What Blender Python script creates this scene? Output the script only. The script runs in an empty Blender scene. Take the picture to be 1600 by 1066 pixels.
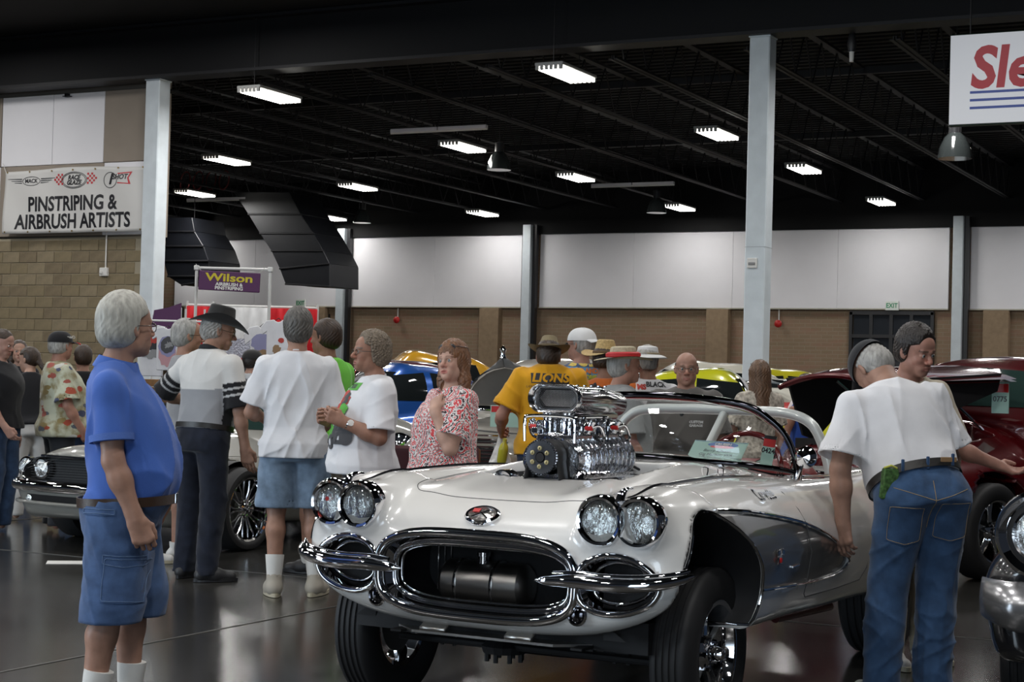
# 1950s white convertible at an indoor car show
LAMP_W = 78; DAY_W = 700; WORLD_S = .025; TUBE_E = 12; NEAR_K = 1.65
import bpy, bmesh, math, random
import numpy as np
from mathutils import Matrix, Vector
from mathutils.bvhtree import BVHTree
rng = random.Random(7)
C = bpy.context.scene.collection
R = math.radians
CAM_H = 1.38
BLD = R(26.9)          # angle between the camera's axis and the hall's depth axis
FOC = 2638.0
ROLL = math.atan(.0266)
PITCH = math.atan(62.5 * math.cos(ROLL) / FOC)

def w3(x, y, z=0.0):
    """camera-aligned floor frame (x right, y away) -> hall frame"""
    c, s = math.cos(BLD), math.sin(BLD)
    return Vector((x * c - y * s, x * s + y * c, z))
def ray(px, py):
    dx = px - 800; dy = 533 - py
    c, s = math.cos(ROLL), math.sin(ROLL)
    x = dx * c - dy * s; y = dx * s + dy * c
    v = (x / FOC, 1.0, y / FOC)
    cp, sp = math.cos(PITCH), math.sin(PITCH)
    return (v[0], cp - v[2] * sp, sp + v[2] * cp)
def at(px, py, d):
    r = ray(px, py); t = d / r[1]
    return (r[0] * t, d, CAM_H + r[2] * t)
def atw(px, py, d):
    return w3(*at(px, py, d))
def on_v(px, py, v):
    """hall-frame point where the pixel's sight line meets the plane y = v"""
    r = w3(*ray(px, py)); t = v / r.y
    return Vector((r.x * t, v, CAM_H + r.z * t))
def on_z(px, py, z):
    r = w3(*ray(px, py)); t = (z - CAM_H) / r.z
    return Vector((r.x * t, r.y * t, z))

# ---------------------------------------------------------------- camera, world, exposure
scn = bpy.context.scene
cam_d = bpy.data.cameras.new('camera'); cam_o = bpy.data.objects.new('camera', cam_d); C.objects.link(cam_o)
cam_d.sensor_width = 36.0; cam_d.lens = FOC * 36.0 / 1600.0; cam_d.clip_end = 300; cam_d.clip_start = .05
cam_o.location = (0, 0, CAM_H)
cam_o.rotation_mode = 'QUATERNION'
cam_o.rotation_quaternion = (Matrix.Rotation(BLD, 4, 'Z') @ Matrix.Rotation(math.pi / 2 + PITCH, 4, 'X') @ Matrix.Rotation(ROLL, 4, 'Z')).to_quaternion()
scn.camera = cam_o
scn.view_settings.view_transform = 'Standard'
scn.view_settings.look = 'None'
scn.view_settings.gamma = 1.0
scn.view_settings.use_curve_mapping = False
scn.view_settings.exposure = 0.0
scn.cycles.use_denoising = True
scn.cycles.max_bounces = 7
scn.cycles.sample_clamp_indirect = 4.0
wd = bpy.data.worlds.new('world'); scn.world = wd; wd.use_nodes = True
wd.node_tree.nodes['Background'].inputs[0].default_value = (.62, .75, 1, 1)
wd.node_tree.nodes['Background'].inputs[1].default_value = WORLD_S
GRID_U = [-32.7, -27.25, -21.9, -16.15, -10.75, -5.3, .1, 5.5]
GRID_V = [23.0, 29.5, 35.0, 41.3]
GRID_V2 = [-3.5, 1.5, 6.0, 10.5, 16.5]
LIGHT_Z = 6.0
def ceiling_lamp(u, v, power, sx=.42, sy=1.22, z=LIGHT_Z - .05, col=(1, .985, .965)):
    l = bpy.data.lights.new('ceiling_lamp_light', 'AREA'); l.shape = 'RECTANGLE'; l.size = sx; l.size_y = sy
    l.energy = power; l.color = col
    o = bpy.data.objects.new('ceiling_lamp_light', l); C.objects.link(o); o.location = (u, v, z)
    return o
# the rows of lamps over the near half of the hall, above and behind the photographer
for v in GRID_V2:
    for u in GRID_U[1:-1] if v > 3 else GRID_U[2:-1]:
        ceiling_lamp(u, v, LAMP_W * NEAR_K, z=7.0)
for u in (-27.25, -21.9, -16.15): ceiling_lamp(u, 20.2, LAMP_W * 1.1, z=7.05)  # extra unseen lamps, added to wash the left wall with light
# daylight through the open roller doors left of and behind the camera
for (px, py, rz, en) in ((-13.0, 5.0, -90, DAY_W), (-3.0, -9.0, 8, DAY_W * .55)):
    l = bpy.data.lights.new('door_daylight', 'AREA'); l.shape = 'RECTANGLE'; l.size = 5.0; l.size_y = 4.0; l.energy = en; l.color = (.72, .86, 1)
    o = bpy.data.objects.new('door_daylight', l); C.objects.link(o)
    p = w3(px, py, 2.2); o.location = p
    o.rotation_euler = (R(90), 0, BLD + R(rz))

# ---------------------------------------------------------------- bookkeeping
def tag(o, label, cat, group=None, kind=None):
    o['label'] = label; o['category'] = cat
    if group: o['group'] = group
    if kind: o['kind'] = kind
    return o
def thing(name, label, cat, x=0, y=0, z=0, yaw=0, group=None, world=False):
    """an Empty; x, y in the camera-aligned frame; its +x axis points to the camera at yaw 0, turns to the viewer's left for yaw > 0"""
    o = bpy.data.objects.new(name, None); C.objects.link(o); o.empty_display_size = .1
    if world:
        o.location = (x, y, z); o.rotation_euler = (0, 0, yaw)
    else:
        o.location = w3(x, y, z); o.rotation_euler = (0, 0, BLD - math.pi / 2 - R(yaw))
    return tag(o, label, cat, group)
def fast_mesh(name, V, Fc):
    """V (n,3), Fc: array (m,3|4) or list"""
    me = bpy.data.meshes.new(name)
    if isinstance(Fc, np.ndarray) and len(Fc):
        k = Fc.shape[1]; m = len(Fc)
        me.vertices.add(len(V)); me.vertices.foreach_set('co', np.ascontiguousarray(V, dtype=np.float32).ravel())
        me.loops.add(m * k); me.loops.foreach_set('vertex_index', np.ascontiguousarray(Fc, dtype=np.int32).ravel())
        me.polygons.add(m)
        me.polygons.foreach_set('loop_start', np.arange(0, m * k, k, dtype=np.int32))
        me.polygons.foreach_set('loop_total', np.full(m, k, dtype=np.int32))
        me.update(calc_edges=True); me.validate()
    else:
        me.from_pydata([tuple(map(float, v)) for v in V], [], [tuple(int(i) for i in f) for f in Fc])
    return me
def link(name, me, mat=None, parent=None, smooth=True, loc=None, label=None):
    o = bpy.data.objects.new(name, me); C.objects.link(o)
    if mat is not None and not me.materials:
        for m in (mat if isinstance(mat, (list, tuple)) else [mat]): me.materials.append(m)
    if smooth and len(me.polygons): me.polygons.foreach_set('use_smooth', np.ones(len(me.polygons), dtype=bool))
    if parent is not None: o.parent = parent
    if loc is not None: o.location = loc
    if label: o['label'] = label
    return o

class MB:
    """collects simple shapes into one mesh"""
    def __init__(s): s.V = []; s.F = []; s.n = 0
    def add(s, V, F):
        s.V.append(np.asarray(V, float)); s.F += [tuple(int(i) + s.n for i in f) for f in F]; s.n += len(V); return s
    def box(s, c, d, rot=None, bev=0.0):
        x, y, z = [k / 2 for k in d]
        if bev > 0:
            b = min(bev, x * .9, y * .9, z * .9); P = []
            for sx in (-1, 1):
                for sy in (-1, 1):
                    for sz in (-1, 1):
                        P += [(sx * (x - b), sy * (y - b), sz * z), (sx * (x - b), sy * y, sz * (z - b)), (sx * x, sy * (y - b), sz * (z - b))]
            bm = bmesh.new(); vs = [bm.verts.new(p) for p in P]; bmesh.ops.convex_hull(bm, input=vs); bm.verts.index_update()
            V = [v.co[:] for v in bm.verts]; F = [[v.index for v in f.verts] for f in bm.faces]; bm.free()
        else:
            V = [(sx * x, sy * y, sz * z) for sx in (-1, 1) for sy in (-1, 1) for sz in (-1, 1)]
            F = [(0, 1, 3, 2), (4, 6, 7, 5), (0, 4, 5, 1), (2, 3, 7, 6), (0, 2, 6, 4), (1, 5, 7, 3)]
        V = np.array(V)
        if rot is not None: V = V @ np.array(rot.to_3x3()).T
        return s.add(V + np.array(c), F)
    def tube(s, pts, r, n=10, closed=False, cap=True, flat=1.0, up=None):
        P = np.array(pts, float); m = len(P)
        rr = np.full(m, float(r)) if np.isscalar(r) else np.asarray(r, float)
        T = np.zeros_like(P)
        if closed: T = np.roll(P, -1, 0) - np.roll(P, 1, 0)
        else:
            T[1:-1] = P[2:] - P[:-2]; T[0] = P[1] - P[0]; T[-1] = P[-1] - P[-2]
        T /= np.linalg.norm(T, axis=1)[:, None] + 1e-12
        if up is not None: u = np.array(up, float)
        else:
            u = np.array((0, 0, 1.)) if abs(T[0][2]) < .9 else np.array((1., 0, 0))
        V = []; a = np.linspace(0, 2 * np.pi, n, endpoint=False)
        for i in range(m):
            u = u - T[i] * (u @ T[i]) if up is None else np.array(up, float) - T[i] * (np.array(up, float) @ T[i])
            u = u / (np.linalg.norm(u) + 1e-12); w = np.cross(T[i], u)
            V.append(P[i] + rr[i] * (np.cos(a)[:, None] * u * flat + np.sin(a)[:, None] * w))
        V = np.concatenate(V); F = []
        for i in range(m if closed else m - 1):
            j = (i + 1) % m
            for k in range(n):
                l = (k + 1) % n; F.append((i * n + k, i * n + l, j * n + l, j * n + k))
        if cap and not closed:
            F.append(tuple(range(n - 1, -1, -1))); F.append(tuple(range((m - 1) * n, m * n)))
        return s.add(V, F)
    def lathe(s, prof, n=32, axis='z', c=(0, 0, 0), sx=1.0, sy=1.0, cap=True):
        """prof: (radius, height) list"""
        a = np.linspace(0, 2 * np.pi, n, endpoint=False); V = []
        for (r, h) in prof: V.append(np.stack([r * np.cos(a) * sx, r * np.sin(a) * sy, np.full(n, h)], 1))
        V = np.concatenate(V); F = []
        for i in range(len(prof) - 1):
            for k in range(n):
                l = (k + 1) % n; F.append((i * n + k, i * n + l, (i + 1) * n + l, (i + 1) * n + k))
        if cap and prof[0][0] > 1e-6: F.append(tuple(range(n - 1, -1, -1)))
        if cap and prof[-1][0] > 1e-6: F.append(tuple(range((len(prof) - 1) * n, len(prof) * n)))
        if axis == 'x': V = V[:, [2, 0, 1]]
        elif axis == '-x': V = V[:, [2, 1, 0]] * np.array([-1, 1, 1])
        elif axis == 'y': V = V[:, [1, 2, 0]]
        elif axis == '-y': V = V[:, [0, 2, 1]] * np.array([1, -1, 1])
        return s.add(V + np.array(c), F)
    def prism(s, poly, z0, z1, axis='z'):
        n = len(poly); V = [(p[0], p[1], z0) for p in poly] + [(p[0], p[1], z1) for p in poly]
        F = [tuple(range(n - 1, -1, -1)), tuple(range(n, 2 * n))] + [(i, (i + 1) % n, (i + 1) % n + n, i + n) for i in range(n)]
        V = np.array(V, float)
        if axis == 'y': V = V[:, [0, 2, 1]]; F = [tuple(reversed(f)) for f in F]
        elif axis == 'x': V = V[:, [2, 0, 1]]
        return s.add(V, F)
    def xf(s, M):
        A = np.array(M); s.V = [v @ A[:3, :3].T + A[:3, 3] for v in s.V]; return s
    def build(s, name, mat=None, parent=None, smooth=True, label=None, auto=None, loc=None):
        V = np.concatenate(s.V); me = fast_mesh(name, V, s.F)
        o = link(name, me, mat, parent, smooth, loc, label)
        if smooth:
            try: me.set_sharp_from_angle(angle=R(auto or 40))
            except Exception: pass
        return o

# ---------------------------------------------------------------- materials
_mats = {}
def mat(name, col=(.5, .5, .5), rough=.5, metal=0.0, coat=0.0, bump=0.0, bscale=40.0, var=0.0, vscale=3.0, emis=None, est=0.0, trans=0.0, ior=1.45, spec=.5, attr=None, alpha=1.0, sheen=0.0, stretch=None, bdist=.004, rvar=0.0):
    if name in _mats: return _mats[name]
    m = bpy.data.materials.new(name); m.use_nodes = True; nt = m.node_tree; N = nt.nodes; L = nt.links
    b = N['Principled BSDF']; I = b.inputs
    I['Base Color'].default_value = (*col[:3], 1); I['Roughness'].default_value = rough; I['Metallic'].default_value = metal
    I['Coat Weight'].default_value = coat; I['Coat Roughness'].default_value = .04
    I['Transmission Weight'].default_value = trans; I['IOR'].default_value = ior; I['Specular IOR Level'].default_value = spec
    I['Alpha'].default_value = alpha; I['Sheen Weight'].default_value = sheen
    if emis is not None: I['Emission Color'].default_value = (*emis, 1); I['Emission Strength'].default_value = est
    tc = N.new('ShaderNodeTexCoord'); src = tc.outputs['Object']
    if stretch is not None:
        mp = N.new('ShaderNodeMapping'); mp.inputs['Scale'].default_value = stretch; L.new(src, mp.inputs[0]); src = mp.outputs[0]
    base = None
    if attr:
        a = N.new('ShaderNodeVertexColor'); a.layer_name = attr; base = a.outputs[0]; L.new(base, I['Base Color'])
    if var > 0:
        nz = N.new('ShaderNodeTexNoise'); nz.inputs['Scale'].default_value = vscale; nz.inputs['Detail'].default_value = 5; L.new(src, nz.inputs['Vector'])
        mr = N.new('ShaderNodeMapRange'); mr.inputs[1].default_value = .3; mr.inputs[2].default_value = .7; mr.inputs[3].default_value = 1 - var; mr.inputs[4].default_value = 1 + var
        L.new(nz.outputs['Fac'], mr.inputs[0])
        mx = N.new('ShaderNodeVectorMath'); mx.operation = 'SCALE'
        if base is not None: L.new(base, mx.inputs[0])
        else: mx.inputs[0].default_value = col[:3]
        L.new(mr.outputs[0], mx.inputs['Scale']); L.new(mx.outputs[0], I['Base Color'])
    if rvar > 0:
        nz = N.new('ShaderNodeTexNoise'); nz.inputs['Scale'].default_value = vscale * .7; nz.inputs['Detail'].default_value = 4; L.new(src, nz.inputs['Vector'])
        mr = N.new('ShaderNodeMapRange'); mr.inputs[1].default_value = .3; mr.inputs[2].default_value = .7; mr.inputs[3].default_value = max(0, rough - rvar); mr.inputs[4].default_value = rough + rvar
        L.new(nz.outputs['Fac'], mr.inputs[0]); L.new(mr.outputs[0], I['Roughness'])
    if bump > 0:
        nz = N.new('ShaderNodeTexNoise'); nz.inputs['Scale'].default_value = bscale; nz.inputs['Detail'].default_value = 4; L.new(src, nz.inputs['Vector'])
        bp = N.new('ShaderNodeBump'); bp.inputs['Strength'].default_value = bump; bp.inputs['Distance'].default_value = bdist
        L.new(nz.outputs['Fac'], bp.inputs['Height']); L.new(bp.outputs[0], I['Normal'])
    _mats[name] = m; return m

# ---------------------------------------------------------------- implicit surfaces
def smax(a, b, k):
    h = np.maximum(k - np.abs(a - b), 0) / k
    return np.maximum(a, b) + h * h * k * .25
def smin(a, b, k):
    h = np.maximum(k - np.abs(a - b), 0) / k
    return np.minimum(a, b) - h * h * k * .25
def nets(A, o, h):
    """surface nets on the sample array A (negative inside); returns vertices and quads"""
    S = A < 0
    c = S[:-1, :-1, :-1].astype(np.int8)
    tot = np.zeros_like(c)
    for i in (0, 1):
        for j in (0, 1):
            for k in (0, 1):
                tot += S[i:S.shape[0] - 1 + i, j:S.shape[1] - 1 + j, k:S.shape[2] - 1 + k]
    act = np.argwhere((tot > 0) & (tot < 8))
    if not len(act): return np.zeros((0, 3)), np.zeros((0, 4), int)
    idx = np.full(c.shape, -1, np.int32); idx[tuple(act.T)] = np.arange(len(act))
    acc = np.zeros((len(act), 3)); cnt = np.zeros(len(act))
    offs = [(i, j, k) for i in (0, 1) for j in (0, 1) for k in (0, 1)]
    val = {q: A[act[:, 0] + q[0], act[:, 1] + q[1], act[:, 2] + q[2]] for q in offs}
    for q in offs:
        for ax in range(3):
            if q[ax]: continue
            q2 = list(q); q2[ax] = 1; q2 = tuple(q2); a = val[q]; b = val[q2]; m = (a < 0) != (b < 0)
            t = np.where(m, a / np.where(m, a - b, 1), 0)
            p = np.array(q, float)[None, :].repeat(len(act), 0); p[:, ax] = t
            acc[m] += p[m]; cnt[m] += 1
    V = (act + acc / cnt[:, None]) * h + np.asarray(o)
    Q = []
    for ax in range(3):
        u, v = [(1, 2), (2, 0), (0, 1)][ax]
        sl = [slice(None)] * 3; sl2 = [slice(None)] * 3; sl[ax] = slice(0, -1); sl2[ax] = slice(1, None)
        a = S[tuple(sl)]; b = S[tuple(sl2)]
        E = np.argwhere(a != b); E = E[(E[:, u] > 0) & (E[:, v] > 0) & (E[:, u] < S.shape[u] - 1) & (E[:, v] < S.shape[v] - 1)]
        if not len(E): continue
        def cell(du, dv):
            e = E.copy(); e[:, u] -= du; e[:, v] -= dv; return idx[tuple(e.T)]
        q = np.stack([cell(1, 1), cell(0, 1), cell(0, 0), cell(1, 0)], 1)
        ins = a[tuple(E.T)]
        q = np.where(ins[:, None], q, q[:, ::-1]); Q.append(q)
    return V, np.concatenate(Q)
def grad(f, P, e=1e-3):
    G = np.empty_like(P)
    for i in range(3):
        d = np.zeros(3); d[i] = e; G[:, i] = (f(P + d) - f(P - d)) / (2 * e)
    return G
def mesh_f(f, lo, hi, h, newton=2):
    """f takes (n,3) points"""
    lo = np.array(lo, float); hi = np.array(hi, float); n = np.ceil((hi - lo) / h).astype(int) + 1
    X = [lo[i] + np.arange(n[i]) * h for i in range(3)]
    B = 6; nb = -(-n // B); A = np.empty(nb * B, np.float32)
    cx = [lo[i] + (np.arange(nb[i]) * B + (B - 1) / 2) * h for i in range(3)]
    G = np.stack(np.meshgrid(*cx, indexing='ij'), -1).reshape(-1, 3); D = np.concatenate([f(G[k:k + 200000]) for k in range(0, len(G), 200000)])
    A[:] = np.repeat(np.repeat(np.repeat(np.where(D < 0, -1, 1).reshape(nb).astype(np.float32), B, 0), B, 1), B, 2)
    act = np.where(np.abs(D) < B * h * .866 * 1.45 + .004)[0]; A6 = A.reshape(nb[0], B, nb[1], B, nb[2], B)
    o3 = (np.stack(np.meshgrid(*[np.arange(B)] * 3, indexing='ij'), -1).reshape(-1, 3) - (B - 1) / 2) * h
    bi = np.stack(np.unravel_index(act, tuple(nb)), 1); od = np.lexsort((bi[:, 1] // 4, bi[:, 0] // 4, bi[:, 2] // 2)); act = act[od]; bi = bi[od]
    for k in range(0, len(act), 90):
        P = (G[act[k:k + 90]][:, None] + o3[None]).reshape(-1, 3); v = f(P).reshape(-1, B, B, B); b = bi[k:k + 90]
        A6[b[:, 0], :, b[:, 1], :, b[:, 2], :] = v
    A = A6.reshape(nb * B)[:n[0], :n[1], :n[2]]
    V, Q = nets(A, lo, h)
    for _ in range(newton):
        if not len(V): break
        d = f(V); G = grad(f, V, h * .1); g2 = (G * G).sum(1) + 1e-9
        st_ = np.clip(d / g2, -h, h)
        V = V - G * (st_ / np.maximum(1, 1))[:, None] * .9
    return V, Q
def drop_faces(V, Q, keep):
    Q = Q[keep[Q].all(1)]; used = np.zeros(len(V), bool); used[Q.ravel()] = True
    re = np.cumsum(used) - 1; return V[used], re[Q]
def set_colors(me, col, name='Col'):
    a = me.color_attributes.new(name, 'FLOAT_COLOR', 'POINT')
    c = np.ones((len(me.vertices), 4), np.float32); c[:, :3] = col; a.data.foreach_set('color', c.ravel())

class Field:
    """a list of blended primitives, evaluated only near each one"""
    def __init__(s): s.p = []; s.bx = []
    def cone(s, a, b, ra, rb, k=.03, op='+', sq=None):
        s.p.append(('c', np.array(a, float), np.array(b, float), ra, rb, k, op, sq)); return s
    def ell(s, c, r, k=.03, op='+', M=None):
        s.p.append(('e', np.array(c, float), np.array(r, float), M, None, k, op, None)); return s
    def fn(s, f, k=.03, op='+', lo=None, hi=None):
        s.p.append(('f', f, lo, hi, None, k, op, None)); return s
    def prim(s, q, P):
        if q[0] == 'c':
            _, a, b, ra, rb, k, op, sq = q; d = P - a; ba = b - a
            t = np.clip((d @ ba) / (ba @ ba), 0, 1); v = d - t[:, None] * ba
            if sq is not None:
                ax = sq[0]; v = v + (v @ ax)[:, None] * ax * (1 / sq[1] - 1)
                return (np.sqrt((v * v).sum(1)) - (ra + (rb - ra) * t)) * min(1, sq[1])
            return np.sqrt((v * v).sum(1)) - (ra + (rb - ra) * t)
        if q[0] == 'e':
            _, c, r, M = q[:4]; d = P - c
            if M is not None: d = d @ M
            l = np.sqrt(((d / r) ** 2).sum(1)); l2 = np.sqrt(((d / (r * r)) ** 2).sum(1)) + 1e-9
            return l * (l - 1) / l2
        return q[1](P)
    def box(s, q):
        if q[0] == 'c':
            m = max(q[3], q[4]) * (max(1, q[7][1]) if q[7] is not None else 1) + q[5] + .03; return np.minimum(q[1], q[2]) - m, np.maximum(q[1], q[2]) + m
        if q[0] == 'e':
            m = q[2].max() + q[5] + .03; return q[1] - m, q[1] + m
        return q[2], q[3]
    def __call__(s, P):
        D = np.full(len(P), .15)
        if not len(P): return D
        mn, mx = P.min(0), P.max(0)
        if len(s.bx) != len(s.p): s.bx = [s.box(q) for q in s.p]
        for q, (lo, hi) in zip(s.p, s.bx):
            if lo is not None:
                if (mn > hi).any() or (mx < lo).any(): continue
                m = (P[:, 0] > lo[0]) & (P[:, 0] < hi[0]) & (P[:, 1] > lo[1]) & (P[:, 1] < hi[1]) & (P[:, 2] > lo[2]) & (P[:, 2] < hi[2])
                if not m.any(): continue
                d = s.prim(q, P[m]); c = D[m]
            else:
                m = slice(None); d = s.prim(q, P); c = D
            k = q[5]
            if q[6] == '+': D[m] = smin(c, d, k)
            elif q[6] == '-': D[m] = smax(c, -d, k)
            elif q[6] == '&': D[m] = smax(c, d, k)
        return D
def rotz(a): return np.array(Matrix.Rotation(a, 3, 'Z'))
def rotm(yaw=0, pitch=0, roll=0):
    """degrees; pitch > 0 leans toward +x, roll > 0 leans toward -y, yaw > 0 turns toward +y"""
    return np.array(Matrix.Rotation(R(yaw), 3, 'Z') @ Matrix.Rotation(R(pitch), 3, 'Y') @ Matrix.Rotation(R(roll), 3, 'X'))
def spline(xs, ys):
    """monotone-free smooth interpolation (cubic Hermite, Catmull tangents)"""
    xs = np.array(xs, float); ys = np.array(ys, float)
    if xs[0] > xs[-1]: xs = xs[::-1]; ys = ys[::-1]
    m = np.gradient(ys, xs)
    T = np.linspace(xs[0], xs[-1], 600); i = np.clip(np.searchsorted(xs, T) - 1, 0, len(xs) - 2)
    h = xs[i + 1] - xs[i]; t = (T - xs[i]) / h
    Y = (2 * t**3 - 3 * t**2 + 1) * ys[i] + (t**3 - 2 * t**2 + t) * h * m[i] + (-2 * t**3 + 3 * t**2) * ys[i + 1] + (t**3 - t**2) * h * m[i + 1]
    return lambda x: np.interp(x, T, Y)
def curve3(pts, n=40, closed=False):
    """Catmull-Rom through 3-D points"""
    P = np.array(pts, float); m = len(P); out = []
    segs = m if closed else m - 1
    for i in range(segs):
        p0 = P[(i - 1) % m] if closed or i > 0 else 2 * P[0] - P[1]
        p1 = P[i]; p2 = P[(i + 1) % m]
        p3 = P[(i + 2) % m] if closed or i + 2 < m else 2 * P[-1] - P[-2]
        k = max(2, int(n / segs))
        for t in np.arange(k) / k:
            out.append(.5 * (2 * p1 + (p2 - p0) * t + (2 * p0 - 5 * p1 + 4 * p2 - p3) * t**2 + (3 * p1 - p0 - 3 * p2 + p3) * t**3))
    if not closed: out.append(P[-1])
    return np.array(out)
def cast(f, P, D, far=1.5, step=.01):
    """march each point along direction D until f changes to negative; returns points on the surface"""
    P = np.array(P, float); D = np.broadcast_to(np.array(D, float), P.shape); n = int(far / step)
    T = np.zeros(len(P)); hit = np.zeros(len(P), bool); Tl = np.zeros(len(P))
    for i in range(n + 1):
        a = ~hit & (T <= far)
        if not a.any(): break
        dv = f(P[a] + D[a] * (T[a])[:, None]); d = dv < 0
        ia = np.where(a)[0]; hit[ia[d]] = True; S_ = np.maximum(step, dv * .55); Tl[ia[~d]] = T[ia[~d]]; T[ia[~d]] += S_[~d]
    lo = Tl; hi = np.minimum(T, far)
    for _ in range(14):
        mid = (lo + hi) / 2; s = f(P + D * mid[:, None]) < 0
        hi = np.where(s, mid, hi); lo = np.where(s, lo, mid)
    return P + D * hi[:, None], hit
def patch(f, top, bot, D, axes, start, off=.003, nu=24, nv=10, far=1.5, thick=0.0):
    """a sheet on the surface f: rows between the 2-D curves top and bot ((n,2) arrays), cast along D.
    axes: which coordinates the 2-D points hold, start: the third one"""
    top = resample(top, nu); bot = resample(bot, nu)
    t = np.linspace(0, 1, nv)[:, None, None]
    G = (top[None] * (1 - t) + bot[None] * t).reshape(-1, 2)
    P = np.full((len(G), 3), float(start)); P[:, axes[0]] = G[:, 0]; P[:, axes[1]] = G[:, 1]
    S, hit = cast(f, P, D, far)
    N = grad(f, S); N /= np.linalg.norm(N, axis=1)[:, None] + 1e-9
    S = S + N * off
    I = np.arange(nu * nv).reshape(nv, nu)
    F = np.stack([I[:-1, :-1].ravel(), I[:-1, 1:].ravel(), I[1:, 1:].ravel(), I[1:, :-1].ravel()], 1)
    return S, F
def resample(c, n):
    c = np.asarray(c, float); s = np.r_[0, np.cumsum(np.linalg.norm(np.diff(c, axis=0), axis=1))]
    t = np.linspace(0, s[-1], n); return np.stack([np.interp(t, s, c[:, i]) for i in range(c.shape[1])], 1)

# ---------------------------------------------------------------- lettering
def text_mesh(txt, size=.1, bold=0.0, shear=0.0, ext=0.0, align='CENTER', maxe=None, space=1.0, sx=1.0):
    cu = bpy.data.curves.new('txt', 'FONT'); cu.body = txt; cu.size = size; cu.offset = bold; cu.shear = shear
    cu.align_x = align; cu.align_y = 'CENTER'; cu.extrude = ext; cu.resolution_u = 3; cu.space_character = space
    o = bpy.data.objects.new('txt', cu); C.objects.link(o)
    me = bpy.data.meshes.new_from_object(o)
    bpy.data.objects.remove(o); bpy.data.curves.remove(cu)
    if maxe:
        bm = bmesh.new(); bm.from_mesh(me); bmesh.ops.triangulate(bm, faces=bm.faces)
        for _ in range(4):
            es = [e for e in bm.edges if e.calc_length() > maxe]
            if not es: break
            bmesh.ops.subdivide_edges(bm, edges=es, cuts=1); bmesh.ops.triangulate(bm, faces=[q for q in bm.faces if len(q.verts) > 3])
        bm.to_mesh(me); bm.free()
    V = np.array([v.co[:] for v in me.vertices]).reshape(-1, 3); F = [tuple(p.vertices) for p in me.polygons]
    if len(V): V[:, 0] *= sx
    bpy.data.meshes.remove(me); return V, F
def frame_text(mb, txt, size, M, **k):
    """flat lettering placed by matrix M (text plane xy)"""
    V, F = text_mesh(txt, size, **k)
    if len(V):
        A = np.array(M); mb.add(V @ A[:3, :3].T + A[:3, 3], F)
    return mb
def wrap2d(f, V, F, place, D, off=.002, far=.8):
    """project flat shapes onto the surface f; place maps (n,2) to start points"""
    P = place(V[:, :2]); S, hit = cast(f, P, D, far)
    N = grad(f, S); N /= np.linalg.norm(N, axis=1)[:, None] + 1e-9
    return S + N * off, F

def surf(mb, fn, nu, nv, closed=True):
    """grid surface fn(u in 0..1 round, v in 0..1)"""
    U = np.linspace(0, 1, nu, endpoint=not closed); Vv = np.linspace(0, 1, nv); P = np.array([[fn(u, v) for u in U] for v in Vv]).reshape(-1, 3)
    F = [(j * nu + i, j * nu + (i + 1) % nu, (j + 1) * nu + (i + 1) % nu, (j + 1) * nu + i) for j in range(nv - 1) for i in range(nu if closed else nu - 1)]
    return mb.add(P, F)

# ================================================================ THE HALL
M_floor = mat('polished_concrete', (.027, .026, .0235), rough=.2, var=.35, vscale=.55, rvar=.07, bump=.04, bscale=6, spec=.5)
M_black = mat('black_roof_paint', (.0015, .0015, .002), rough=.8, var=.2, vscale=3)
M_joist = mat('dark_joist_paint', (.007, .007, .009), rough=.6)
M_girder = mat('dark_girder_paint', (.0025, .0025, .0035), rough=.75, var=.2, vscale=2)
M_steel = mat('grey_column_paint', (.62, .68, .72), rough=.5, var=.06, vscale=5, bump=.1, bscale=25)
M_white_panel = mat('white_wall_panel', (.84, .83, .86), rough=.8, var=.03, vscale=.9, bump=.05, bscale=8)
M_beige_panel = mat('beige_fabric_panel', (.30, .255, .21), rough=.9, var=.05, vscale=2, bump=.2, bscale=120)
M_block = mat('tan_concrete_block', (.21, .168, .10), rough=.85, var=.12, vscale=9, bump=.5, bscale=60)
M_mortar = mat('mortar', (.34, .30, .22), rough=.9)
M_white = mat('white_plastic', (.7, .69, .66), rough=.4)
M_dark = mat('dark_plastic', (.02, .02, .022), rough=.35)
M_dglass = mat('dark_window_glass', (.03, .034, .04), rough=.05, coat=.6)
M_red = mat('red_paint', (.5, .02, .02), rough=.35)
M_tube = mat('lit_tube', (1, 1, 1), emis=(1, .97, .9), est=TUBE_E)
def structure(o): o['kind'] = 'structure'; return o
V_COL = 22.95; V_WALL = 43.0; V_LEFT = 23.2

# floor with saw-cut joints
structure(MB().box((-14, 14, -.1), (50, 62, .2)).build('floor', M_floor, smooth=False))
M_joint = mat('joint_filler', (.07, .067, .06), rough=.5)
fj = MB()
for u in np.arange(-36, 10, 5.4): fj.box((u - 1.9, 14, .001), (.012, 60, .004))
for v in np.arange(-10, 43, 4.6): fj.box((-14, v + 1.3, .001), (50, .012, .004))
structure(fj.build('trim_1', M_joint, smooth=False))

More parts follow.
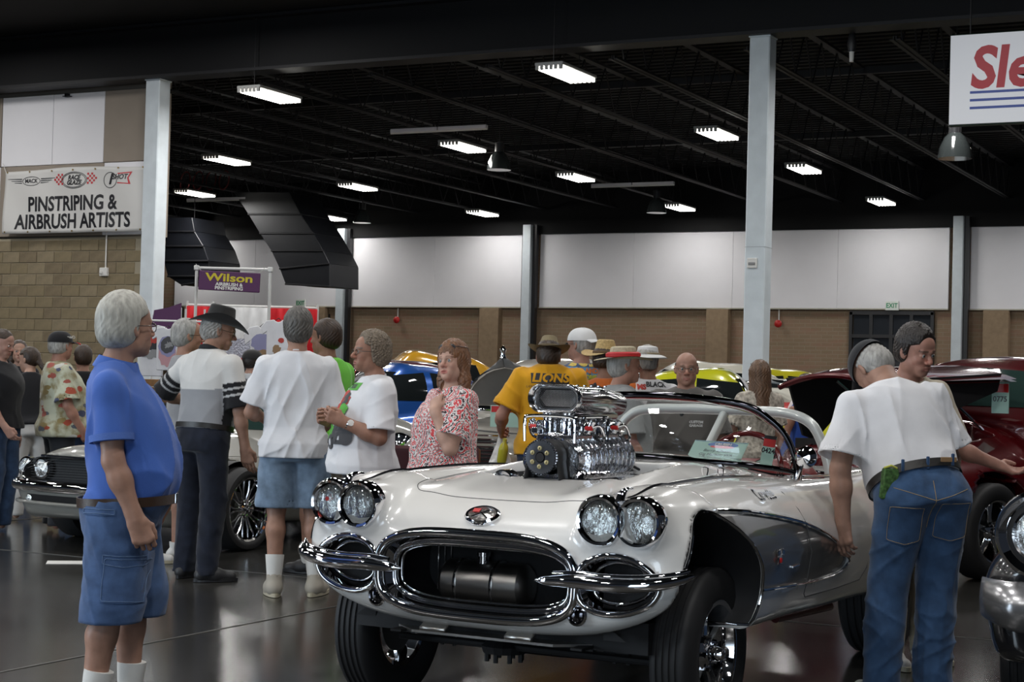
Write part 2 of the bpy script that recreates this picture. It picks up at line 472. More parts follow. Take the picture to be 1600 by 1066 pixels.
# back wall: brick in procedural courses, white panels hung above
def brick_mat():
    m = mat('tan_brick_wall', (.2, .13, .08), rough=.85); nt = m.node_tree; N = nt.nodes; L = nt.links
    b = N['Principled BSDF']; tc = N.new('ShaderNodeTexCoord'); mp = N.new('ShaderNodeMapping'); mp.inputs['Rotation'].default_value = (R(90), 0, 0)
    L.new(tc.outputs['Object'], mp.inputs[0]); br = N.new('ShaderNodeTexBrick')
    L.new(mp.outputs[0], br.inputs['Vector']); I = br.inputs
    I['Color1'].default_value = (.29, .20, .13, 1); I['Color2'].default_value = (.24, .18, .11, 1); I['Mortar'].default_value = (.30, .24, .17, 1)
    I['Scale'].default_value = 1; I['Mortar Size'].default_value = .008; I['Brick Width'].default_value = .3; I['Row Height'].default_value = .1; I['Bias'].default_value = -.2
    nz = N.new('ShaderNodeTexNoise'); nz.inputs['Scale'].default_value = 1.2
    mp2 = N.new('ShaderNodeMapping'); mp2.inputs['Scale'].default_value = (1, 1, 6); L.new(tc.outputs['Object'], mp2.inputs[0]); L.new(mp2.outputs[0], nz.inputs['Vector'])
    mx = N.new('ShaderNodeMixRGB'); mx.blend_type = 'MIX'; mx.inputs[2].default_value = (.32, .17, .12, 1)
    mr = N.new('ShaderNodeMapRange'); mr.inputs[1].default_value = .5; mr.inputs[2].default_value = .72; mr.inputs[3].default_value = 0; mr.inputs[4].default_value = .6
    L.new(nz.outputs['Fac'], mr.inputs[0]); L.new(mr.outputs[0], mx.inputs[0]); L.new(br.outputs['Color'], mx.inputs[1]); L.new(mx.outputs[0], b.inputs['Base Color'])
    bp = N.new('ShaderNodeBump'); bp.inputs['Strength'].default_value = .4; bp.inputs['Distance'].default_value = .01; L.new(br.outputs['Fac'], bp.inputs['Height']); bp.invert = True
    L.new(bp.outputs[0], b.inputs['Normal']); return m
M_brick = brick_mat()
wb = structure(MB().box((-14, V_WALL + .15, 3.6), (50, .3, 7.2)).build('wall_back', M_brick, smooth=False))
for u in (-22.45, -15.55, -33.0, -28.35, -8.25): MB().box((u, V_WALL - .12, 1.72), (.62, .3, 3.45), bev=.01).build('pilaster', mat('pilaster_brick', (.30, .215, .135), rough=.85, var=.12, vscale=7, bump=.5, bscale=50), wb, smooth=False)
MB().box((-14, V_WALL - .1, 6.4), (50, .22, 1.7)).build('fascia', M_black, wb, smooth=False)
for (u0, u1) in ((-33.8, -27.62), (-27.2, -21.5), (-20.92, -9.45), (-8.92, 2.5)):
    n = max(1, round((u1 - u0) / 2.9)); w = (u1 - u0) / n
    for i in range(n):
        MB().box((u0 + (i + .5) * w, V_WALL - .09, 4.52), (w - .006, .1, 2.06), bev=.006).build('panel', M_white_panel, wb, smooth=False)
    MB().box(((u0 + u1) / 2, V_WALL - .1, 3.475), (u1 - u0, .12, .03)).build('trim_strip', mat('pale_trim', (.5, .48, .4), rough=.6), wb, smooth=False)
for u in (-27.4, -21.2, -9.17):
    c = thing('wall_column', {-27.4: 'slim pale steel column against the back wall behind the booth', -21.2: 'slim pale steel column against the back wall between white panels', -9.17: 'slim grey steel column on the back wall right of the glazed doors'}[u], 'column', u, V_WALL - .35, 0, 0, world=True)
    MB().box((0, 0, 2.9), (.25, .25, 5.8), bev=.01).build('shaft', M_steel, c, smooth=False)
    MB().box((.2, .08, 2.9), (.1, .16, 5.8)).build('dark_conduit', M_dark, c, smooth=False)

# glazed doors under an exit sign
dr = structure(MB().box((0, 0, 0), (.001, .001, .001)).build('door_1', M_dark, smooth=False)); dr.location = (-10.9, V_WALL - .05, 0)
fr = MB(); fr.box((0, 0, 3.38), (2.16, .14, .1)); fr.box((0, 0, 2.78), (2.16, .12, .09))
for x in (-1.05, 1.05): fr.box((x, 0, 1.7), (.08, .14, 3.4))
for x in (-.52, 0, .52): fr.box((x, 0, 1.7), (.09, .13, 3.38))
for z in (.15, 1.05): fr.box((0, 0, z), (2.1, .1, .12))
fr.build('door_frame', M_dark, dr, smooth=False)
for i in range(4):
    for (z, h) in ((3.06, .52), (1.92, 1.62), (.6, .8)):
        MB().box((-.78 + .52 * i, .01, z), (.42, .02, h)).build('pane', M_dglass, dr, smooth=False)
structure(MB().box((-29.3, V_WALL - .02, 1.65), (2.6, .06, 3.2)).build('door_2', M_dark, smooth=False))
for x in (-30.1, -29.3, -28.5):
    MB().box((x - 0, V_WALL - .06, 1.8), (.62, .03, 2.7)).build('pane', mat('blue_dark_glass', (.05, .06, .09), rough=.08, coat=.5), bpy.data.objects['door_2'], smooth=False)
def exit_sign(px, py, v, label):
    p = on_v(px, py, v); t = thing('exit_sign', label, 'sign', p.x, p.y, p.z, 0, world=True)
    MB().box((0, 0, 0), (.34, .06, .24), bev=.01).build('sign_box', mat('exit_face', (.75, .78, .74), rough=.4), t, smooth=False)
    m = MB(); frame_text(m, 'EXIT', .17, Matrix.Translation((0, -.034, 0)) @ Matrix.Rotation(R(90), 4, 'X'), bold=.003, ext=.002, sx=.85)
    m.build('lettering', mat('exit_green', (.03, .28, .13), rough=.5), t, smooth=False)
exit_sign(1394, 478, V_WALL - .2, 'small white sign with green EXIT letters above the glazed doors')
exit_sign(470, 474, V_WALL - .3, 'small white sign with green EXIT letters above the red curtain of the booth')
def alarm(px, py, label, top, v=V_WALL):
    p = on_v(px, py, v - .12); t = thing('fire_alarm', label, 'alarm', p.x, v - .1, p.z, 0, world=True)
    MB().lathe([(.07, 0), (.1, .02), (.1, .05), (.06, .09), (0, .1)], 16, '-y').build('bell', M_red, t)
    MB().tube([(0, .03, .05), (0, .03, top - p.z)], .018, 6).build('conduit', M_white, t)
alarm(620, 500, 'red round fire bell on white conduit right of the curly haired man', 3.45)
alarm(1216, 506, 'red round fire bell on white conduit just right of the near right column', 3.45)
p = on_v(1557, 500, V_WALL - .06); tag(MB().tube([(p.x, p.y, 3.45), (p.x, p.y, 1.2)], .018, 6).build('conduit_pipe', M_white), 'thin white conduit running down the back wall at far right', 'pipe')

# left partition of concrete block with panels above
wl = structure(MB().box((-26.2, V_LEFT + .083, 1.86), (14.95, .2, 3.72)).build('wall_left', M_mortar, smooth=False))
MB().box((-26.2, V_LEFT + .2, 5.1), (14.95, .2, 2.75)).build('wall_top_board', M_beige_panel, wl, smooth=False)
bl = MB().box((0, 0, 0), (.396, .1, .193), bev=.006).build('block', M_block, wl, smooth=False); bme = bl.data
M_blocks = [M_block, mat('tan_block_dark', (.185, .145, .09), rough=.85, var=.16, vscale=9, bump=.5, bscale=60), mat('tan_block_light', (.235, .19, .12), rough=.85, var=.14, vscale=9, bump=.5, bscale=60)]
bmes = [bme, bme.copy(), bme.copy()]
for i in (1, 2): bmes[i].materials[0] = M_blocks[i]
rest = MB(); cnt = 0; first = True
for j in range(17, -1, -1):
    for i in range(34):
        u = -18.95 - .203 - .406 * i - (.203 if j % 2 else 0)
        if u < -33.4: continue
        z = .1015 + .203 * j + .03
        loc = (u, V_LEFT + .02 + rng.uniform(-.004, .004), z)
        if i < 12 and j > 3 and cnt < 168 or (i < 10 and j > 2 and cnt < 260):
            if first: o = bl; first = False
            else: o = bl.copy(); C.objects.link(o)
            o.data = bmes[rng.choice((0, 0, 1, 2))]; o.parent = wl; o.location = loc; cnt += 1
        else: rest.box(loc, (.396, .1, .193))
structure(rest.build('blocks_beyond', M_block, wl, smooth=False))['kind'] = 'stuff'
def wall_panel(u0, u1, z0, z1, m, d=.06, name='panel'):
    return MB().box(((u0 + u1) / 2, V_LEFT - d / 2, (z0 + z1) / 2), (u1 - u0 - .008, d, z1 - z0 - .008), bev=.008).build(name, m, wl, smooth=False)
wall_panel(-21.08, -19.9, 5.03, 6.3, M_white_panel); wall_panel(-22.29, -21.08, 5.03, 6.3, M_white_panel)
wall_panel(-19.9, -18.8, 5.03, 6.3, M_beige_panel, .07); wall_panel(-22.29, -19.88, 3.75, 5.03, M_beige_panel)
wall_panel(-19.88, -18.8, 3.75, 5.03, M_white_panel); wall_panel(-24.6, -22.29, 5.03, 6.3, M_beige_panel, .07); wall_panel(-24.6, -22.29, 3.75, 5.03, M_white_panel)
MB().box((-18.78, V_LEFT - .02, 5.0), (.03, .12, 2.6)).build('trim_strip', mat('brown_edge', (.12, .07, .03), rough=.7), wl, smooth=False)

# banner PINSTRIPING & AIRBRUSH ARTISTS
bn = thing('banner', 'white vinyl banner reading PINSTRIPING & AIRBRUSH ARTISTS on the left wall', 'banner', -20.42, V_LEFT - .20, 4.36, 0, world=True)
BW, BH = 3.2, 1.14
def bnr(x, z):
    return np.stack([x, -.03 - .025 * np.sin(x * 2.1 + z * .6) - .012 * np.sin(x * 6 + z * 5), z + (.0 * x)], 1)
gx, gz = np.meshgrid(np.linspace(-BW / 2, BW / 2, 60), np.linspace(-BH / 2, BH / 2, 20)); gx = gx.ravel(); gz = gz.ravel()
gx2 = gx * (1 - .012 * (gz / BH)) ; V = bnr(gx2, gz + .022 * gx * 0 + .02 * np.cos(gx * 2) * (gz > .4))
I = np.arange(1200).reshape(20, 60); Fq = np.stack([I[:-1, :-1].ravel(), I[:-1, 1:].ravel(), I[1:, 1:].ravel(), I[1:, :-1].ravel()], 1)
o = link('banner_cloth', fast_mesh('banner_cloth', V, Fq), mat('banner_vinyl', (.66, .65, .63), rough=.45, bump=.15, bscale=5, bdist=.02), bn)
md = o.modifiers.new('thick', 'SOLIDIFY'); md.thickness = .004
M_ink = mat('black_ink', (.012, .012, .016), rough=.4); M_inkr = mat('red_ink', (.55, .03, .04), rough=.4); M_grayink = mat('grey_ink', (.25, .25, .25), rough=.5)
def on_banner(name, parts, m):
    mb = MB()
    for (txt, size, x, z, kw) in parts:
        V, F = text_mesh(txt, size, maxe=.12, **kw)
        V = np.array(V); P = bnr(V[:, 0] + x, V[:, 1] + z); P[:, 1] -= .004; mb.add(P, F)
    mb.build(name, m, bn, smooth=False)
on_banner('lettering', [('PINSTRIPING &', .36, -.02, -.06, dict(bold=.010, sx=.86)), ('AIRBRUSH ARTISTS', .36, -.0, -.375, dict(bold=.010, sx=.86))], M_ink)
for q_ in [('MACK', .1, -.98, .37, dict(bold=.003)), ('RACE', .11, .03, .40, dict(bold=.005, shear=.25)), ('GLAZE', .11, .03, .31, dict(bold=.005, shear=.25)), ('1', .25, .86, .34, dict(bold=.012, shear=.3)), ('SHOT', .12, 1.06, .38, dict(bold=.004, shear=.25))]: on_banner('small_print', [q_], M_ink)
def ring(cx, cz, rx, rz, w, n=32):
    a = np.linspace(0, 2 * np.pi, n, endpoint=False)
    o_ = np.stack([cx + rx * np.cos(a), cz + rz * np.sin(a)], 1); i_ = np.stack([cx + (rx - w) * np.cos(a), cz + (rz - w) * np.sin(a)], 1)
    P = np.concatenate([o_, i_]); F = [(k, (k + 1) % n, (k + 1) % n + n, k + n) for k in range(n)]
    return P, F
mb = MB()
for (cx, cz, rx, rz) in ((-.98, .37, .2, .085), (.03, .355, .27, .13), (.03, .355, .3, .15), (.86, .33, .15, .14)):
    P, F = ring(cx, cz, rx, rz, .012); Q = bnr(P[:, 0], P[:, 1]); Q[:, 1] -= .004; MB().add(Q, F).build('emblem_outline', M_ink, bn, smooth=False)
for s in (-1, 1):
    for k in range(3):
        x0, x1 = -.98 + s * .21, -.98 + s * (.55 - .08 * k); z = .40 - .035 * k
        P = np.array([(x0, z), (x1, z + .012), (x1, z + .018), (x0, z + .018)]); Q = bnr(P[:, 0], P[:, 1]); Q[:, 1] -= .004; mb.add(Q, [(0, 1, 2, 3)])
mb.build('emblem_wings', M_ink, bn, smooth=False)
mb = MB()
for s in (-1, 1):
    for i in range(5):
        for j in range(5):
            if (i + j) % 2: continue
            x = .03 + s * (.3 + i * .045); z = .36 + (j - 2) * .04 + s * 0.0
            if abs(j - 2) * .04 > .11 - i * .012: continue
            P = np.array([(x, z), (x + .042, z), (x + .042, z + .037), (x, z + .037)]); Q = bnr(P[:, 0], P[:, 1]); Q[:, 1] -= .004; mb.add(Q, [(0, 1, 2, 3)])
P = np.array([(1.02, .27), (1.3, .25), (1.25, .36), (1.32, .47), (1.02, .45), (1.02, .43), (1.27, .445), (1.22, .36), (1.25, .27), (1.02, .29)]); Q = bnr(P[:, 0], P[:, 1]); Q[:, 1] -= .0035; mb.add(Q, [(0, 1, 8, 9), (1, 2, 7, 8), (2, 3, 6, 7), (3, 4, 5, 6)])
mb.build('checker_marks', M_inkr, bn, smooth=False)['kind'] = 'stuff'
mb = MB()
for x in np.linspace(-BW / 2 + .06, BW / 2 - .06, 7):
    for z in (-BH / 2 + .03, BH / 2 - .03):
        q = bnr(np.array([x]), np.array([z]))[0]; mb.lathe([(.016, 0), (.016, .008), (0, .008)], 8, '-y', q - np.array([0, .004, 0]))
mb.build('grommets', mat('brass', (.3, .22, .1), rough=.4, metal=1), bn)['kind'] = 'stuff'
for x, z in ((-BW / 2 + .02, BH / 2), (BW / 2, BH / 2)):
    MB().tube([(x, -.02, z - .03), (x + .2 * (1 if x > 0 else -1), .1, z + .16)], .006, 5).build('tie', M_white, bn)
# socket box on conduit under the banner
p = on_v(162, 425, V_LEFT - .06); t = thing('wall_socket', 'small white socket box on conduit on the block wall', 'socket', p.x, V_LEFT - .05, p.z, 0, world=True)
MB().box((0, 0, 0), (.17, .07, .15), bev=.01).build('box', M_white, t, smooth=False); MB().box((-.03, -.05, -.01), (.05, .04, .05), bev=.008).build('knob', M_white, t)
MB().tube([(.03, .0, .07), (.03, .0, .72)], .014, 6).build('conduit', M_white, t)

# two square columns carrying the girder
for (u, lab, wf) in ((-18.5, 'square grey steel column at the end of the block wall', .30), (-7.72, 'square grey steel column at right, behind the white convertible', .30)):
    c = thing('steel_column', lab, 'column', u, V_COL - .1, 0, 0, world=True)
    MB().box((0, 0, 3.17), (wf, wf, 6.34), bev=.015).build('shaft', M_steel, c, smooth=False)
    MB().box((0, 0, .01), (.5, .5, .03)).build('base_plate', M_steel, c, smooth=False)
    MB().box((0, 0, 6.35), (wf + .02, wf + .02, .03)).build('cap_plate', M_steel, c, smooth=False)
    if u > -10:
        MB().box((-.03, -wf / 2 - .02, 3.13), (.14, .04, .14), bev=.006).build('switch_plate', M_white, c, smooth=False)
        MB().box((-.03, -wf / 2 - .045, 3.12), (.1, .02, .04), bev=.006).build('switch', M_grayink, c, smooth=False)
        MB().box((0, 0, 3.36), (wf + .004, wf + .004, .006)).build('weld_line', mat('column_seam', (.3, .33, .35), rough=.6), c, smooth=False)

# ceiling, girder, joists
cl = structure(MB().box((-14, 14, 7.35), (50, 62, .1)).build('ceiling', M_black, smooth=False))
rb = MB()
for v in np.arange(23.4, 42.8, .3): rb.box((-14, v, 7.27), (50, .14, .07))
rb.build('deck_ribs', mat('deck_grey', (.005, .005, .006), rough=.8), cl, smooth=False)['kind'] = 'stuff'
for v, lab in ((V_COL - .15, 'deep black girder crossing the hall on the near columns'), (6.5, 'deep black girder crossing overhead near the camera')):
    g = thing('girder', lab, 'beam', -14, v, 6.36, 0, world=True)
    MB().box((0, 0, .45), (48, .06, .9)).build('web', M_girder, g, smooth=False)
    for z in (.02, .9): MB().box((0, 0, z), (48, .42, .05)).build('flange', M_joist, g, smooth=False)
jm = None; k = 0
for u in np.arange(-33.8, 8, 2.12):
    for (v0, v1, grp) in ((V_COL + .1, V_WALL - .15, 'long black roof joists beyond the girder'),):
        if jm is None:
            ch = MB(); L0 = v1 - v0
            for dx in (-.045, .045):
                ch.box((dx, L0 / 2, .02), (.06, L0, .012)); ch.box((dx * .4, L0 / 2, .04), (.012, L0, .06))
            ch.box((0, L0 / 2, .82), (.14, L0, .05))
            wbm = MB(); n = 22
            for i in range(n):
                a = L0 * i / n; b = L0 * (i + .5) / n; e = L0 * (i + 1) / n
                wbm.tube([(0, a, .8), (0, b, .05)], .014, 5); wbm.tube([(0, b, .05), (0, e, .8)], .014, 5)
            r = thing('roof_joist', '', 'beam', 0, 0, 0, 0, world=True)
            c1 = ch.build('chord', M_joist, r, smooth=False); c2 = wbm.build('web_bars', M_joist, r, smooth=False); jm = (c1, c2)
        else:
            r = bpy.data.objects.new('roof_joist', None); C.objects.link(r); r['category'] = 'beam'
            for q in jm: q2 = q.copy(); C.objects.link(q2); q2.parent = r
        r.location = (u + .35, v0, 6.34 - .12); r['group'] = grp; r['label'] = 'one of the long black open-web joists running back under the roof'
for v in (29.0, 36.2):
    tag(MB().box((-14, v, 6.98), (48, .12, .12)).build('bridging_bar', M_joist, smooth=False), 'dark cross bar tying the roof joists ' + ('nearer the girder' if v < 30 else 'nearer the back wall'), 'beam')

# ceiling light fixtures, six lit tubes each
def fixture_parts(root):
    hb = MB(); hb.box((0, 0, .07), (.46, 1.24, .05), bev=.01)
    for x in np.linspace(-.19, .19, 6):
        for s in (-1, 1): hb.box((x, s * .6, .02), (.05, .04, .07))
    a = hb.build('housing', mat('fixture_white', (.35, .35, .34), rough=.4), root, smooth=False)
    out = [a]
    for x in np.linspace(-.19, .19, 6):
        t = MB().tube([(x, -.58, .01), (x, .58, .01)], .024, 8).build('tube', M_tube, root); out.append(t)
    for s in (-1, 1): out.append(MB().tube([(0, s * .45, .09), (0, s * .45, 1.3)], .006, 5).build('hanger', M_dark, root))
    return out
LAB = ['large lit ceiling light left of the top centre, nearest on the left', 'large lit ceiling light at top centre, nearest of all', 'lit ceiling light below the left unlit white strip', 'lit ceiling light just left of the right column, upper', 'lit ceiling light right of the right column',
       'lit ceiling light left above the unlit strip in the middle', 'lit ceiling light above the left end of the back wall panels', 'lit ceiling light right of the left column, upper', 'lit ceiling light beside the left column above an unlit strip', 'lowest small lit ceiling light touching the left column',
       'small lit ceiling light above the big black duct', 'small lit ceiling light above the pale wall column', 'small lit ceiling light near the right end of the middle unlit strip', 'farthest right lit ceiling light, low above the glazed doors']
FX = [(415, 152), (882, 118), (722, 232), (1120, 212), (1257, 266), (902, 279), (554, 294), (345, 253), (305, 304), (295, 349), (515, 342), (750, 335), (1063, 326), (1377, 317)]
proto = None
for (px, py), lb in zip(FX, LAB):
    p = on_z(px, py, LIGHT_Z)
    u = min(GRID_U, key=lambda a: abs(a - p.x)); u = p.x * .7 + u * .3; v = p.y
    if proto is None: t = thing('ceiling_light', lb, 'light', u, v, LIGHT_Z, 0, world=True); proto = fixture_parts(t)
    else:
        t = thing('ceiling_light', lb, 'light', u, v, LIGHT_Z, 0, world=True)
        for q in proto: q2 = q.copy(); C.objects.link(q2); q2.parent = t
    t['group'] = 'lit ceiling lights'
    ceiling_lamp(u, v, LAMP_W * (.5 if v > 40 else 1.25), z=LIGHT_Z - .06)
for (u, v) in ((-5.3, 29.5), (.1, 29.5), (-5.3, 35), (-5.3, 41.3), (.1, 35), (-5.3, 23), (.1, 23)): ceiling_lamp(u, v, LAMP_W)
# unlit white strips
for (x0, y0, x1, y1, lb) in ((608, 207, 764, 201, 'long unlit white strip light hanging left of centre'), (924, 292, 1054, 288, 'long unlit white strip light hanging right of centre'), (290, 314, 388, 312, 'long unlit white strip light beside the left column')):
    a = on_z(x0, y0, 6.0); b = on_z(x1, y1, 6.0); c = (a + b) / 2; L_ = abs(b.x - a.x)
    t = thing('strip_light', lb, 'light', c.x, c.y, 6.0, 0, world=True)
    for s in (-1, 1): MB().box((s * L_ / 4, 0, .03), (L_ / 2 - .02, .1, .07), bev=.01).build('casing', mat('strip_white', (.7, .68, .72), rough=.5), t, smooth=False)
    MB().tube([(-L_ / 2, 0, -.01), (L_ / 2, 0, -.01)], .02, 8).build('tube', M_white, t)
    for s in (-1, 1): MB().tube([(s * L_ / 3, 0, .05), (s * L_ / 3, 0, 1.3)], .006, 5).build('hanger', M_dark, t)
# glass bell pendants
M_clear = mat('clear_lamp_glass', (.03, .035, .035), rough=.15, coat=1)
for (px, py, lb, g) in ((780, 250, 'unlit bell-shaped pendant lamp right of the left strip', 0), (566, 337, 'small clear bell pendant lamp above the back wall panels', 1), (1026, 320, 'unlit bell pendant lamp beside a lit ceiling light in the middle', 0), (1492, 226, 'unlit glass bell pendant lamp below the hanging sign', 0)):
    z = 5.75 if px < 1400 else 5.0
    p = on_z(px, py, z) if px < 1400 else on_v(px, py, 24)
    t = thing('pendant_lamp', lb, 'lamp', p.x, p.y, p.z, 0, world=True)
    MB().lathe([(.24, -.2), (.22, -.05), (.15, .1), (.09, .16)], 20).build('shade', M_clear, t)
    MB().lathe([(.09, .14), (.09, .34), (.03, .36), (0, .36)], 12).build('ballast', M_dark, t)
    MB().tube([(0, 0, .34), (0, 0, 7.3 - p.z)], .01, 5).build('cord', M_dark, t)
p = on_z(1331, 70, 6.2); t = thing('spot_lamp', 'small dark hanging spot lamp with pale tip under the girder', 'lamp', p.x, p.y, p.z, 0, world=True)
MB().lathe([(.05, -.1), (.07, 0), (.05, .12), (.02, .2)], 12).build('housing', M_dark, t); MB().lathe([(.03, -.24), (.035, -.1)], 10).build('tip', M_white, t); MB().tube([(0, 0, .15), (0, 0, .5)], .01, 5).build('cord', M_dark, t)
# red cable bundle under the roof
p = on_z(318, 282, 6.45); t = thing('cable_bundle', 'coils of red cable up under the dark roof', 'cable', p.x, p.y, 6.45, 0, world=True)
for k in range(4):
    a = np.linspace(0, 2 * np.pi, 20, endpoint=False); MB().tube(np.stack([-.6 + k * .4 + .16 * np.cos(a), 0 * a + .03 * k, .24 * np.sin(a) + .05 * np.cos(a)], 1), .02, 6, closed=True).build('coil', mat('dull_red', (.10, .008, .008), rough=.6), t)

# sheet metal ducts coming down to the back wall
M_duct = mat('black_duct', (.007, .008, .011), rough=.45, var=.2, vscale=2)
def duct(pts, lb, v0, dv):
    t = thing('air_duct', lb, 'duct', 0, 0, 0, 0, world=True)
    P = [on_v(px, py, v0) for (px, py) in pts]; q_ = P[0]; MB().tube([(q_.x + .5, v0 + .5, q_.z - .3), (q_.x + .5, v0 + .5, 7.3)], .012, 5).build('hanger_rod', M_joist, t)
    for i in range(0, len(P) - 2, 2):
        a, b, c_, d = P[i], P[i + 1], P[i + 3], P[i + 2]
        poly = [(a.x, a.z), (b.x, b.z), (c_.x, c_.z), (d.x, d.z)]
        s = MB().prism(poly, v0, v0 + dv, 'y').build('section', M_duct, t, smooth=False)
        bm_ = s.modifiers.new('b', 'BEVEL'); bm_.width = .01
        rbm = MB()
        rbm.tube([(d.x, v0 - .01, d.z), (c_.x, v0 - .01, c_.z)], .025, 6); rbm.build('flange', M_joist, t, smooth=False)
duct([(365, 300), (452, 300), (388, 335), (470, 335), (406, 365), (490, 365), (424, 392), (505, 392), (437, 420), (515, 412), (446, 444), (515, 448)], 'big black sheet-metal duct sloping down beside the back wall', 36.5, 1.4)
duct([(262, 340), (300, 340), (262, 362), (304, 362), (258, 385), (318, 385), (256, 408), (326, 408), (262, 432), (326, 432), (284, 446), (318, 440)], 'black sheet-metal duct partly behind the left column', 36.0, 1.4)

# hanging sign, cut off by the right edge of the picture
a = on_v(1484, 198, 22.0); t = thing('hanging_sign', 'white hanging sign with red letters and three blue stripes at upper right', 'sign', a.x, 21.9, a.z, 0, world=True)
MB().box((1.35, .06, .585), (2.7, .1, 1.19), bev=.01).build('frame', mat('green_black_frame', (.012, .03, .02), rough=.4), t, smooth=False)
MB().box((1.35, -.0, .585), (2.67, .03, 1.15)).build('face', mat('sign_face', (.82, .83, .86), rough=.4, emis=(.9, .92, 1), est=.16), t, smooth=False)  # faint glow added to the face to lift its brightness
m = MB(); frame_text(m, 'Sle', .74, Matrix.Translation((.27, -.017, .70)) @ Matrix.Rotation(R(90), 4, 'X'), bold=.022, shear=.12, ext=.002, align='LEFT', sx=.92)
m.build('lettering', mat('sign_red', (.6, .03, .05), rough=.4), t, smooth=False)
for k in range(3): MB().box((1.45, -.017, .41 - .1 * k), (2.35, .006, .032)).build('stripe', mat('sign_blue', (.05, .1, .42), rough=.4), t, smooth=False)
for x in (.25, 2.4): MB().tube([(x, .06, 1.17), (x, .06, 1.75)], .01, 5).build('hanger', M_dark, t)

# ================================================================ VEHICLE HELPERS
M_chrome = mat('chrome', (.82, .82, .84), rough=.035, metal=1.0)
M_alu = mat('polished_aluminium', (.7, .7, .71), rough=.14, metal=1.0, bump=.05, bscale=60)
M_brush = mat('brushed_aluminium', (.55, .53, .5), rough=.32, metal=1.0, bump=.08, bscale=90, stretch=(1, 1, 14))
M_tire = mat('tire_rubber', (.014, .014, .015), rough=.62, bump=.15, bscale=90)
M_under = mat('black_underbody', (.010, .010, .011), rough=.6)
M_glass = mat('car_glass', (.97, .985, .98), rough=.0, trans=1.0, ior=1.45)
M_lens = mat('headlamp_lens', (.82, .82, .80), rough=.13, metal=.9, coat=.3, bump=1.0, bscale=26, stretch=(1, 2.2, .7), bdist=.02)
M_seam = mat('panel_seam', (.05, .05, .05), rough=.7)
M_amber = mat('amber_lens', (.5, .12, .01), rough=.15, coat=1)
M_inner = mat('interior_dark', (.02, .018, .018), rough=.7)
def paint(name, col, metal=0.0, rough=.28, **k): return mat(name, col, rough=rough, metal=metal, coat=1.0, **k)
def coons(top, bot, left, right, nu=30, nv=14):
    T = resample(top, nu); B_ = resample(bot, nu); L_ = resample(left, nv); R_ = resample(right, nv)
    u = np.linspace(0, 1, nu)[None, :, None]; v = np.linspace(0, 1, nv)[:, None, None]
    S = (1 - v) * T[None] + v * B_[None] + (1 - u) * L_[:, None] + u * R_[:, None] - ((1 - u) * (1 - v) * T[0] + u * (1 - v) * T[-1] + (1 - u) * v * B_[0] + u * v * B_[-1])
    I = np.arange(nu * nv).reshape(nv, nu)
    F = np.stack([I[:-1, :-1].ravel(), I[:-1, 1:].ravel(), I[1:, 1:].ravel(), I[1:, :-1].ravel()], 1)
    return S.reshape(-1, S.shape[2]), F
def on_side(f, pts, side=1, off=.0, start=1.3):
    pts = np.asarray(pts, float); P = np.stack([pts[:, 0], np.full(len(pts), start * side), pts[:, 1]], 1)
    S, _ = cast(f, P, (0, -side, 0), 1.2); N = grad(f, S); N /= np.linalg.norm(N, axis=1)[:, None]; return S + N * off
def on_top(f, pts, off=0.0, start=1.6):
    pts = np.asarray(pts, float); P = np.stack([pts[:, 0], pts[:, 1], np.full(len(pts), start)], 1)
    S, _ = cast(f, P, (0, 0, -1), 1.5); N = grad(f, S); N /= np.linalg.norm(N, axis=1)[:, None]; return S + N * off
def on_front(f, pts, off=0.0, start=1.3):
    pts = np.asarray(pts, float); P = np.stack([np.full(len(pts), start), pts[:, 0], pts[:, 1]], 1)
    S, _ = cast(f, P, (-1, 0, 0), 1.8); N = grad(f, S); N /= np.linalg.norm(N, axis=1)[:, None]; return S + N * off
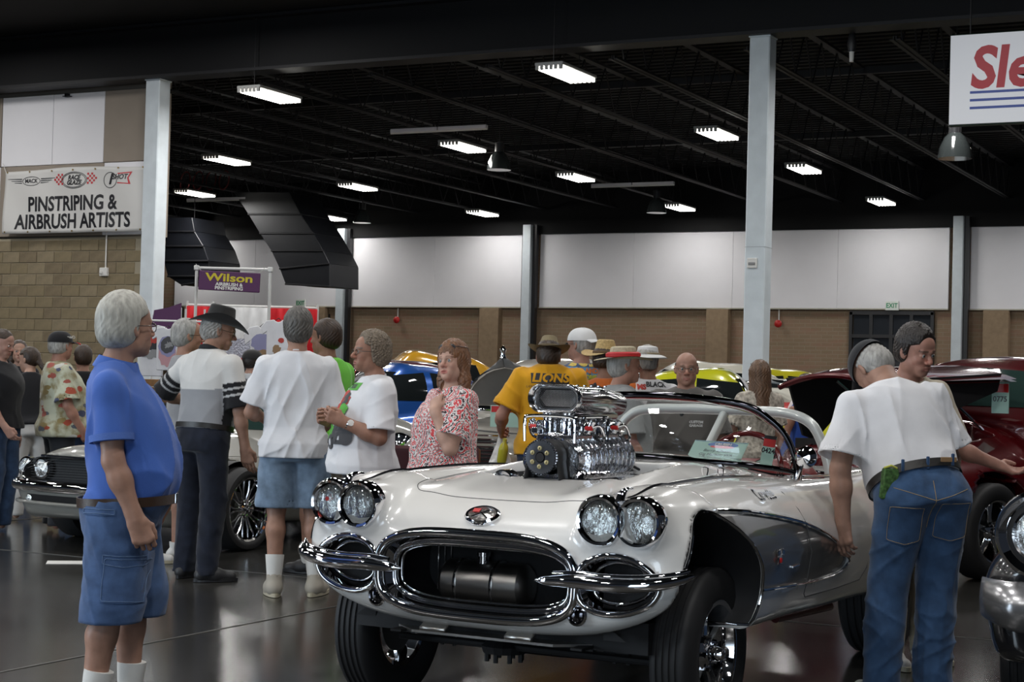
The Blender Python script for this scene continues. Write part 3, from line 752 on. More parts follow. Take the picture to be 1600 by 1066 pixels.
def wheel(parent, x, y, z, r, w, rim, style='spoke', steer=0, n=None, name='wheel', deep=.03, detail=True):
    """side = sign of y faces outward"""
    s = 1 if y > 0 else -1
    t = bpy.data.objects.new(name, None); C.objects.link(t); t.parent = parent; t.location = (x, y, z)
    t.rotation_euler = (0, 0, R(steer) + (0 if s > 0 else math.pi))
    hw = w / 2; sh = r - rim
    prof = [(rim - .012, -hw * .78), (rim + sh * .15, -hw * .96), (rim + sh * .45, -hw), (rim + sh * .78, -hw * .95), (r - .012, -hw * .82), (r, -hw * .68)]
    for q in (-.45, -.15, .15, .45): prof += [(r, hw * (q - .09)), (r - .006, hw * (q - .06)), (r - .006, hw * (q + .06)), (r, hw * (q + .09))] if detail else []
    prof += [(r, hw * .68), (r - .012, hw * .82), (rim + sh * .78, hw * .95), (rim + sh * .45, hw), (rim + sh * .15, hw * .96), (rim - .012, hw * .78)]
    m = MB(); m.lathe(prof, 56, 'y', cap=False); m.build('tire', M_tire, t, auto=50)
    m = MB(); m.lathe([(rim + .006, hw * .8), (rim + .01, hw * .86), (rim, hw * .9), (rim - .014, hw * .84), (rim - .022, hw * .6), (rim - .03, hw * .2), (rim - .03, -hw * .7), (rim + .004, -hw * .8)], 48, 'y', cap=False); m.build('rim', M_chrome if style != 'dark' else M_alu, t)
    yf = hw * .62 - deep
    if style == 'spoke':       # five broad cast spokes
        for i in range(n or 5):
            a = 2 * math.pi * i / (n or 5) + .3
            m = MB(); dz = .5
            P = [(.03, -.028), (rim * .55, -.022), (rim - .02, -.04), (rim - .02, .04), (rim * .55, .022), (.03, .028)]
            m.prism(P, yf - .03, yf); m.V = [v[:, [0, 2, 1]] for v in m.V]; m.F = [tuple(reversed(q)) for q in m.F]
            m.xf(Matrix.Rotation(-a, 4, 'Y')); o = m.build('spoke', M_alu, t); b = o.modifiers.new('b', 'BEVEL'); b.width = .008; b.segments = 2
    elif style == 'mesh':
        for i in range(n or 12):
            a = 2 * math.pi * i / (n or 12)
            m = MB()
            for e in (-1, 1):
                m.tube([(.05, yf, e * .008), (rim * .6, yf + .012, e * .014), (rim - .03, yf + .015, e * .036)], .0085, 6)
            m.xf(Matrix.Rotation(-a, 4, 'Y')); m.build('spoke', M_alu, t)
    m = MB(); m.lathe([(.07, yf - .05), (.075, yf - .005), (.055, yf + .012), (.032, yf + .022), (.03, yf + .05), (.022, yf + .075), (0, yf + .085)], 24, 'y'); m.build('hub_cap', M_chrome, t)
    m = MB()
    for i in range(5):
        a = 2 * math.pi * i / 5; m.lathe([(.011, yf), (.011, yf + .028), (0, yf + .032)], 6, 'y', (.062 * math.cos(a), 0, .062 * math.sin(a)))
    m.build('lug_nuts', M_chrome, t)
    m = MB(); m.lathe([(.13, -.04), (.13, -.02), (0, -.02)], 24, 'y'); m.lathe([(.05, -.05), (.05, -hw)], 12, 'y'); m.build('brake', mat('brake_steel', (.12, .12, .12), rough=.45, metal=.8), t)
    return t
def pocket(f, outline, back, name, m, parent, shrink=.985, proj=on_front, depthaxis=0):
    """dark liner inside a cut-out: outline on the surface pulled back along an axis"""
    c = np.mean(outline, 0); ol = c + (np.array(outline) - c) * shrink; n = len(ol)
    return ol
# ================================================================ WHITE CONVERTIBLE
M_vwhite = paint('white_car_paint', (.74, .73, .705), rough=.22)
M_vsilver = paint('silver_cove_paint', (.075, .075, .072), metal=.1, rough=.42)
M_vred = mat('dark_red_interior', (.13, .008, .008), rough=.35, coat=.5)
CAR = thing('convertible', 'white 1950s two-seat convertible with four headlamps and supercharged engine through the hood', 'car', .156, 7.03, 0, 28)
_Zf = spline([-3.62, -3.45, -3.1, -2.6, -2.0, -1.4, -.85, -.3, .17, .42, .52, .6, .7], [.70, .83, .93, .965, .955, .965, .985, .995, .985, .97, .955, .93, .90])
_Zc = spline([-3.62, -3.3, -2.8, -2.2, -1.8, -.75, -.6, -.4, -.1, .1, .3, .42, .52, .58, .64, .7], [.70, .86, .95, .975, .985, 1.035, 1.03, 1.018, .99, .968, .938, .915, .893, .868, .83, .78])
_Wp = spline([-3.65, -3.5, -3.2, -2.6, -1.8, -1.0, -.2, .1, .35, .5, .6, .72], [.72, .79, .85, .885, .875, .90, .93, .93, .895, .855, .82, .77])
_Ws = spline([.3, .42, .52, .64, .76, .88, 1.0, 1.1], [-.11, -.055, -.028, -.008, 0, -.012, -.04, -.08])
_XN = spline([.34, .40, .44, .48, .54, .62, .70, .78, .83, .87, .92, 1.0], [.44, .525, .565, .59, .605, .61, .608, .60, .585, .55, .49, .40])
_Bz = spline([-3.65, -3.2, -2.4, -1.45, -.2, .3, .45, .7], [.50, .42, .36, .375, .42, .42, .41, .42])
ARC = (.20, .49, .418)
RAR = (-2.56, .40, .40)
def arch_poly(c, front):
    cx, cz, r = c; q = np.linspace(0, math.pi, 40); P = [(cx + math.cos(t) * r, cz + math.sin(t) * r) for t in q]
    if front:
        return curve3([(p_[0], p_[1], 0) for p_ in [(.490, .30), (.495, .45), (.500, .60), (.494, .69), (.467, .758), (.427, .822), (.37, .876), (.295, .903), (.20, .900), (.10, .850), (.0, .778), (-.075, .695), (-.115, .60), (-.119, .52), (-.08, .44), (-.03, .30)]], 60)[:, :2]
    return np.array([(cx + r - .02, .25)] + P + [(cx - r + .02, .25)])
APF = arch_poly(ARC, True); APR = arch_poly(RAR, False)
def v_body0(P):
    x = P[:, 0]; ya = np.abs(P[:, 1]); z = P[:, 2]
    s = np.clip((ya - .27) / .33, 0, 1); w = s * s * (3 - 2 * s)
    T = _Zf(x) * w + _Zc(x) * (1 - w)
    fr = np.clip((x + .9) / .4, 0, 1) * np.clip((.62 - x) / .25, 0, 1)
    T = T - .022 * fr * np.exp(-((ya - .46) / .055) ** 2) + .012 * fr * np.exp(-((ya - .30) / .06) ** 2)
    T = T - np.where(ya > .6, 1.35 * (ya - .6) ** 2, 0)
    d = z - T
    d2 = ya - (_Wp(x) + _Ws(z))
    nose = _XN(z) - .045 * (ya / .7) ** 2 * np.where(ya < 1, 1, 1)
    d3 = (x - nose) * .9
    d = smax(d * .95, d2, .20); d = smax(d, d3, .14)
    # headlamp buckets
    for hy in (.53, .675):
        ax = np.sqrt((ya - hy) ** 2 + (z - .872) ** 2) - .093
        b = smax(ax, np.maximum(x - (.587 - (hy - .53) * .25), .2 - x), .02); d = smin(d, b, .07)
    bot = _Bz(x) + .24 * np.clip(x / .5, 0, 1.2) * np.clip(ya / .9, 0, 1.1) ** 3.5
    d = smax(d, bot - z, .05)
    d = smax(d, -3.60 - x + .06 * (z - .7) ** 2, .2)
    return d
def sup(u, v, a, b, e): return ((np.abs(u / a) ** e + np.abs(v / b) ** e) ** (1 / e) - 1) * min(a, b)
NAC = np.array([(.447, .575), (.443, .66), (.47, .71), (.53, .740), (.59, .746), (.66, .73), (.715, .698), (.748, .655), (.745, .61), (.705, .565), (.61, .53), (.51, .533)])
def poly_sd(u, v, poly):
    poly = np.asarray(poly); d = np.full(len(u), 1e9); ins = np.zeros(len(u), bool)
    n = len(poly)
    for i in range(n):
        a = poly[i]; b = poly[(i + 1) % n]; e = b - a
        t = np.clip(((u - a[0]) * e[0] + (v - a[1]) * e[1]) / (e @ e + 1e-12), 0, 1)
        d = np.minimum(d, (u - a[0] - e[0] * t) ** 2 + (v - a[1] - e[1] * t) ** 2)
        c = ((a[1] <= v) & (b[1] > v)) | ((b[1] <= v) & (a[1] > v))
        xi = a[0] + (v - a[1]) * e[0] / (e[1] if abs(e[1]) > 1e-9 else 1e-9)
        ins ^= c & (u < xi)
    d = np.sqrt(d); return np.where(ins, -d, d)
COVE_T = curve3([(.18, .905, 0), (.0, .895, 0), (-.25, .872, 0), (-.74, .803, 0), (-1.16, .70, 0), (-1.36, .626, 0), (-1.445, .583, 0)], 40)[:, :2]
COVE_B = curve3([(-.119, .578, 0), (-.757, .546, 0), (-1.17, .54, 0), (-1.36, .553, 0), (-1.445, .583, 0)], 30)[:, :2]
COVE = np.concatenate([COVE_T, COVE_B[::-1]])
NACP = curve3(np.c_[NAC, 0 * NAC[:, :1]], 36, closed=True)[:, :2]
def v_body(P):
    d = v_body0(P); x = P[:, 0]; y = P[:, 1]; ya = np.abs(y); z = P[:, 2]
    k = .012
    for (cx, cz, r) in (ARC, RAR):
        m = (np.abs(x - cx) < r + .1)
        if m.any():
            c = poly_sd(x[m], z[m], APF if cx > 0 else APR)
            d[m] = smax(d[m], -np.maximum(c, .50 - ya[m]), k)
    m = x > .1
    if m.any():
        d[m] = smax(d[m], -np.maximum(sup(ya[m], z[m] - .627, .425, .152, 3.4), .22 - x[m]), k)
        d[m] = smax(d[m], -np.maximum(poly_sd(ya[m], z[m], NACP), .46 - x[m]), k)
    m = (x > -.85) & (x < .1)
    if m.any(): d[m] = smax(d[m], -np.maximum(np.maximum(np.abs(x[m] + .335) - .32, np.abs(y[m]) - .33), .62 - z[m]), k)
    m = (x > -2.1) & (x < -.8)
    if m.any(): d[m] = smax(d[m], -np.maximum(sup(x[m] + 1.62, y[m], .43, .655, 5), .52 - z[m]), .02)
    m = (x < .3) & (x > -1.6) & (ya > .6)
    if m.any():
        pd = poly_sd(x[m], z[m], COVE); base = v_body0(P[m] + np.stack([0 * x[m], np.sign(y[m]) * .014, 0 * x[m]], 1))
        d[m] = np.where(pd < .01, smax(d[m], -smax(pd, -base, .006), .004), d[m])
    return d
VH = .0125
V, Q = mesh_f(v_body, (-3.7, -1.5 * VH, .33), (.70, 1.0, 1.12), VH, 3)
V, Q = drop_faces(V, Q, V[:, 1] > -.5 * VH)
V[np.abs(V[:, 1]) < .25 * VH, 1] = 0
n0 = len(V); Vm = V * np.array([1, -1, 1]); V2 = np.concatenate([V, Vm]); Q2 = np.concatenate([Q, Q[:, ::-1] + n0])
me = fast_mesh('body', V2, Q2)
bm = bmesh.new(); bm.from_mesh(me); bmesh.ops.remove_doubles(bm, verts=[v for v in bm.verts if abs(v.co.y) < 1e-6], dist=.0005)
bm.to_mesh(me); bm.free()
body = link('body', me, M_vwhite, CAR)
# liners for the cut-outs
def liner_arch(poly, name, s):
    c = poly.mean(0); L2 = c + (poly - c) * .985; L2 = L2[L2[:, 1] > .41]
    So, hit = cast(v_body0, np.stack([L2[:, 0], np.full(len(L2), 1.3 * s), L2[:, 1]], 1), (0, -s, 0), .78); So[:, 1] = np.where(hit, So[:, 1] - s * .012, s * .6)
    n = len(L2); Bk = So.copy(); Bk[:, 1] = s * .505; V = np.concatenate([So, Bk, Bk.mean(0)[None]])
    F = [(i, i + 1, i + 1 + n, i + n) for i in range(n - 1)] + [(i + n, i + 1 + n, 2 * n) for i in range(n - 1)]
    return MB().add(V, F).build(name, M_under, CAR)
for s in (1, -1):
    liner_arch(APF, 'arch_liner', s); liner_arch(APR, 'arch_liner', s)
def loop_pocket(loop2, x_front_off, x_back, name, m, shrink=.97):
    c = loop2.mean(0); L2 = c + (loop2 - c) * shrink
    Fp = on_front(v_body0, L2); Fp[:, 0] -= x_front_off; Bp = Fp.copy(); Bp[:, 0] = x_back
    n = len(L2); V = np.concatenate([Fp, Bp, Bp.mean(0)[None]])
    F = [(i, (i + 1) % n, (i + 1) % n + n, i + n) for i in range(n)] + [(i + n, (i + 1) % n + n, 2 * n) for i in range(n)]
    return MB().add(V, F).build(name, m, CAR)
a = np.linspace(0, 2 * np.pi, 72, endpoint=False)
def suploop(a_, b_, e, cz): return np.stack([np.sign(np.cos(a)) * np.abs(np.cos(a)) ** (2 / e) * a_, cz + np.sign(np.sin(a)) * np.abs(np.sin(a)) ** (2 / e) * b_], 1)
MOUTH = suploop(.425, .152, 3.4, .627)
loop_pocket(MOUTH, .012, .23, 'grille_opening', M_under)
for s in (1, -1):
    loop_pocket(NACP * np.array([s, 1]), .012, .47, 'grille_pocket', mat('dark_chrome', (.08, .08, .09), rough=.08, metal=1))
# chrome surrounds
def loop_tube(loop2, r, name, off=.004, back=0.0, m=M_chrome, flat=1.0, parent=None):
    p = on_front(v_body0, loop2, off); p[:, 0] -= back
    return MB().tube(p, r, 10, closed=True, flat=flat).build(name, m, parent or CAR)
loop_tube(suploop(.432, .158, 3.4, .627), .021, 'grille_surround', .002)
A1 = on_front(v_body0, suploop(.425, .152, 3.4, .627), .003); A2 = on_front(v_body0, suploop(.385, .120, 3.6, .622)); A2[:, 0] -= .06
MB().add(np.concatenate([A1, A2]), [(i, (i + 1) % 72, (i + 1) % 72 + 72, i + 72) for i in range(72)]).build('grille_frame', M_chrome, CAR)
loop_tube(suploop(.385, .120, 3.6, .622), .010, 'inner_grille_ring', 0, .055)
loop_tube(suploop(.375, .108, 3.6, .625), .007, 'inner_grille_ring', 0, .085)
for s in (1, -1):
    L2 = NACP * np.array([s, 1]); loop_tube(L2, .014, 'pocket_surround', .002)
    c = L2.mean(0); loop_tube(c + (L2 - c) * .72, .008, 'pocket_ring', 0, .05)
    A1 = on_front(v_body0, L2, .002); A2 = on_front(v_body0, c + (L2 - c) * .86); A2[:, 0] -= .03; nn = len(L2)
    MB().add(np.concatenate([A1, A2]), [(i, (i + 1) % nn, (i + 1) % nn + nn, i + nn) for i in range(nn)]).build('pocket_frame', M_chrome, CAR)
    # front bumper blade, one each side
    P = curve3([(.652, .295, .640), (.655, .36, .643), (.655, .46, .648), (.648, .58, .645), (.630, .68, .648), (.600, .76, .656), (.56, .82, .668), (.50, .862, .684)], 46); P[:, 1] *= s
    rr = np.interp(np.linspace(0, 1, len(P)), [0, .08, .25, .5, .75, .93, 1], [.004, .018, .028, .031, .027, .018, .012])
    bp_ = MB().tube(P, rr, 14, up=(0, 0, 1), flat=.95).build('bumper', M_chrome, CAR)
    P2 = P.copy(); P2[:, 0] -= .02; P2[:, 2] += .024
    MB().tube(P2[6:-2], rr[6:-2] * .5, 10).build('bumper_ridge', M_chrome, bp_)
    MB().tube([(.52, s * .60, .64), (.66, s * .60, .643)], .02, 10).build('bumper_bracket', M_under, bp_)
    # headlamps
    for hy in (.53, .675):
        hx = .594 - (hy - .53) * .17
        m = MB(); m.lathe([(.094, -.05), (.098, -.01), (.096, .012), (.088, .026), (.079, .022), (.0735, .008), (.074, -.01)], 40, 'x', (hx, s * hy, .872), cap=False)
        b = m.build('headlamp_bezel', M_chrome, CAR)
        m = MB(); m.lathe([(.0735, .004), (.066, .014), (.045, .024), (.02, .029), (0, .03)], 32, 'x', (hx, s * hy, .872)); m.build('lens', M_glass, b)
        m = MB(); m.lathe([(.072, .002), (.06, -.02), (.04, -.035), (.012, -.04), (0, -.03)], 32, 'x', (hx, s * hy, .872)); m.build('reflector', M_lens, b)
        m = MB(); m.lathe([(.016, -.035), (.016, -.012), (0, -.008)], 12, 'x', (hx, s * hy, .872)); m.build('bulb_cap', M_chrome, b)
    if s < 0: MB().lathe([(.0085, 0), (.0085, .0012), (0, .0013)], 16, 'x', (.588, -.688, .885)).build('red_sticker', mat('red_dot', (.7, .06, .05), rough=.4), CAR)
    MB().box((.565, s * .602, .872), (.05, .014, .09), bev=.005).build('red_insert', M_red, CAR)
    # hood-top ornament and spear along the fender crown
    MB().tube(curve3([(.585, s * .602, .945), (.565, s * .602, .972), (.52, s * .600, .985), (.47, s * .598, .985)], 12), np.linspace(.020, .008, 13)[:13], 10).build('fender_ornament', M_chrome, CAR)
    xs = np.linspace(.50, -.86, 40); S = on_top(v_body0, np.stack([xs, s * (.598 + .0 * xs)], 1), .001)
    MB().tube(S, np.r_[np.linspace(.004, .0075, 8), np.full(24, .0075), np.linspace(.0075, .002, 8)], 8).build('spear_trim', mat('dark_trim', (.03, .03, .035), rough=.1, metal=.6), CAR)
    # fog lamps
    S = on_front(v_body0, [(s * .44, .515)], 0)[0]
    m = MB(); m.lathe([(.042, -.01), (.042, .006), (.034, .014), (.031, .006)], 24, 'x', S, cap=False); b = m.build('fog_lamp', M_chrome, CAR)
    m = MB(); m.lathe([(.032, .004), (.02, .012), (0, .014)], 20, 'x', S); m.build('lens', bpy.data.materials['dark_chrome'], b)
    # arch lips and cove trim
    aa = np.linspace(-.75, math.pi + .42, 60); pts = []
    for q in aa:
        dz = math.sin(q) * ARC[2]; pts.append((ARC[0] + math.cos(q) * ARC[2], ARC[1] + (dz if dz > 0 else dz / .55)))
    pts = APF[(APF[:, 1] > .40)]; pts = np.array([p for p in pts if not (p[0] > .45 and p[1] < .70)]); S = on_side(v_body0, pts, s, -.004)
    MB().tube(S, .0065, 8).build('arch_trim', M_chrome, CAR)
    Lf = APF[(APF[:, 0] < .19) & (APF[:, 1] > .575)] + np.array([-.004, 0]); Lf[0] = (.18, .903)
    top = np.r_[[Lf[0]], COVE_T[1:]]; bot = np.r_[[Lf[-1]], COVE_B[1:]]; tip = np.repeat(COVE_T[-1:], 4, 0)
    G, F = coons(top, bot, Lf, tip, 60, 16); G = G.reshape(16, 60, 2); cg = np.array([-.55, .70])
    S = on_side(v_body0, (cg + (G.reshape(-1, 2) - cg) * .992), s, -.0105)
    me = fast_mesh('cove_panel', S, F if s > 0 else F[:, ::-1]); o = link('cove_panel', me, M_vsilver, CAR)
    S = on_side(v_body0, np.r_[COVE_T[1:], COVE_B[::-1][1:]], s, .001); MB().tube(S, .0055, 8).build('cove_trim', M_chrome, CAR)
    # door and seams
    S = on_side(v_body0, [(-.70, .985), (-.72, .93), (-.745, .86), (-.755, .80)], s, .0); MB().tube(S, .0022, 6).build('door_seam', M_seam, CAR)
    S = on_side(v_body0, [(-.755, .80), (-.76, .68), (-.75, .56), (-.745, .50), (-.78, .482), (-1.3, .468), (-1.72, .468), (-1.80, .52), (-1.83, .7), (-1.82, .9), (-1.80, .96)], s, -.0)
    MB().tube(S, .0025, 6).build('door_seam', M_seam, CAR)
    MB().box((-1.28, s * .895, .95), (.10, .02, .018), bev=.006).build('door_handle', M_chrome, CAR)
# lettering and badges on the left side
def side_deco(name, V, F, x0, z0, s, m, off=.002):
    V = np.array(V)[:, :2]; P = np.stack([x0 - s * V[:, 0], np.full(len(V), 1.3 * s), z0 + V[:, 1]], 1)
    S, _ = cast(v_body0, P, (0, -s, 0), 1.0); N = grad(v_body0, S); N /= np.linalg.norm(N, axis=1)[:, None]
    return MB().add(S + N * off, F).build(name, m, CAR, smooth=False)
for s in (1, -1):
    V, F = text_mesh('Corvette', .062, shear=.35, bold=.0012); side_deco('script', V, F, -.46, .932, s, M_chrome, .003)
    m = MB()
    for e in (-1, 1):
        m.box((-.315, 0, 0), (.008, .006, .055), rot=Matrix.Rotation(e * .7, 3, 'Y')); m.box((-.315 + e * .025, 0, .028), (.034, .008, .022), rot=Matrix.Rotation(e * .3, 3, 'Y'), bev=.002)
    S = on_side(v_body0, [(-.315, .685)], s, -.004)[0]; m.xf(Matrix.Translation((0, S[1], .685))); m.build('badge', M_chrome, CAR)
    MB().box((-.30, S[1] + .006 * s, .682), (.02, .008, .022), bev=.004).build('badge_red', M_red, CAR)
    MB().tube(on_side(v_body0, [(-.50, .636), (-.55, .637), (-.60, .637)], s, -.006), .004, 6).build('badge_bar', M_chrome, CAR)
# front emblem
S = on_front(v_body0, [(0, .850)], 0); EN_ = grad(v_body0, S)[0]; EN_ /= np.linalg.norm(EN_); S = S[0] + EN_ * .008; EA = math.degrees(math.atan2(EN_[2], EN_[0]))
E = MB(); E.lathe([(.074, -.012), (.076, .004), (.068, .012), (.060, .009), (.058, .0)], 40, 'x', sy=.68, cap=False); E.xf(Matrix.Translation(S) @ Matrix.Rotation(R(-EA), 4, 'Y')); eb = E.build('emblem', M_chrome, CAR)
E = MB(); E.lathe([(.06, .003), (.03, .008), (0, .009)], 30, 'x', sy=.66); E.xf(Matrix.Translation(S) @ Matrix.Rotation(R(-EA), 4, 'Y')); E.build('emblem_face', mat('pearl_face', (.35, .33, .31), rough=.12, metal=.7, bump=.6, bscale=60), eb)
E = MB()
for e in (-1, 1):
    E.tube([(.013, -.035 * e, -.026), (.013, .03 * e, .02)], .003, 6)
E.xf(Matrix.Translation(S) @ Matrix.Rotation(R(-EA), 4, 'Y')); E.build('crossed_staffs', M_chrome, eb)
E = MB(); E.box((.014, -.026, .012), (.004, .03, .02)); E.xf(Matrix.Translation(S) @ Matrix.Rotation(R(-EA), 4, 'Y')); E.build('red_flag', M_red, eb, smooth=False)
# hood seam
hp = curve3([(-.62, -.50, 0), (-.2, -.475, 0), (.2, -.45, 0), (.355, -.405, 0), (.395, -.30, 0), (.41, 0, 0), (.395, .30, 0), (.355, .405, 0), (.2, .45, 0), (-.2, .475, 0), (-.62, .50, 0)], 110)
MB().tube(on_top(v_body0, hp[:, :2], .0002), .0019, 6).build('hood_seam', M_seam, CAR)
# engine bay and cockpit tubs
m = MB(); m.box((-.335, 0, .80), (.62, .64, .36)); o = m.build('engine_bay', M_under, CAR, smooth=False)
o.data.polygons.foreach_set('use_smooth', [False] * len(o.data.polygons))
bm = bmesh.new(); bm.from_mesh(o.data); bmesh.ops.delete(bm, geom=[f for f in bm.faces if f.normal.z > .9], context='FACES'); bm.to_mesh(o.data); bm.free()
ck = np.stack([np.sign(np.cos(a)) * np.abs(np.cos(a)) ** (2 / 5) * .42 - 1.62, np.sign(np.sin(a)) * np.abs(np.sin(a)) ** (2 / 5) * .645], 1)
S = on_top(v_body0, ck, -.01); Bp = S.copy(); Bp[:, 2] = .55; n = len(ck); Vv = np.concatenate([S, Bp, Bp.mean(0)[None]])
MB().add(Vv, [(i, (i + 1) % n, (i + 1) % n + n, i + n) for i in range(n)] + [(i + n, (i + 1) % n + n, 2 * n) for i in range(n)]).build('cockpit_tub', M_vred, CAR)
MB().tube(on_top(v_body0, ck * 1.0 + np.array([0, 0]), .002), .008, 8, closed=True).build('cockpit_trim', M_chrome, CAR)
for s in (1, -1):
    st = MB(); st.box((-1.62, s * .33, .66), (.46, .46, .16), bev=.06); st.box((-1.88, s * .33, .82), (.14, .46, .40), rot=Matrix.Rotation(-.2, 3, 'Y'), bev=.06)
    st.build('seat', M_vred, CAR)
# dashboard and steering wheel
ds = MB(); P = curve3([(-1.24, -.60, .88), (-1.16, -.3, .935), (-1.15, 0, .945), (-1.16, .3, .935), (-1.24, .60, .88)], 20)
ds.tube(P, .085, 12); ds.build('dashboard', M_vred, CAR)
g = MB(); g.lathe([(.075, 0), (.075, .02), (.06, .02)], 24, '-x', (-1.0, .34, .97)); g.build('gauge', M_chrome, CAR)
sw = bpy.data.objects.new('steering_wheel', None); C.objects.link(sw); sw.parent = CAR; sw.location = (-1.42, .34, .985); sw.rotation_euler = (0, R(-24), 0)
q = np.linspace(0, 2 * np.pi, 48, endpoint=False); MB().tube(np.stack([0 * q, .19 * np.cos(q), .19 * np.sin(q)], 1), .014, 10, closed=True).build('wheel_rim', mat('red_wheel', (.085, .006, .006), rough=.12, coat=1), sw)
for k in range(3):
    t_ = math.pi / 2 + k * 2 * math.pi / 3 + math.pi; MB().tube([(0, 0, 0), (.0, .18 * math.cos(t_), .18 * math.sin(t_))], .009, 8).build('wheel_spoke', M_chrome, sw)
MB().tube([(.0, 0, 0), (.28, 0, 0)], .018, 10).build('steering_column', M_chrome, sw); MB().lathe([(.04, -.02), (.04, .0), (0, .01)], 16, '-x').build('horn_button', M_chrome, sw)
# windscreen
_tp = [(-1.25, .668, .985), (-1.23, .668, 1.04), (-1.215, .645, 1.12), (-1.20, .605, 1.185), (-1.185, .555, 1.232), (-1.165, .48, 1.282), (-1.13, .36, 1.312), (-1.09, .18, 1.327)]
topc = curve3([(x_, -y_, z_) for x_, y_, z_ in _tp] + [(-1.08, 0, 1.331)] + _tp[::-1], 84)
_bp = [(-1.25, .665, .985), (-1.20, .655, .998), (-1.12, .60, 1.012), (-1.03, .45, 1.028), (-.975, .22, 1.038)]
basec = curve3([(x_, -y_, z_) for x_, y_, z_ in _bp] + [(-.96, 0, 1.042)] + _bp[::-1], 84)
MB().tube(topc, .0165, 12).build('windscreen_frame', mat('black_chrome', (.035, .035, .04), rough=.06, metal=1.0), CAR)
MB().tube(basec, .012, 12).build('windscreen_base', bpy.data.materials['black_chrome'], CAR)
for s in (1, -1): MB().lathe([(.028, -.02), (.026, .03), (.018, .07), (.012, .1)], 12, 'z', (-1.25, s * .667, .965)).build('frame_foot', M_chrome, CAR)
tr = resample(topc[6:-6], 60); br_ = resample(basec[3:-3], 60); G = np.array([[br_[i] * (1 - t) + tr[i] * t + np.array([.05, 0, 0]) * math.sin(math.pi * t) for i in range(60)] for t in np.linspace(0, 1, 12)])
I = np.arange(720).reshape(12, 60); Fq = np.stack([I[:-1, :-1].ravel(), I[:-1, 1:].ravel(), I[1:, 1:].ravel(), I[1:, :-1].ravel()], 1)
o = link('windscreen', fast_mesh('windscreen', G.reshape(-1, 3), Fq), M_glass, CAR); md = o.modifiers.new('t', 'SOLIDIFY'); md.thickness = .004
# roll bar
M_bar = mat('silver_bar_paint', (.48, .50, .48), rough=.3, coat=.6, metal=.2)
hoop = curve3([(-1.95, -.61, .90), (-1.95, -.60, 1.0), (-1.95, -.55, 1.14), (-1.95, -.49, 1.215), (-1.95, -.40, 1.25), (-1.95, -.2, 1.26), (-1.95, .2, 1.26), (-1.95, .38, 1.252), (-1.95, .49, 1.215), (-1.95, .55, 1.14), (-1.95, .60, 1.0), (-1.95, .61, .90)], 80)
MB().tube(hoop, .026, 14).build('roll_bar', M_bar, CAR)
MB().tube([(-1.95, .045, 1.25), (-1.62, -.10, .70)], .024, 12).build('roll_bar_brace', M_bar, CAR)
# door mirror
mr_ = MB(); mr_.tube(curve3([(-.86, .80, .985), (-.855, .815, 1.02), (-.86, .825, 1.07)], 8), .009, 8); mr_.build('mirror_stalk', M_chrome, CAR)
mr_ = MB(); mr_.lathe([(.0, .035), (.03, .028), (.048, .0), (.05, -.012), (.046, -.014), (0, -.012)], 28, 'x', (-.86, .835, 1.08)); mr_.build('door_mirror', M_chrome, CAR)
# bonnet latch loops, cowl wiper stubs
for y_ in (-.12, -.05): MB().tube(curve3([(-.50, y_ + .62, 1.0), (-.49, y_ + .62, 1.03), (-.48, y_ + .65, 1.03), (-.47, y_ + .65, 1.0)], 8), .003, 6).build('wiper_stub', M_chrome, CAR)
# ---- supercharged engine
EN = bpy.data.objects.new('engine', None); C.objects.link(EN); EN.parent = CAR
M_cast = mat('chromed_casting', (.72, .72, .74), rough=.08, metal=1.0, bump=.35, bscale=45, bdist=.01)
m = MB(); m.box((-.34, 0, .90), (.50, .40, .16), bev=.03); m.build('manifold', M_cast, EN)
bw = MB()
m = MB(); m.tube([(-.04, 0, 1.055), (-.62, 0, 1.055)], .098, 28); m.V[-1][:, 1] *= 1.35; m.build('blower_case', M_cast, EN, auto=30)
for k in range(11):
    m = MB(); m.tube([(-.13 - k * .045, 0, 1.055), (-.142 - k * .045, 0, 1.055)], .110, 28); m.V[-1][:, 1] *= 1.32; m.build('blower_rib', M_cast, EN)
for s in (1, -1):
    m = MB(); m.box((-.33, s * .105, .965), (.56, .07, .10), bev=.02); m.build('blower_foot', M_cast, EN)
    m = MB(); m.box((-.33, s * .22, .90), (.5, .10, .10), rot=Matrix.Rotation(s * -.6, 3, 'X'), bev=.03); m.build('valve_cover', M_cast, EN)
m = MB(); m.lathe([(.115, 0), (.12, .02), (.115, .04), (.07, .055), (.05, .11)], 30, 'x', (-.115, 0, 1.055)); m.build('front_cover', M_cast, EN)
pul = (.055, 0, 1.068)
m = MB(); nt_ = 40
for i in range(nt_):
    t_ = 2 * math.pi * i / nt_
    m.box((.05, .0705 * math.cos(t_), 1.068 + .0705 * math.sin(t_)), (.016, .006, .006), rot=Matrix.Rotation(t_, 3, 'X'))
m.build('pulley_teeth', M_alu, EN, smooth=False)['kind'] = 'stuff'
m = MB(); m.lathe([(.062, -.10), (.062, -.01), (.072, -.01), (.07, .0), (.045, .004), (.024, .004), (.022, .002), (.020, -.03), (0, -.03)], 36, 'x', pul); m.build('drive_pulley', mat('grey_pulley', (.13, .14, .16), rough=.3, metal=.8), EN)
m = MB(); m.lathe([(.0185, -.02), (.0185, .0055), (0, .0055)], 20, 'x', pul); m.build('pulley_hole', M_under, EN)
for i in range(6):
    t_ = math.pi / 6 + i * math.pi / 3
    MB().lathe([(.0095, 0), (.0095, .008), (.006, .01), (0, .01)], 12, 'x', (pul[0] + .003, .038 * math.cos(t_), 1.068 + .038 * math.sin(t_))).build('pulley_bolt', mat('brass_bolt', (.35, .30, .16), rough=.35, metal=1), EN)
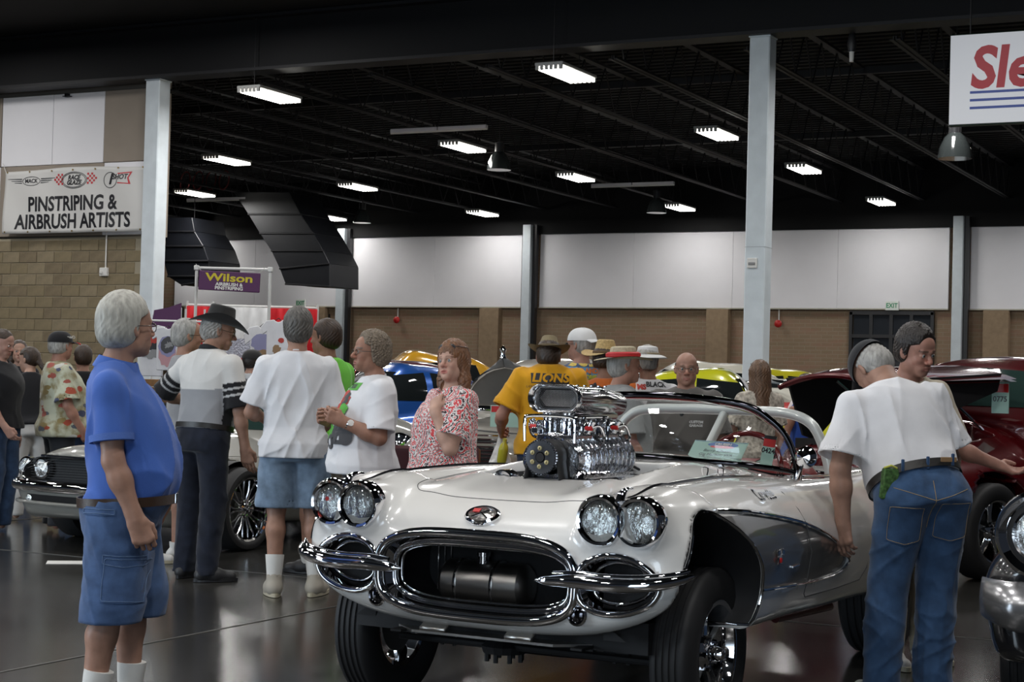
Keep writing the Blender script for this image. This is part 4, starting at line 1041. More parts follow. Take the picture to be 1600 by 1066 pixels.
q = np.concatenate([np.linspace(-.25, math.pi + .25, 24)]); bl_ = [(.018, .067 * math.cos(t_), 1.068 + .067 * math.sin(t_)) for t_ in q]
bl_ = [(.018, .12, .72)] + bl_ + [(.018, -.12, .72)]
m = MB(); B2 = np.array(bl_); nn = len(B2); Vb = np.concatenate([B2 + [.022, 0, 0], B2 + [-.075, 0, 0]]); m.add(Vb, [(i, i + 1, i + 1 + nn, i + nn) for i in range(nn - 1)])
o = m.build('drive_belt', mat('belt_rubber', (.012, .012, .013), rough=.6), EN); md = o.modifiers.new('t', 'SOLIDIFY'); md.thickness = .007
m = MB(); m.tube([(-.02, -.09, .93), (.04, -.20, .90)], .045, 14); m.build('idler_arm', M_under, EN)
m = MB(); m.lathe([(.05, -.04), (.052, .03), (.046, .034), (.042, .0), (0, .0)], 24, 'x', (-.02, -.2, .955)); m.build('idler_pulley', M_chrome, EN)
# carburettors, fuel rails and linkage
for i, cx in enumerate((-.17, -.43)):
    m = MB(); m.box((cx, 0, 1.145), (.20, .17, .03), bev=.005); m.build('carburettor_base', M_alu, EN)
    for dy in (-.045, .045):
        for dx in (-.05, .05): MB().lathe([(.036, 0), (.036, .06), (.03, .065), (.03, .10), (.036, .105)], 16, 'z', (cx + dx, dy, 1.155)).build('carburettor_barrel', M_cast, EN)
    for s in (1, -1):
        m = MB(); m.box((cx, s * .105, 1.19), (.10, .04, .055), bev=.012); m.tube([(cx + .03, s * .12, 1.17), (cx + .03, s * .145, 1.22)], .014, 10); m.build('float_bowl', M_cast, EN)
        MB().tube(curve3([(cx + .04, s * .13, 1.19), (cx + .01, s * .165, 1.20), (cx - .03, s * .17, 1.15), (cx - .08, s * .14, 1.13)], 14), .0065, 8).build('fuel_line', M_chrome, EN)
        MB().lathe([(.010, 0), (.010, .03)], 10, 'y', (cx + .04, s * .13 - .015, 1.19)).build('red_fitting', M_red, EN)
    for k in range(4): MB().lathe([(.008, 0), (.008, .018), (0, .02)], 6, 'z', (cx + (-.085, .085)[k % 2], (-.07, .07)[k // 2], 1.16)).build('carburettor_bolt', M_chrome, EN)
for s in (1, -1):
    fl = curve3([(-.02, s * .115, 1.13), (-.02, s * .118, 1.20), (-.03, s * .118, 1.232), (-.06, s * .118, 1.236), (-.30, s * .118, 1.236), (-.34, s * .118, 1.22), (-.34, s * .118, 1.13)], 40)
    MB().tube(fl, .0068, 8).build('fuel_rail', M_chrome, EN)
MB().tube(curve3([(-.02, -.115, 1.13), (-.02, -.115, 1.21), (-.02, -.09, 1.236), (-.02, .09, 1.236), (-.02, .115, 1.21), (-.02, .118, 1.13)], 30), .0068, 8).build('fuel_rail', M_chrome, EN)
for k in range(7):
    x_ = -.06 - .06 * k; m = MB(); m.box((x_, .085 if k % 2 else -.085, 1.175 + .012 * (k % 3)), (.025, .03, .028), bev=.004); m.tube([(x_, -.08, 1.20), (x_ - .05, -.08, 1.185)], .004, 6); m.build('linkage', M_alu, EN)
# scoop: an oval shell with mesh in its mouth
def oval(n, a_, b_):   # stadium shape in (y,z)
    q = np.linspace(0, 2 * np.pi, n, endpoint=False); y_ = np.cos(q) * b_; z_ = np.sin(q) * b_; y_ = y_ + np.where(np.cos(q) > 0, 1, -1) * (a_ - b_); return np.stack([y_, z_], 1)
def scoop_ring(x_, a_, b_, cz): o_ = oval(48, a_, b_); return np.c_[np.full(48, x_), o_[:, 0], cz + o_[:, 1]]
SC = bpy.data.objects.new('air_scoop', None); C.objects.link(SC); SC.parent = CAR
rings = [scoop_ring(-.14, .088, .036, 1.312), scoop_ring(-.075, .092, .040, 1.312), scoop_ring(-.052, .108, .050, 1.312), scoop_ring(-.045, .118, .058, 1.312), scoop_ring(-.055, .123, .062, 1.312), scoop_ring(-.085, .121, .060, 1.312), scoop_ring(-.10, .113, .056, 1.31), scoop_ring(-.35, .113, .056, 1.305), scoop_ring(-.56, .11, .053, 1.29), scoop_ring(-.585, .095, .042, 1.288)]
V = np.concatenate(rings); F = [(i * 48 + k, i * 48 + (k + 1) % 48, (i + 1) * 48 + (k + 1) % 48, (i + 1) * 48 + k) for i in range(9) for k in range(48)] + [tuple(range(432, 480))]
MB().add(V, F).build('scoop_shell', M_alu, SC, auto=50)
m = MB(); m.box((-.12, 0, 1.312), (.003, .19, .085)); m.build('mesh_backing', M_under, SC, smooth=False)
m = MB()
for k in range(24):
    y_ = -.085 + .0075 * k
    m.tube([(-.10, y_ - .03, 1.277), (-.10, y_ + .03, 1.347)], .0012, 4); m.tube([(-.10, y_ + .03, 1.277), (-.10, y_ - .03, 1.347)], .0012, 4)
o = m.build('mesh_screen', mat('screen_wire', (.3, .3, .3), rough=.4, metal=1), SC, smooth=False); o['kind'] = 'stuff'
m = MB(); m.box((-.32, 0, 1.238), (.44, .16, .03), bev=.008); m.build('scoop_base', M_alu, SC)
for k in range(6):
    MB().lathe([(.008, 0), (.008, .004), (0, .006)], 10, 'z', (-.15 - .07 * k, .03, 1.3665 - .0005 * k)).build('rivet', M_chrome, SC)
MB().tube(curve3([(-.60, .10, 1.03), (-.68, .16, .99), (-.72, .3, .985)], 10), .006, 6).build('ignition_cable', M_dark, EN)
m = MB(); m.lathe([(.04, 0), (.045, .05), (.03, .08), (.03, .12), (0, .13)], 16, 'z', (-.63, .02, 1.04)); m.build('distributor', M_under, EN)
# fuel tank in the grille
m = MB(); m.tube([(.30, -.27, .565), (.30, .07, .565)], .088, 32); tk = m.build('grille_tank', M_brush, CAR)
for y_ in (-.24, .04): pass
for s_, c_ in ((-1, -.27), (1, .07)): MB().lathe([(.088, 0), (.07, .02), (.04, .032), (0, .036)], 28, '-y' if s_ < 0 else 'y', (.30, c_, .565)).build('tank_end', M_brush, tk)
for y_ in (-.205, -.04):
    q = np.linspace(0, 2 * np.pi, 32, endpoint=False); MB().tube(np.stack([.30 + .091 * np.cos(q), 0 * q + y_, .565 + .091 * np.sin(q)], 1), .006, 6, closed=True).build('tank_strap', M_chrome, tk)
MB().lathe([(.022, 0), (.022, .03), (.028, .03), (.028, .045), (0, .045)], 16, 'z', (.32, -.11, .645)).build('tank_cap', M_alu, tk)
m = MB(); m.box((.28, 0, .47), (.1, .8, .02)); m.build('tank_shelf', M_under, CAR, smooth=False)
for y_ in (-.36, -.33, -.30): MB().tube([(.25, y_, .5), (.25, y_, .75)], .003, 5).build('radiator_bar', M_alu, CAR)
# wheels, beam axle and what hangs under the nose
wheel(CAR, .04, .715, .335, .335, .175, .205, 'spoke', steer=0)
wheel(CAR, .04, -.715, .335, .335, .175, .205, 'spoke', steer=0)
wheel(CAR, -2.56, .70, .37, .37, .26, .205, 'spoke'); wheel(CAR, -2.56, -.70, .37, .37, .26, .205, 'spoke')
ax = bpy.data.objects.new('front_axle', None); C.objects.link(ax); ax.parent = CAR
m = MB(); m.tube(curve3([(.04, -.64, .335), (.04, -.45, .30), (.04, 0, .285), (.04, .45, .30), (.04, .64, .335)], 20), .032, 12); m.build('axle_tube', M_under, ax)
for s in (1, -1):
    m = MB()
    for k in range(4): m.box((-.02, s * .40, .33 + .014 * k), (1.05 - .2 * (3 - k), .05, .011), bev=.002)
    m.build('leaf_spring', M_under, ax, smooth=False)
    m = MB(); m.box((.04, s * .40, .315), (.12, .085, .03), bev=.004)
    for dx in (-.04, .04):
        for dy in (-.03, .03): m.tube([(.04 + dx, s * .40 + dy, .26), (.04 + dx, s * .40 + dy, .36)], .008, 6)
    m.build('spring_clamp', M_under, ax, smooth=False)
    m = MB(); m.tube([(.02, s * .52, .32), (-.02, s * .46, .70)], .022, 10); m.build('shock_absorber', M_chrome if s < 0 else M_under, ax)
    m = MB(); m.box((-.3, s * .33, .40), (1.1, .07, .09), bev=.01); m.build('frame_rail', M_under, CAR)
MB().tube([(.14, -.60, .29), (.14, .60, .29)], .014, 8).build('tie_rod', M_under, ax)
m = MB(); m.lathe([(.09, 0), (.1, .03), (.06, .06)], 16, 'z', (.1, -.12, .26)); 
for i in range(8): m.tube([(.1 + .075 * math.cos(i * .785), -.12 + .075 * math.sin(i * .785), .26), (.1 + .075 * math.cos(i * .785), -.12 + .075 * math.sin(i * .785), .225)], .01, 6)
m.build('axle_flange', M_under, ax, smooth=False)
m = MB(); P = [(.50, -.33), (.50, .30), (.40, .42), (.36, .42), (.36, -.45), (.40, -.45)]; m.prism(P, .372, .382); sp_ = m.build('skid_plate', M_brush, CAR, smooth=False)
for y_ in (-.22, .16): MB().box((.50, y_, .405), (.06, .12, .02), rot=Matrix.Rotation(.5, 3, 'Y'), bev=.005).build('plate_bracket', M_brush, sp_)
m = MB(); m.box((-1.4, 0, .42), (3.6, 1.3, .12)); m.build('floor_pan', M_under, CAR, smooth=False)
for s in (1,): MB().tube([(-.9, s * .70, .36), (-1.7, s * .70, .33)], .02, 12).build('side_pipe', mat('dark_red_pipe', (.07, .006, .006), rough=.4), CAR)
# parabola of the dash: round chrome pod seen through the glass
m = MB(); m.lathe([(.045, -.05), (.05, -.02), (.05, .03), (.04, .045), (0, .047)], 24, 'x', (-1.22, -.30, 1.06)); m.build('dash_pod', M_alu, CAR)
m = MB(); m.box((-1.25, -.24, 1.05), (.05, .07, .05), bev=.005); m.tube(curve3([(-1.2, -.33, 1.05), (-1.19, -.40, 1.03), (-1.2, -.48, .99)], 10), .004, 6); m.build('pod_bracket', M_dark, CAR)
# show card and entry tag behind the glass
def flat_card(name, label, cat, corners, m, parts, thick=.003):
    """corners: top-left, top-right, bottom-left in world coordinates"""
    A, B_, D = [Vector(c) for c in corners]; X = (B_ - A); Y = (A - D); w, h = X.length, Y.length; X.normalize(); Zv = X.cross(Y).normalized(); Y = Zv.cross(X)
    o = bpy.data.objects.new(name, None); C.objects.link(o); ctr = (A + D) / 2 + X * w / 2
    o.matrix_world = Matrix((( X.x, Y.x, Zv.x, ctr.x), (X.y, Y.y, Zv.y, ctr.y), (X.z, Y.z, Zv.z, ctr.z), (0, 0, 0, 1)))
    tag(o, label, cat)
    MB().box((0, 0, 0), (w, h, thick)).build('card', m, o, smooth=False)
    for (nm, txt, size, x, y, mm, kw) in parts:
        V, F = text_mesh(txt, size, **kw); V = np.array(V); V[:, 0] += x * w; V[:, 1] += y * h; V[:, 2] += thick / 2 + .001; MB().add(V, F).build(nm, mm, o, smooth=False)
    return o, w, h
M_mint = mat('mint_paper', (.40, .60, .52), rough=.6); M_bluei = mat('blue_ink', (.03, .12, .35), rough=.4)
def car_pt(x, y, z):
    a_ = R(28); f_ = (-math.sin(a_), -math.cos(a_)); l_ = (math.cos(a_), -math.sin(a_)); return w3(.156 + f_[0] * x + l_[0] * y, 7.03 + f_[1] * x + l_[1] * y, z)
def CP(px, py, x):
    a_ = R(28); f_ = Vector((-math.sin(a_), -math.cos(a_), 0)); r_ = Vector(ray(px, py)); O = Vector((.156, 7.03, 0)); Cc = Vector((0, 0, CAM_H))
    t = (x - (Cc - O).dot(f_)) / r_.dot(f_); p_ = Cc + r_ * t; return w3(p_.x, p_.y, p_.z)
o, w, h = flat_card('show_card', 'pale green owner card standing behind the windscreen of the white convertible', 'card', (CP(1085, 688, -1.17), CP(1168, 693, -1.17), CP(1076, 712, -1.08)), M_mint,
    [('print', 'Barry Chunn', .026, 0, -.12, M_ink, dict(shear=.2)), ('print', 'Gig Harbor, WA', .024, 0, -.36, M_ink, dict(shear=.2)), ('logo_word', 'CRUISIN', .022, .06, .30, M_white, dict(bold=.001, ext=.0008))])
P, F = ring(w * .06, h * .28, .075, .020, .0199, 24); MB().add(np.c_[P, np.full(len(P), .0022)], F).build('logo', M_bluei, o, smooth=False)
P, F = ring(w * .06, h * .14, .06, .010, .0099, 24); MB().add(np.c_[P, np.full(len(P), .0024)], F).build('logo_ribbon', M_red, o, smooth=False)
MB().box((0, h * .46, .0022), (w * .96, .002, .0005)).build('border', M_bluei, o, smooth=False)
o, w, h = flat_card('entry_tag', 'entry tag reading 0424 hanging inside the windscreen of the white convertible', 'tag', (CP(1186, 681, -1.22), CP(1205, 684, -1.22), CP(1196, 724, -1.20)), M_mint,
    [('number', '0424', .032, 0, -.02, M_ink, dict(bold=.001))])
MB().box((0, h * .3, .002), (w * .98, h * .35, .001)).build('red_band', M_red, o, smooth=False); MB().box((0, h * .45, .0025), (w * .99, h * .12, .001)).build('black_band', M_ink, o, smooth=False)

# ================================================================ THE OTHER CARS
def car_field(top, W, nose, tail, bot, gh=None, arches=(), ws=None, k=.14, nk=.15, crown=.35):
    """top: (x,z) list of the hood / deck line; W: (x, half width); gh: dict of the cabin"""
    fT = spline(*zip(*sorted(top))); fW = spline(*zip(*sorted(W))); fB = spline(*zip(*sorted(bot)))
    fS = spline(*zip(*(ws or [(.2, -.10), (.45, -.02), (.65, 0), (.85, -.02), (1.1, -.09), (1.3, -.15)])))
    def f0(P):
        x = P[:, 0]; ya = np.abs(P[:, 1]); z = P[:, 2]
        d = smax((z - fT(x) + crown * ya ** 2) * .93, ya - fW(x) - fS(z), k); d = smax(d, (x - nose(ya, z)) * .93, nk); d = smax(d, tail - x, .2); return smax(d, fB(x) - z, .06)
    R_ = gh['roof']; fr = spline(*zip(*sorted(R_)))
    def g(P):
        x = P[:, 0]; ya = np.abs(P[:, 1]); z = P[:, 2]
        d = smax((z - fr(x) + .16 * ya ** 2) * .8, (ya - gh['w'] + gh.get('tumble', .28) * (z - gh['belt'])) * .95, gh.get('k', .12)); d = smax(d, gh['belt'] - .25 - z, .02)
        return smax(d, np.maximum(x - R_[0][0], R_[-1][0] - x), .02)
    def f(P):
        d = f0(P)
        if gh: d = smin(d, g(P), .03)
        x = P[:, 0]; ya = np.abs(P[:, 1]); z = P[:, 2]
        for (cx, cz, r) in arches: d = smax(d, -np.maximum(np.hypot(x - cx, np.minimum(z - cz, 0) * .2 + np.maximum(z - cz, 0)) - r, .5 - ya), .015)
        return d
    return f
def sym_mesh(f, lo, hi, h, name, m, parent):
    V, Q = mesh_f(f, (lo[0], -1.5 * h, lo[2]), hi, h, 2); V, Q = drop_faces(V, Q, V[:, 1] > -.5 * h); V[np.abs(V[:, 1]) < .3 * h, 1] = 0
    n = len(V); me = fast_mesh(name, np.concatenate([V, V * np.array([1, -1, 1])]), np.concatenate([Q, Q[:, ::-1] + n]))
    bm = bmesh.new(); bm.from_mesh(me); bmesh.ops.remove_doubles(bm, verts=[v for v in bm.verts if abs(v.co.y) < 1e-6], dist=.0005); bm.to_mesh(me); bm.free()
    return link(name, me, m, parent)
def side_patch(f, top, bot, name, m, parent, s, off=.004, label=None):
    V, F = patch(f, np.array(top, float), np.array(bot, float), (0, -s, 0), (0, 2), 1.4 * s, off, 18, 8, 1.3); return link(name, fast_mesh(name, V, F), m, parent)
def front_patch(f, top, bot, name, m, parent, off=.004, start=None, D=(-1, 0, 0), far=3.5):
    V, F = patch(f, np.array(top, float), np.array(bot, float), D, (1, 2), 1.5 if start is None else start, off, 20, 8, far); return link(name, fast_mesh(name, V, F), m, parent)
def liners(parent, arches, y0=.5, y1=.80):
    for (cx, cz, r) in arches:
        for s in (1, -1):
            a_ = np.linspace(0, math.pi, 24); P = [(cx + r * .985 * math.cos(t), s * y, cz + r * .985 * math.sin(t)) for y in (y0, y1) for t in a_]; n = 24
            MB().add(P + [(cx, s * y0, cz)], [(i, i + 1, i + 1 + n, i + n) for i in range(n - 1)] + [(i, i + 1, 2 * n) for i in range(n - 1)]).build('arch_liner', M_under, parent)
M_wing = mat('dark_car_glass', (.012, .015, .016), rough=.04, coat=1.0, spec=.8)
# --- silver fastback, left
A = thing('muscle_car', 'low silver late 1960s fastback with black grille behind the man in the blue polo', 'car', -2.80, 13.62, 0, 29)
arch = ((0, .33, .37), (-2.74, .33, .37)); P_s = paint('silver_grey_paint', (.25, .245, .22), metal=.1, rough=.33)
fA = car_field([(1.0, .70), (.88, .775), (.5, .80), (0, .845), (-.6, .89), (-1.0, .90), (-2.6, .91), (-3.3, .86), (-3.7, .8)], [(.95, .76), (.7, .85), (.3, .89), (-1, .90), (-2.6, .92), (-3.6, .80)], lambda ya, z: .93 - .10 * (ya / .8) ** 2 - .35 * np.maximum(0, .42 - z) - .05 * np.maximum(0, ya - .6), -3.68,
    [(1, .27), (.6, .20), (0, .20), (-3, .22), (-3.7, .35)], dict(roof=[(-.72, .86), (-.95, .97), (-1.25, 1.12), (-1.55, 1.17), (-2.0, 1.17), (-2.6, 1.07), (-3.3, .88)], w=.74, belt=.86, tumble=.42), arch)
def fA2(P):
    d = fA(P); x = P[:, 0]; y = P[:, 1]; z = P[:, 2]; m = x > .5
    d[m] = smax(d[m], -np.maximum(sup(y[m], z[m] - .605, .66, .105, 6), .74 - x[m]), .012); return d
bA = sym_mesh(fA2, (-3.75, 0, .15), (1.05, 1.0, 1.3), .021, 'body', P_s, A); liners(A, arch)
a2 = np.linspace(0, 2 * np.pi, 60, endpoint=False)
def supl(cy, cz, A_, B_, e): return np.stack([cy + np.sign(np.cos(a2)) * np.abs(np.cos(a2)) ** (2 / e) * A_, cz + np.sign(np.sin(a2)) * np.abs(np.sin(a2)) ** (2 / e) * B_], 1)
L2 = supl(0, .605, .655, .10, 6); Fp = on_front(fA, L2, -.005); Bp = Fp.copy(); Bp[:, 0] = .76
MB().add(np.concatenate([Fp, Bp, Bp.mean(0)[None]]), [(i, (i + 1) % 60, (i + 1) % 60 + 60, i + 60) for i in range(60)] + [(i + 60, (i + 1) % 60 + 60, 120) for i in range(60)]).build('grille_opening', M_under, A)
gr_ = MB(); [gr_.box((.80, 0, .535 + .02 * k), (.006, 1.24, .004)) for k in range(8)]; gr_.build('grille_bars', mat('grille_black', (.03, .03, .03), rough=.4), A, smooth=False)['kind'] = 'stuff'
MB().tube(on_front(fA, L2, .004), .009, 8, closed=True).build('grille_trim', M_chrome, A)
for s in (1, -1):
    for (hy, hz, hx, r) in ((.50, .605, .80, .068), (.755, .60, None, .072)):
        S = np.array([hx, s * hy, hz]) if hx else on_front(fA, [(s * hy, hz)], -.004)[0]
        b = MB().lathe([(r + .016, -.03), (r + .016, .012), (r, .02), (r - .004, .004)], 28, 'x', S, cap=False).build('headlamp_bezel', M_chrome, A)
        MB().lathe([(r - .002, .002), (r * .6, .016), (0, .024)], 24, 'x', S).build('lens', M_lens, b)
    MB().lathe([(.028, 0), (.03, .012), (0, .02)], 16, 'x', on_front(fA, [(s * .56, .375)], .0)[0]).build('fog_lamp', M_lens, A)
    side_patch(fA, [(-1.12, .99), (-1.35, 1.08), (-1.6, 1.11), (-2.05, 1.10), (-2.3, 1.04)], [(-.98, .895), (-1.5, .905), (-2.35, .93)], 'side_window', M_wing, A, s)
    MB().tube(on_side(fA, [(-.86, .88), (-1.05, .98), (-1.32, 1.10), (-1.6, 1.135), (-2.1, 1.13), (-2.5, 1.04)], s, .003), .010, 8).build('drip_rail', M_chrome, A)
    MB().tube(on_side(fA, [(-.72, .80), (-.74, .6), (-.72, .34), (-1.9, .30), (-1.96, .6), (-1.95, .86)], s, .0), .003, 5).build('door_seam', M_seam, A)
    MB().tube(on_side(fA, [(.55, .62), (0, .725), (-.8, .70), (-1.9, .68)], s, .0), .004, 6).build('crease', P_s, A)
    m = MB(); m.box((-.62, s * .93, .92), (.12, .14, .07), bev=.025); m.build('door_mirror', P_s, A)
P = curve3([on_front(fA, [(y_, .475)], .03)[0] for y_ in np.linspace(-.84, .84, 17)] , 60); P = np.concatenate([[P[0] + [-.28, -.035, 0]], P, [P[-1] + [-.28, .035, 0]]])
MB().tube(P, .030, 10, flat=1.35, up=(0, 0, 1)).build('bumper', M_chrome, A); P2 = P.copy(); P2[:, 2] -= .13; P2[:, 0] -= .03; MB().tube(P2, .014, 8, up=(0, 0, 1)).build('lower_lip', P_s, A)
front_patch(fA, [(-.58, .41), (.58, .41)], [(-.52, .335), (.52, .335)], 'lower_grille', M_under, A)
front_patch(fA, [(-.50, 1.115), (0, 1.135), (.50, 1.115)], [(-.62, .905), (0, .915), (.62, .905)], 'windscreen', mat('green_dark_glass', (.02, .04, .035), rough=.03, coat=1), A)
MB().tube(on_top(fA, [(.84, -.62), (.86, 0), (.84, .62)], .001), .002, 5).build('hood_seam', M_seam, A); sc_ = MB(); sc_.box((-.02, 0, .865), (.45, .34, .05), rot=Matrix.Rotation(.06, 3, 'Y'), bev=.022); sc_.build('hood_scoop', P_s, A)
for s in (1, -1): MB().box((.42, s * .28, .815), (.03, .03, .02), bev=.004).build('hood_pin', M_chrome, A)
wheel(A, 0, .80, .325, .325, .24, .25, 'mesh', n=10, detail=False, deep=.02); wheel(A, 0, -.80, .325, .325, .24, .25, 'mesh', n=10, detail=False, deep=.02); wheel(A, -2.74, .80, .335, .335, .26, .25, 'mesh', n=10, detail=False); wheel(A, -2.74, -.80, .335, .335, .26, .25, 'mesh', n=10, detail=False)
# --- dark red pickup with its hood up, right
T = thing('pickup_truck', 'dark red old pickup with raised hood behind the two men at right', 'car', 3.06, 13.15, 0, 50)
P_r = paint('dark_red_paint', (.085, .004, .006), metal=.25, rough=.2); arT = ((0, .38, .42), (-2.8, .38, .42))
fT_ = car_field([(.95, .95), (.6, 1.02), (0, 1.08), (-.65, 1.17), (-1.0, 1.24), (-1.9, 1.24), (-2.1, 1.15), (-3.6, 1.12)], [(.95, .70), (.6, .84), (.2, .90), (-.5, .88), (-1.2, .84), (-2.2, .88), (-3.6, .85)], lambda ya, z: .92 - .2 * (ya / .8) ** 2, -3.6, [(1, .38), (0, .33), (-3.6, .35)],
    dict(roof=[(-.62, 1.22), (-.78, 1.38), (-.98, 1.56), (-1.2, 1.665), (-1.55, 1.69), (-1.85, 1.66), (-2.05, 1.5), (-2.12, 1.22)], w=.80, belt=1.2, tumble=.24, k=.16), arT, ws=[(.2, -.1), (.5, 0), (.8, 0), (1.0, -.05), (1.2, -.09), (1.4, -.1)], k=.22)
def fT2(P):
    d = fT_(P); m = (P[:, 0] < .75) & (P[:, 0] > -.5)
    d[m] = smax(d[m], -np.maximum(np.abs(P[m, 1]) - .48, .75 - P[m, 2]), .02); return d
sym_mesh(fT2, (-3.7, 0, .28), (1.05, 1.0, 1.8), .025, 'body', P_r, T); liners(T, arT)
m = MB(); m.box((.12, 0, .85), (1.2, .94, .30)); m.build('engine_bay', M_under, T, smooth=False)
m = MB(); m.box((.1, 0, 1.02), (.6, .4, .16), bev=.04); [m.lathe([(.05, 0), (.05, .1), (0, .11)], 14, 'z', (.1 + e * .12, 0, 1.08)) for e in (-1, 1)]; m.build('engine', M_cast, T)
for s in (1, -1):
    side_patch(fT_, [(-1.12, 1.54), (-1.5, 1.575), (-1.85, 1.54)], [(-.90, 1.27), (-1.5, 1.27), (-1.98, 1.28)], 'side_window', M_wing, T, s)
    MB().tube(on_side(fT_, [(-.80, 1.2), (-.82, .8), (-.80, .42), (-1.95, .42), (-2.0, .8), (-2.0, 1.2)], s), .003, 5).build('door_seam', M_seam, T)
    MB().tube(on_side(fT_, [(-.84, 1.24), (-1.02, 1.5), (-1.25, 1.615), (-1.6, 1.63), (-1.9, 1.58)], s, .002), .009, 6).build('drip_rail', P_r, T)
    a3 = np.linspace(-.2, math.pi + .2, 30); MB().tube(on_side(fT_, [(.42 * math.cos(t), .38 + .42 * math.sin(t)) for t in a3], s, .006), .018, 8).build('fender_lip', P_r, T)
    MB().tube(curve3([(-.75, s * .80, 1.22), (-.72, s * .92, 1.28), (-.72, s * .98, 1.34)], 8), .008, 6).build('mirror_arm', M_chrome, T); MB().lathe([(0, .03), (.05, .02), (.06, -.01), (0, -.01)], 20, 'x', (-.72, s * .99, 1.36)).build('door_mirror', M_chrome, T)
    MB().lathe([(.10, -.05), (.105, .01), (.085, .02), (.08, .0), (0, .03)], 24, 'x', on_front(fT_, [(s * .62, .80)], 0)[0]).build('headlamp', M_chrome, T)
front_patch(fT_, [(-.56, 1.555), (0, 1.59), (.56, 1.555)], [(-.66, 1.275), (0, 1.28), (.66, 1.275)], 'windscreen', mat('green_dark_glass'), T, start=.8)
H_ = bpy.data.objects.new('raised_hood', None); C.objects.link(H_); H_.parent = T
def hoodf(u, v):
    t = (u - .5) * 2; x = -.62 + 1.5 * v; w = .60 - .10 * v; return (x, t * w, 1.60 - .06 * v - .10 * t * t - .06 * max(0, v - .85) * 6)
m = MB(); surf(m, hoodf, 20, 16, False); surf(m, lambda u, v: tuple(np.array(hoodf(u, 1 - v)) - np.array([0, 0, .02])), 20, 16, False); m.build('hood_skin', P_r, H_)
m = MB(); m.tube([hoodf(u, 1.0) for u in np.linspace(0, 1, 14)], .022, 8); m.build('hood_lip', P_r, H_)
m = MB(); 
for s in (-1, 1): m.prism([(.80, 1.46), (-.55, 1.54), (-.50, 1.40), (.15, 1.22), (.45, .98), (.60, 1.02)], s * .50 - .01, s * .50 + .01, 'y')
m.build('hood_side', M_under, H_, smooth=False)
for s in (-1, 1): MB().tube([(-.4, s * .45, 1.1), (.25, s * .46, 1.45)], .012, 6).build('hood_strut', M_chrome, H_)
wheel(T, 0, .76, .36, .36, .24, .235, 'spoke', detail=False); wheel(T, 0, -.76, .36, .36, .24, .235, 'spoke', detail=False); wheel(T, -2.8, .76, .38, .38, .28, .235, 'spoke', detail=False); wheel(T, -2.8, -.76, .38, .38, .28, .235, 'spoke', detail=False)
m = MB(); m.tube([on_front(fT_, [(y_, .50)], .05)[0] for y_ in np.linspace(-.7, .7, 12)], .04, 10, up=(0, 0, 1)); m.build('bumper', M_chrome, T)
# --- car at the right edge: only its front corner is in the picture
K = thing('sedan', 'black car with round headlamp in chrome ring and silver bumper at the right edge', 'car', 2.98, 6.95, 0, 24)
P_k = paint('black_paint', (.012, .012, .014), rough=.2); arK = ((0, .34, .36), (-2.9, .34, .36))
fK = car_field([(.95, .97), (.7, 1.01), (0, 1.03), (-.8, 1.03), (-2.6, 1.0), (-3.7, .95)], [(.95, .84), (.6, .90), (-1, .93), (-3.7, .85)], lambda ya, z: .80 - .06 * (ya / .8) ** 2 + .03 * (z > .6), -3.7, [(1, .36), (.6, .32), (-3.7, .35)],
    dict(roof=[(-.9, 1.0), (-1.15, 1.15), (-1.5, 1.33), (-2.0, 1.38), (-2.6, 1.33), (-3.1, 1.0)], w=.76, belt=1.0), arK)
sym_mesh(fK, (-3.75, 0, .28), (1.0, 1.0, 1.45), .024, 'body', P_k, K); liners(K, arK)
for s in (1, -1):
    for hy in (.66,):
        c_ = np.array([.83, s * hy, .845]); b = MB().lathe([(.172, -.08), (.174, -.01), (.168, .012), (.157, .014), (.142, -.002), (.128, -.012)], 48, 'x', c_, cap=False).build('headlamp_ring', M_chrome, K)
        MB().lathe([(.138, -.02), (.126, -.012), (.108, -.012)], 40, 'x', c_, cap=False).build('ring_gap', M_under, b); MB().lathe([(.110, -.014), (.108, .0), (.098, .004), (.092, -.006)], 40, 'x', c_, cap=False).build('inner_ring', M_chrome, b)
        MB().lathe([(.094, -.008), (.07, .008), (.03, .016), (0, .018)], 36, 'x', c_).build('lens', M_lens, b); MB().lathe([(.012, .014), (.011, .020), (0, .021)], 14, 'x', c_ + np.array([0, -.015, .03])).build('red_dot', mat('red_dot', (.7, .06, .05), rough=.4), b)
    front_patch(fK, [(s * .50 - .14, .50), (s * .50 + .10, .50)], [(s * .50 - .12, .45), (s * .50 + .08, .45)], 'amber_lamp', mat('red_amber_lens', (.30, .03, .01), rough=.2, coat=1), K, off=.09)
    side_patch(fK, [(-1.3, 1.22), (-1.7, 1.30), (-2.4, 1.30), (-2.7, 1.2)], [(-1.1, 1.03), (-2.0, 1.03), (-2.9, 1.03)], 'side_window', M_wing, K, s)
bm_ = MB()
def bf(u, v):
    y_ = -.90 + 1.80 * u; e = max(0, abs(y_) - .74) / .16; t = 2 * math.pi * v; x_ = .90 - .05 * (y_ / .8) ** 2 - .16 * e * e; return (x_ + .045 * math.cos(t) * (1 - .2 * e) + .02 * math.cos(2 * t), y_ * (1 + 0 * e), .565 + (.098 - .02 * e) * math.sin(t) + .012 * e)
pts_ = [[bf(u, v) for v in np.linspace(0, 1, 24, endpoint=False)] for u in np.linspace(0, 1, 60)]; V = np.array(pts_).reshape(-1, 3); F = [(i * 24 + k, (i + 1) * 24 + k, (i + 1) * 24 + (k + 1) % 24, i * 24 + (k + 1) % 24) for i in range(59) for k in range(24)] + [tuple(range(24)), tuple(range(59 * 24 + 23, 59 * 24 - 1, -1))]
bm_.add(V, F).build('bumper', mat('satin_silver', (.42, .42, .43), rough=.25, metal=.85), K)
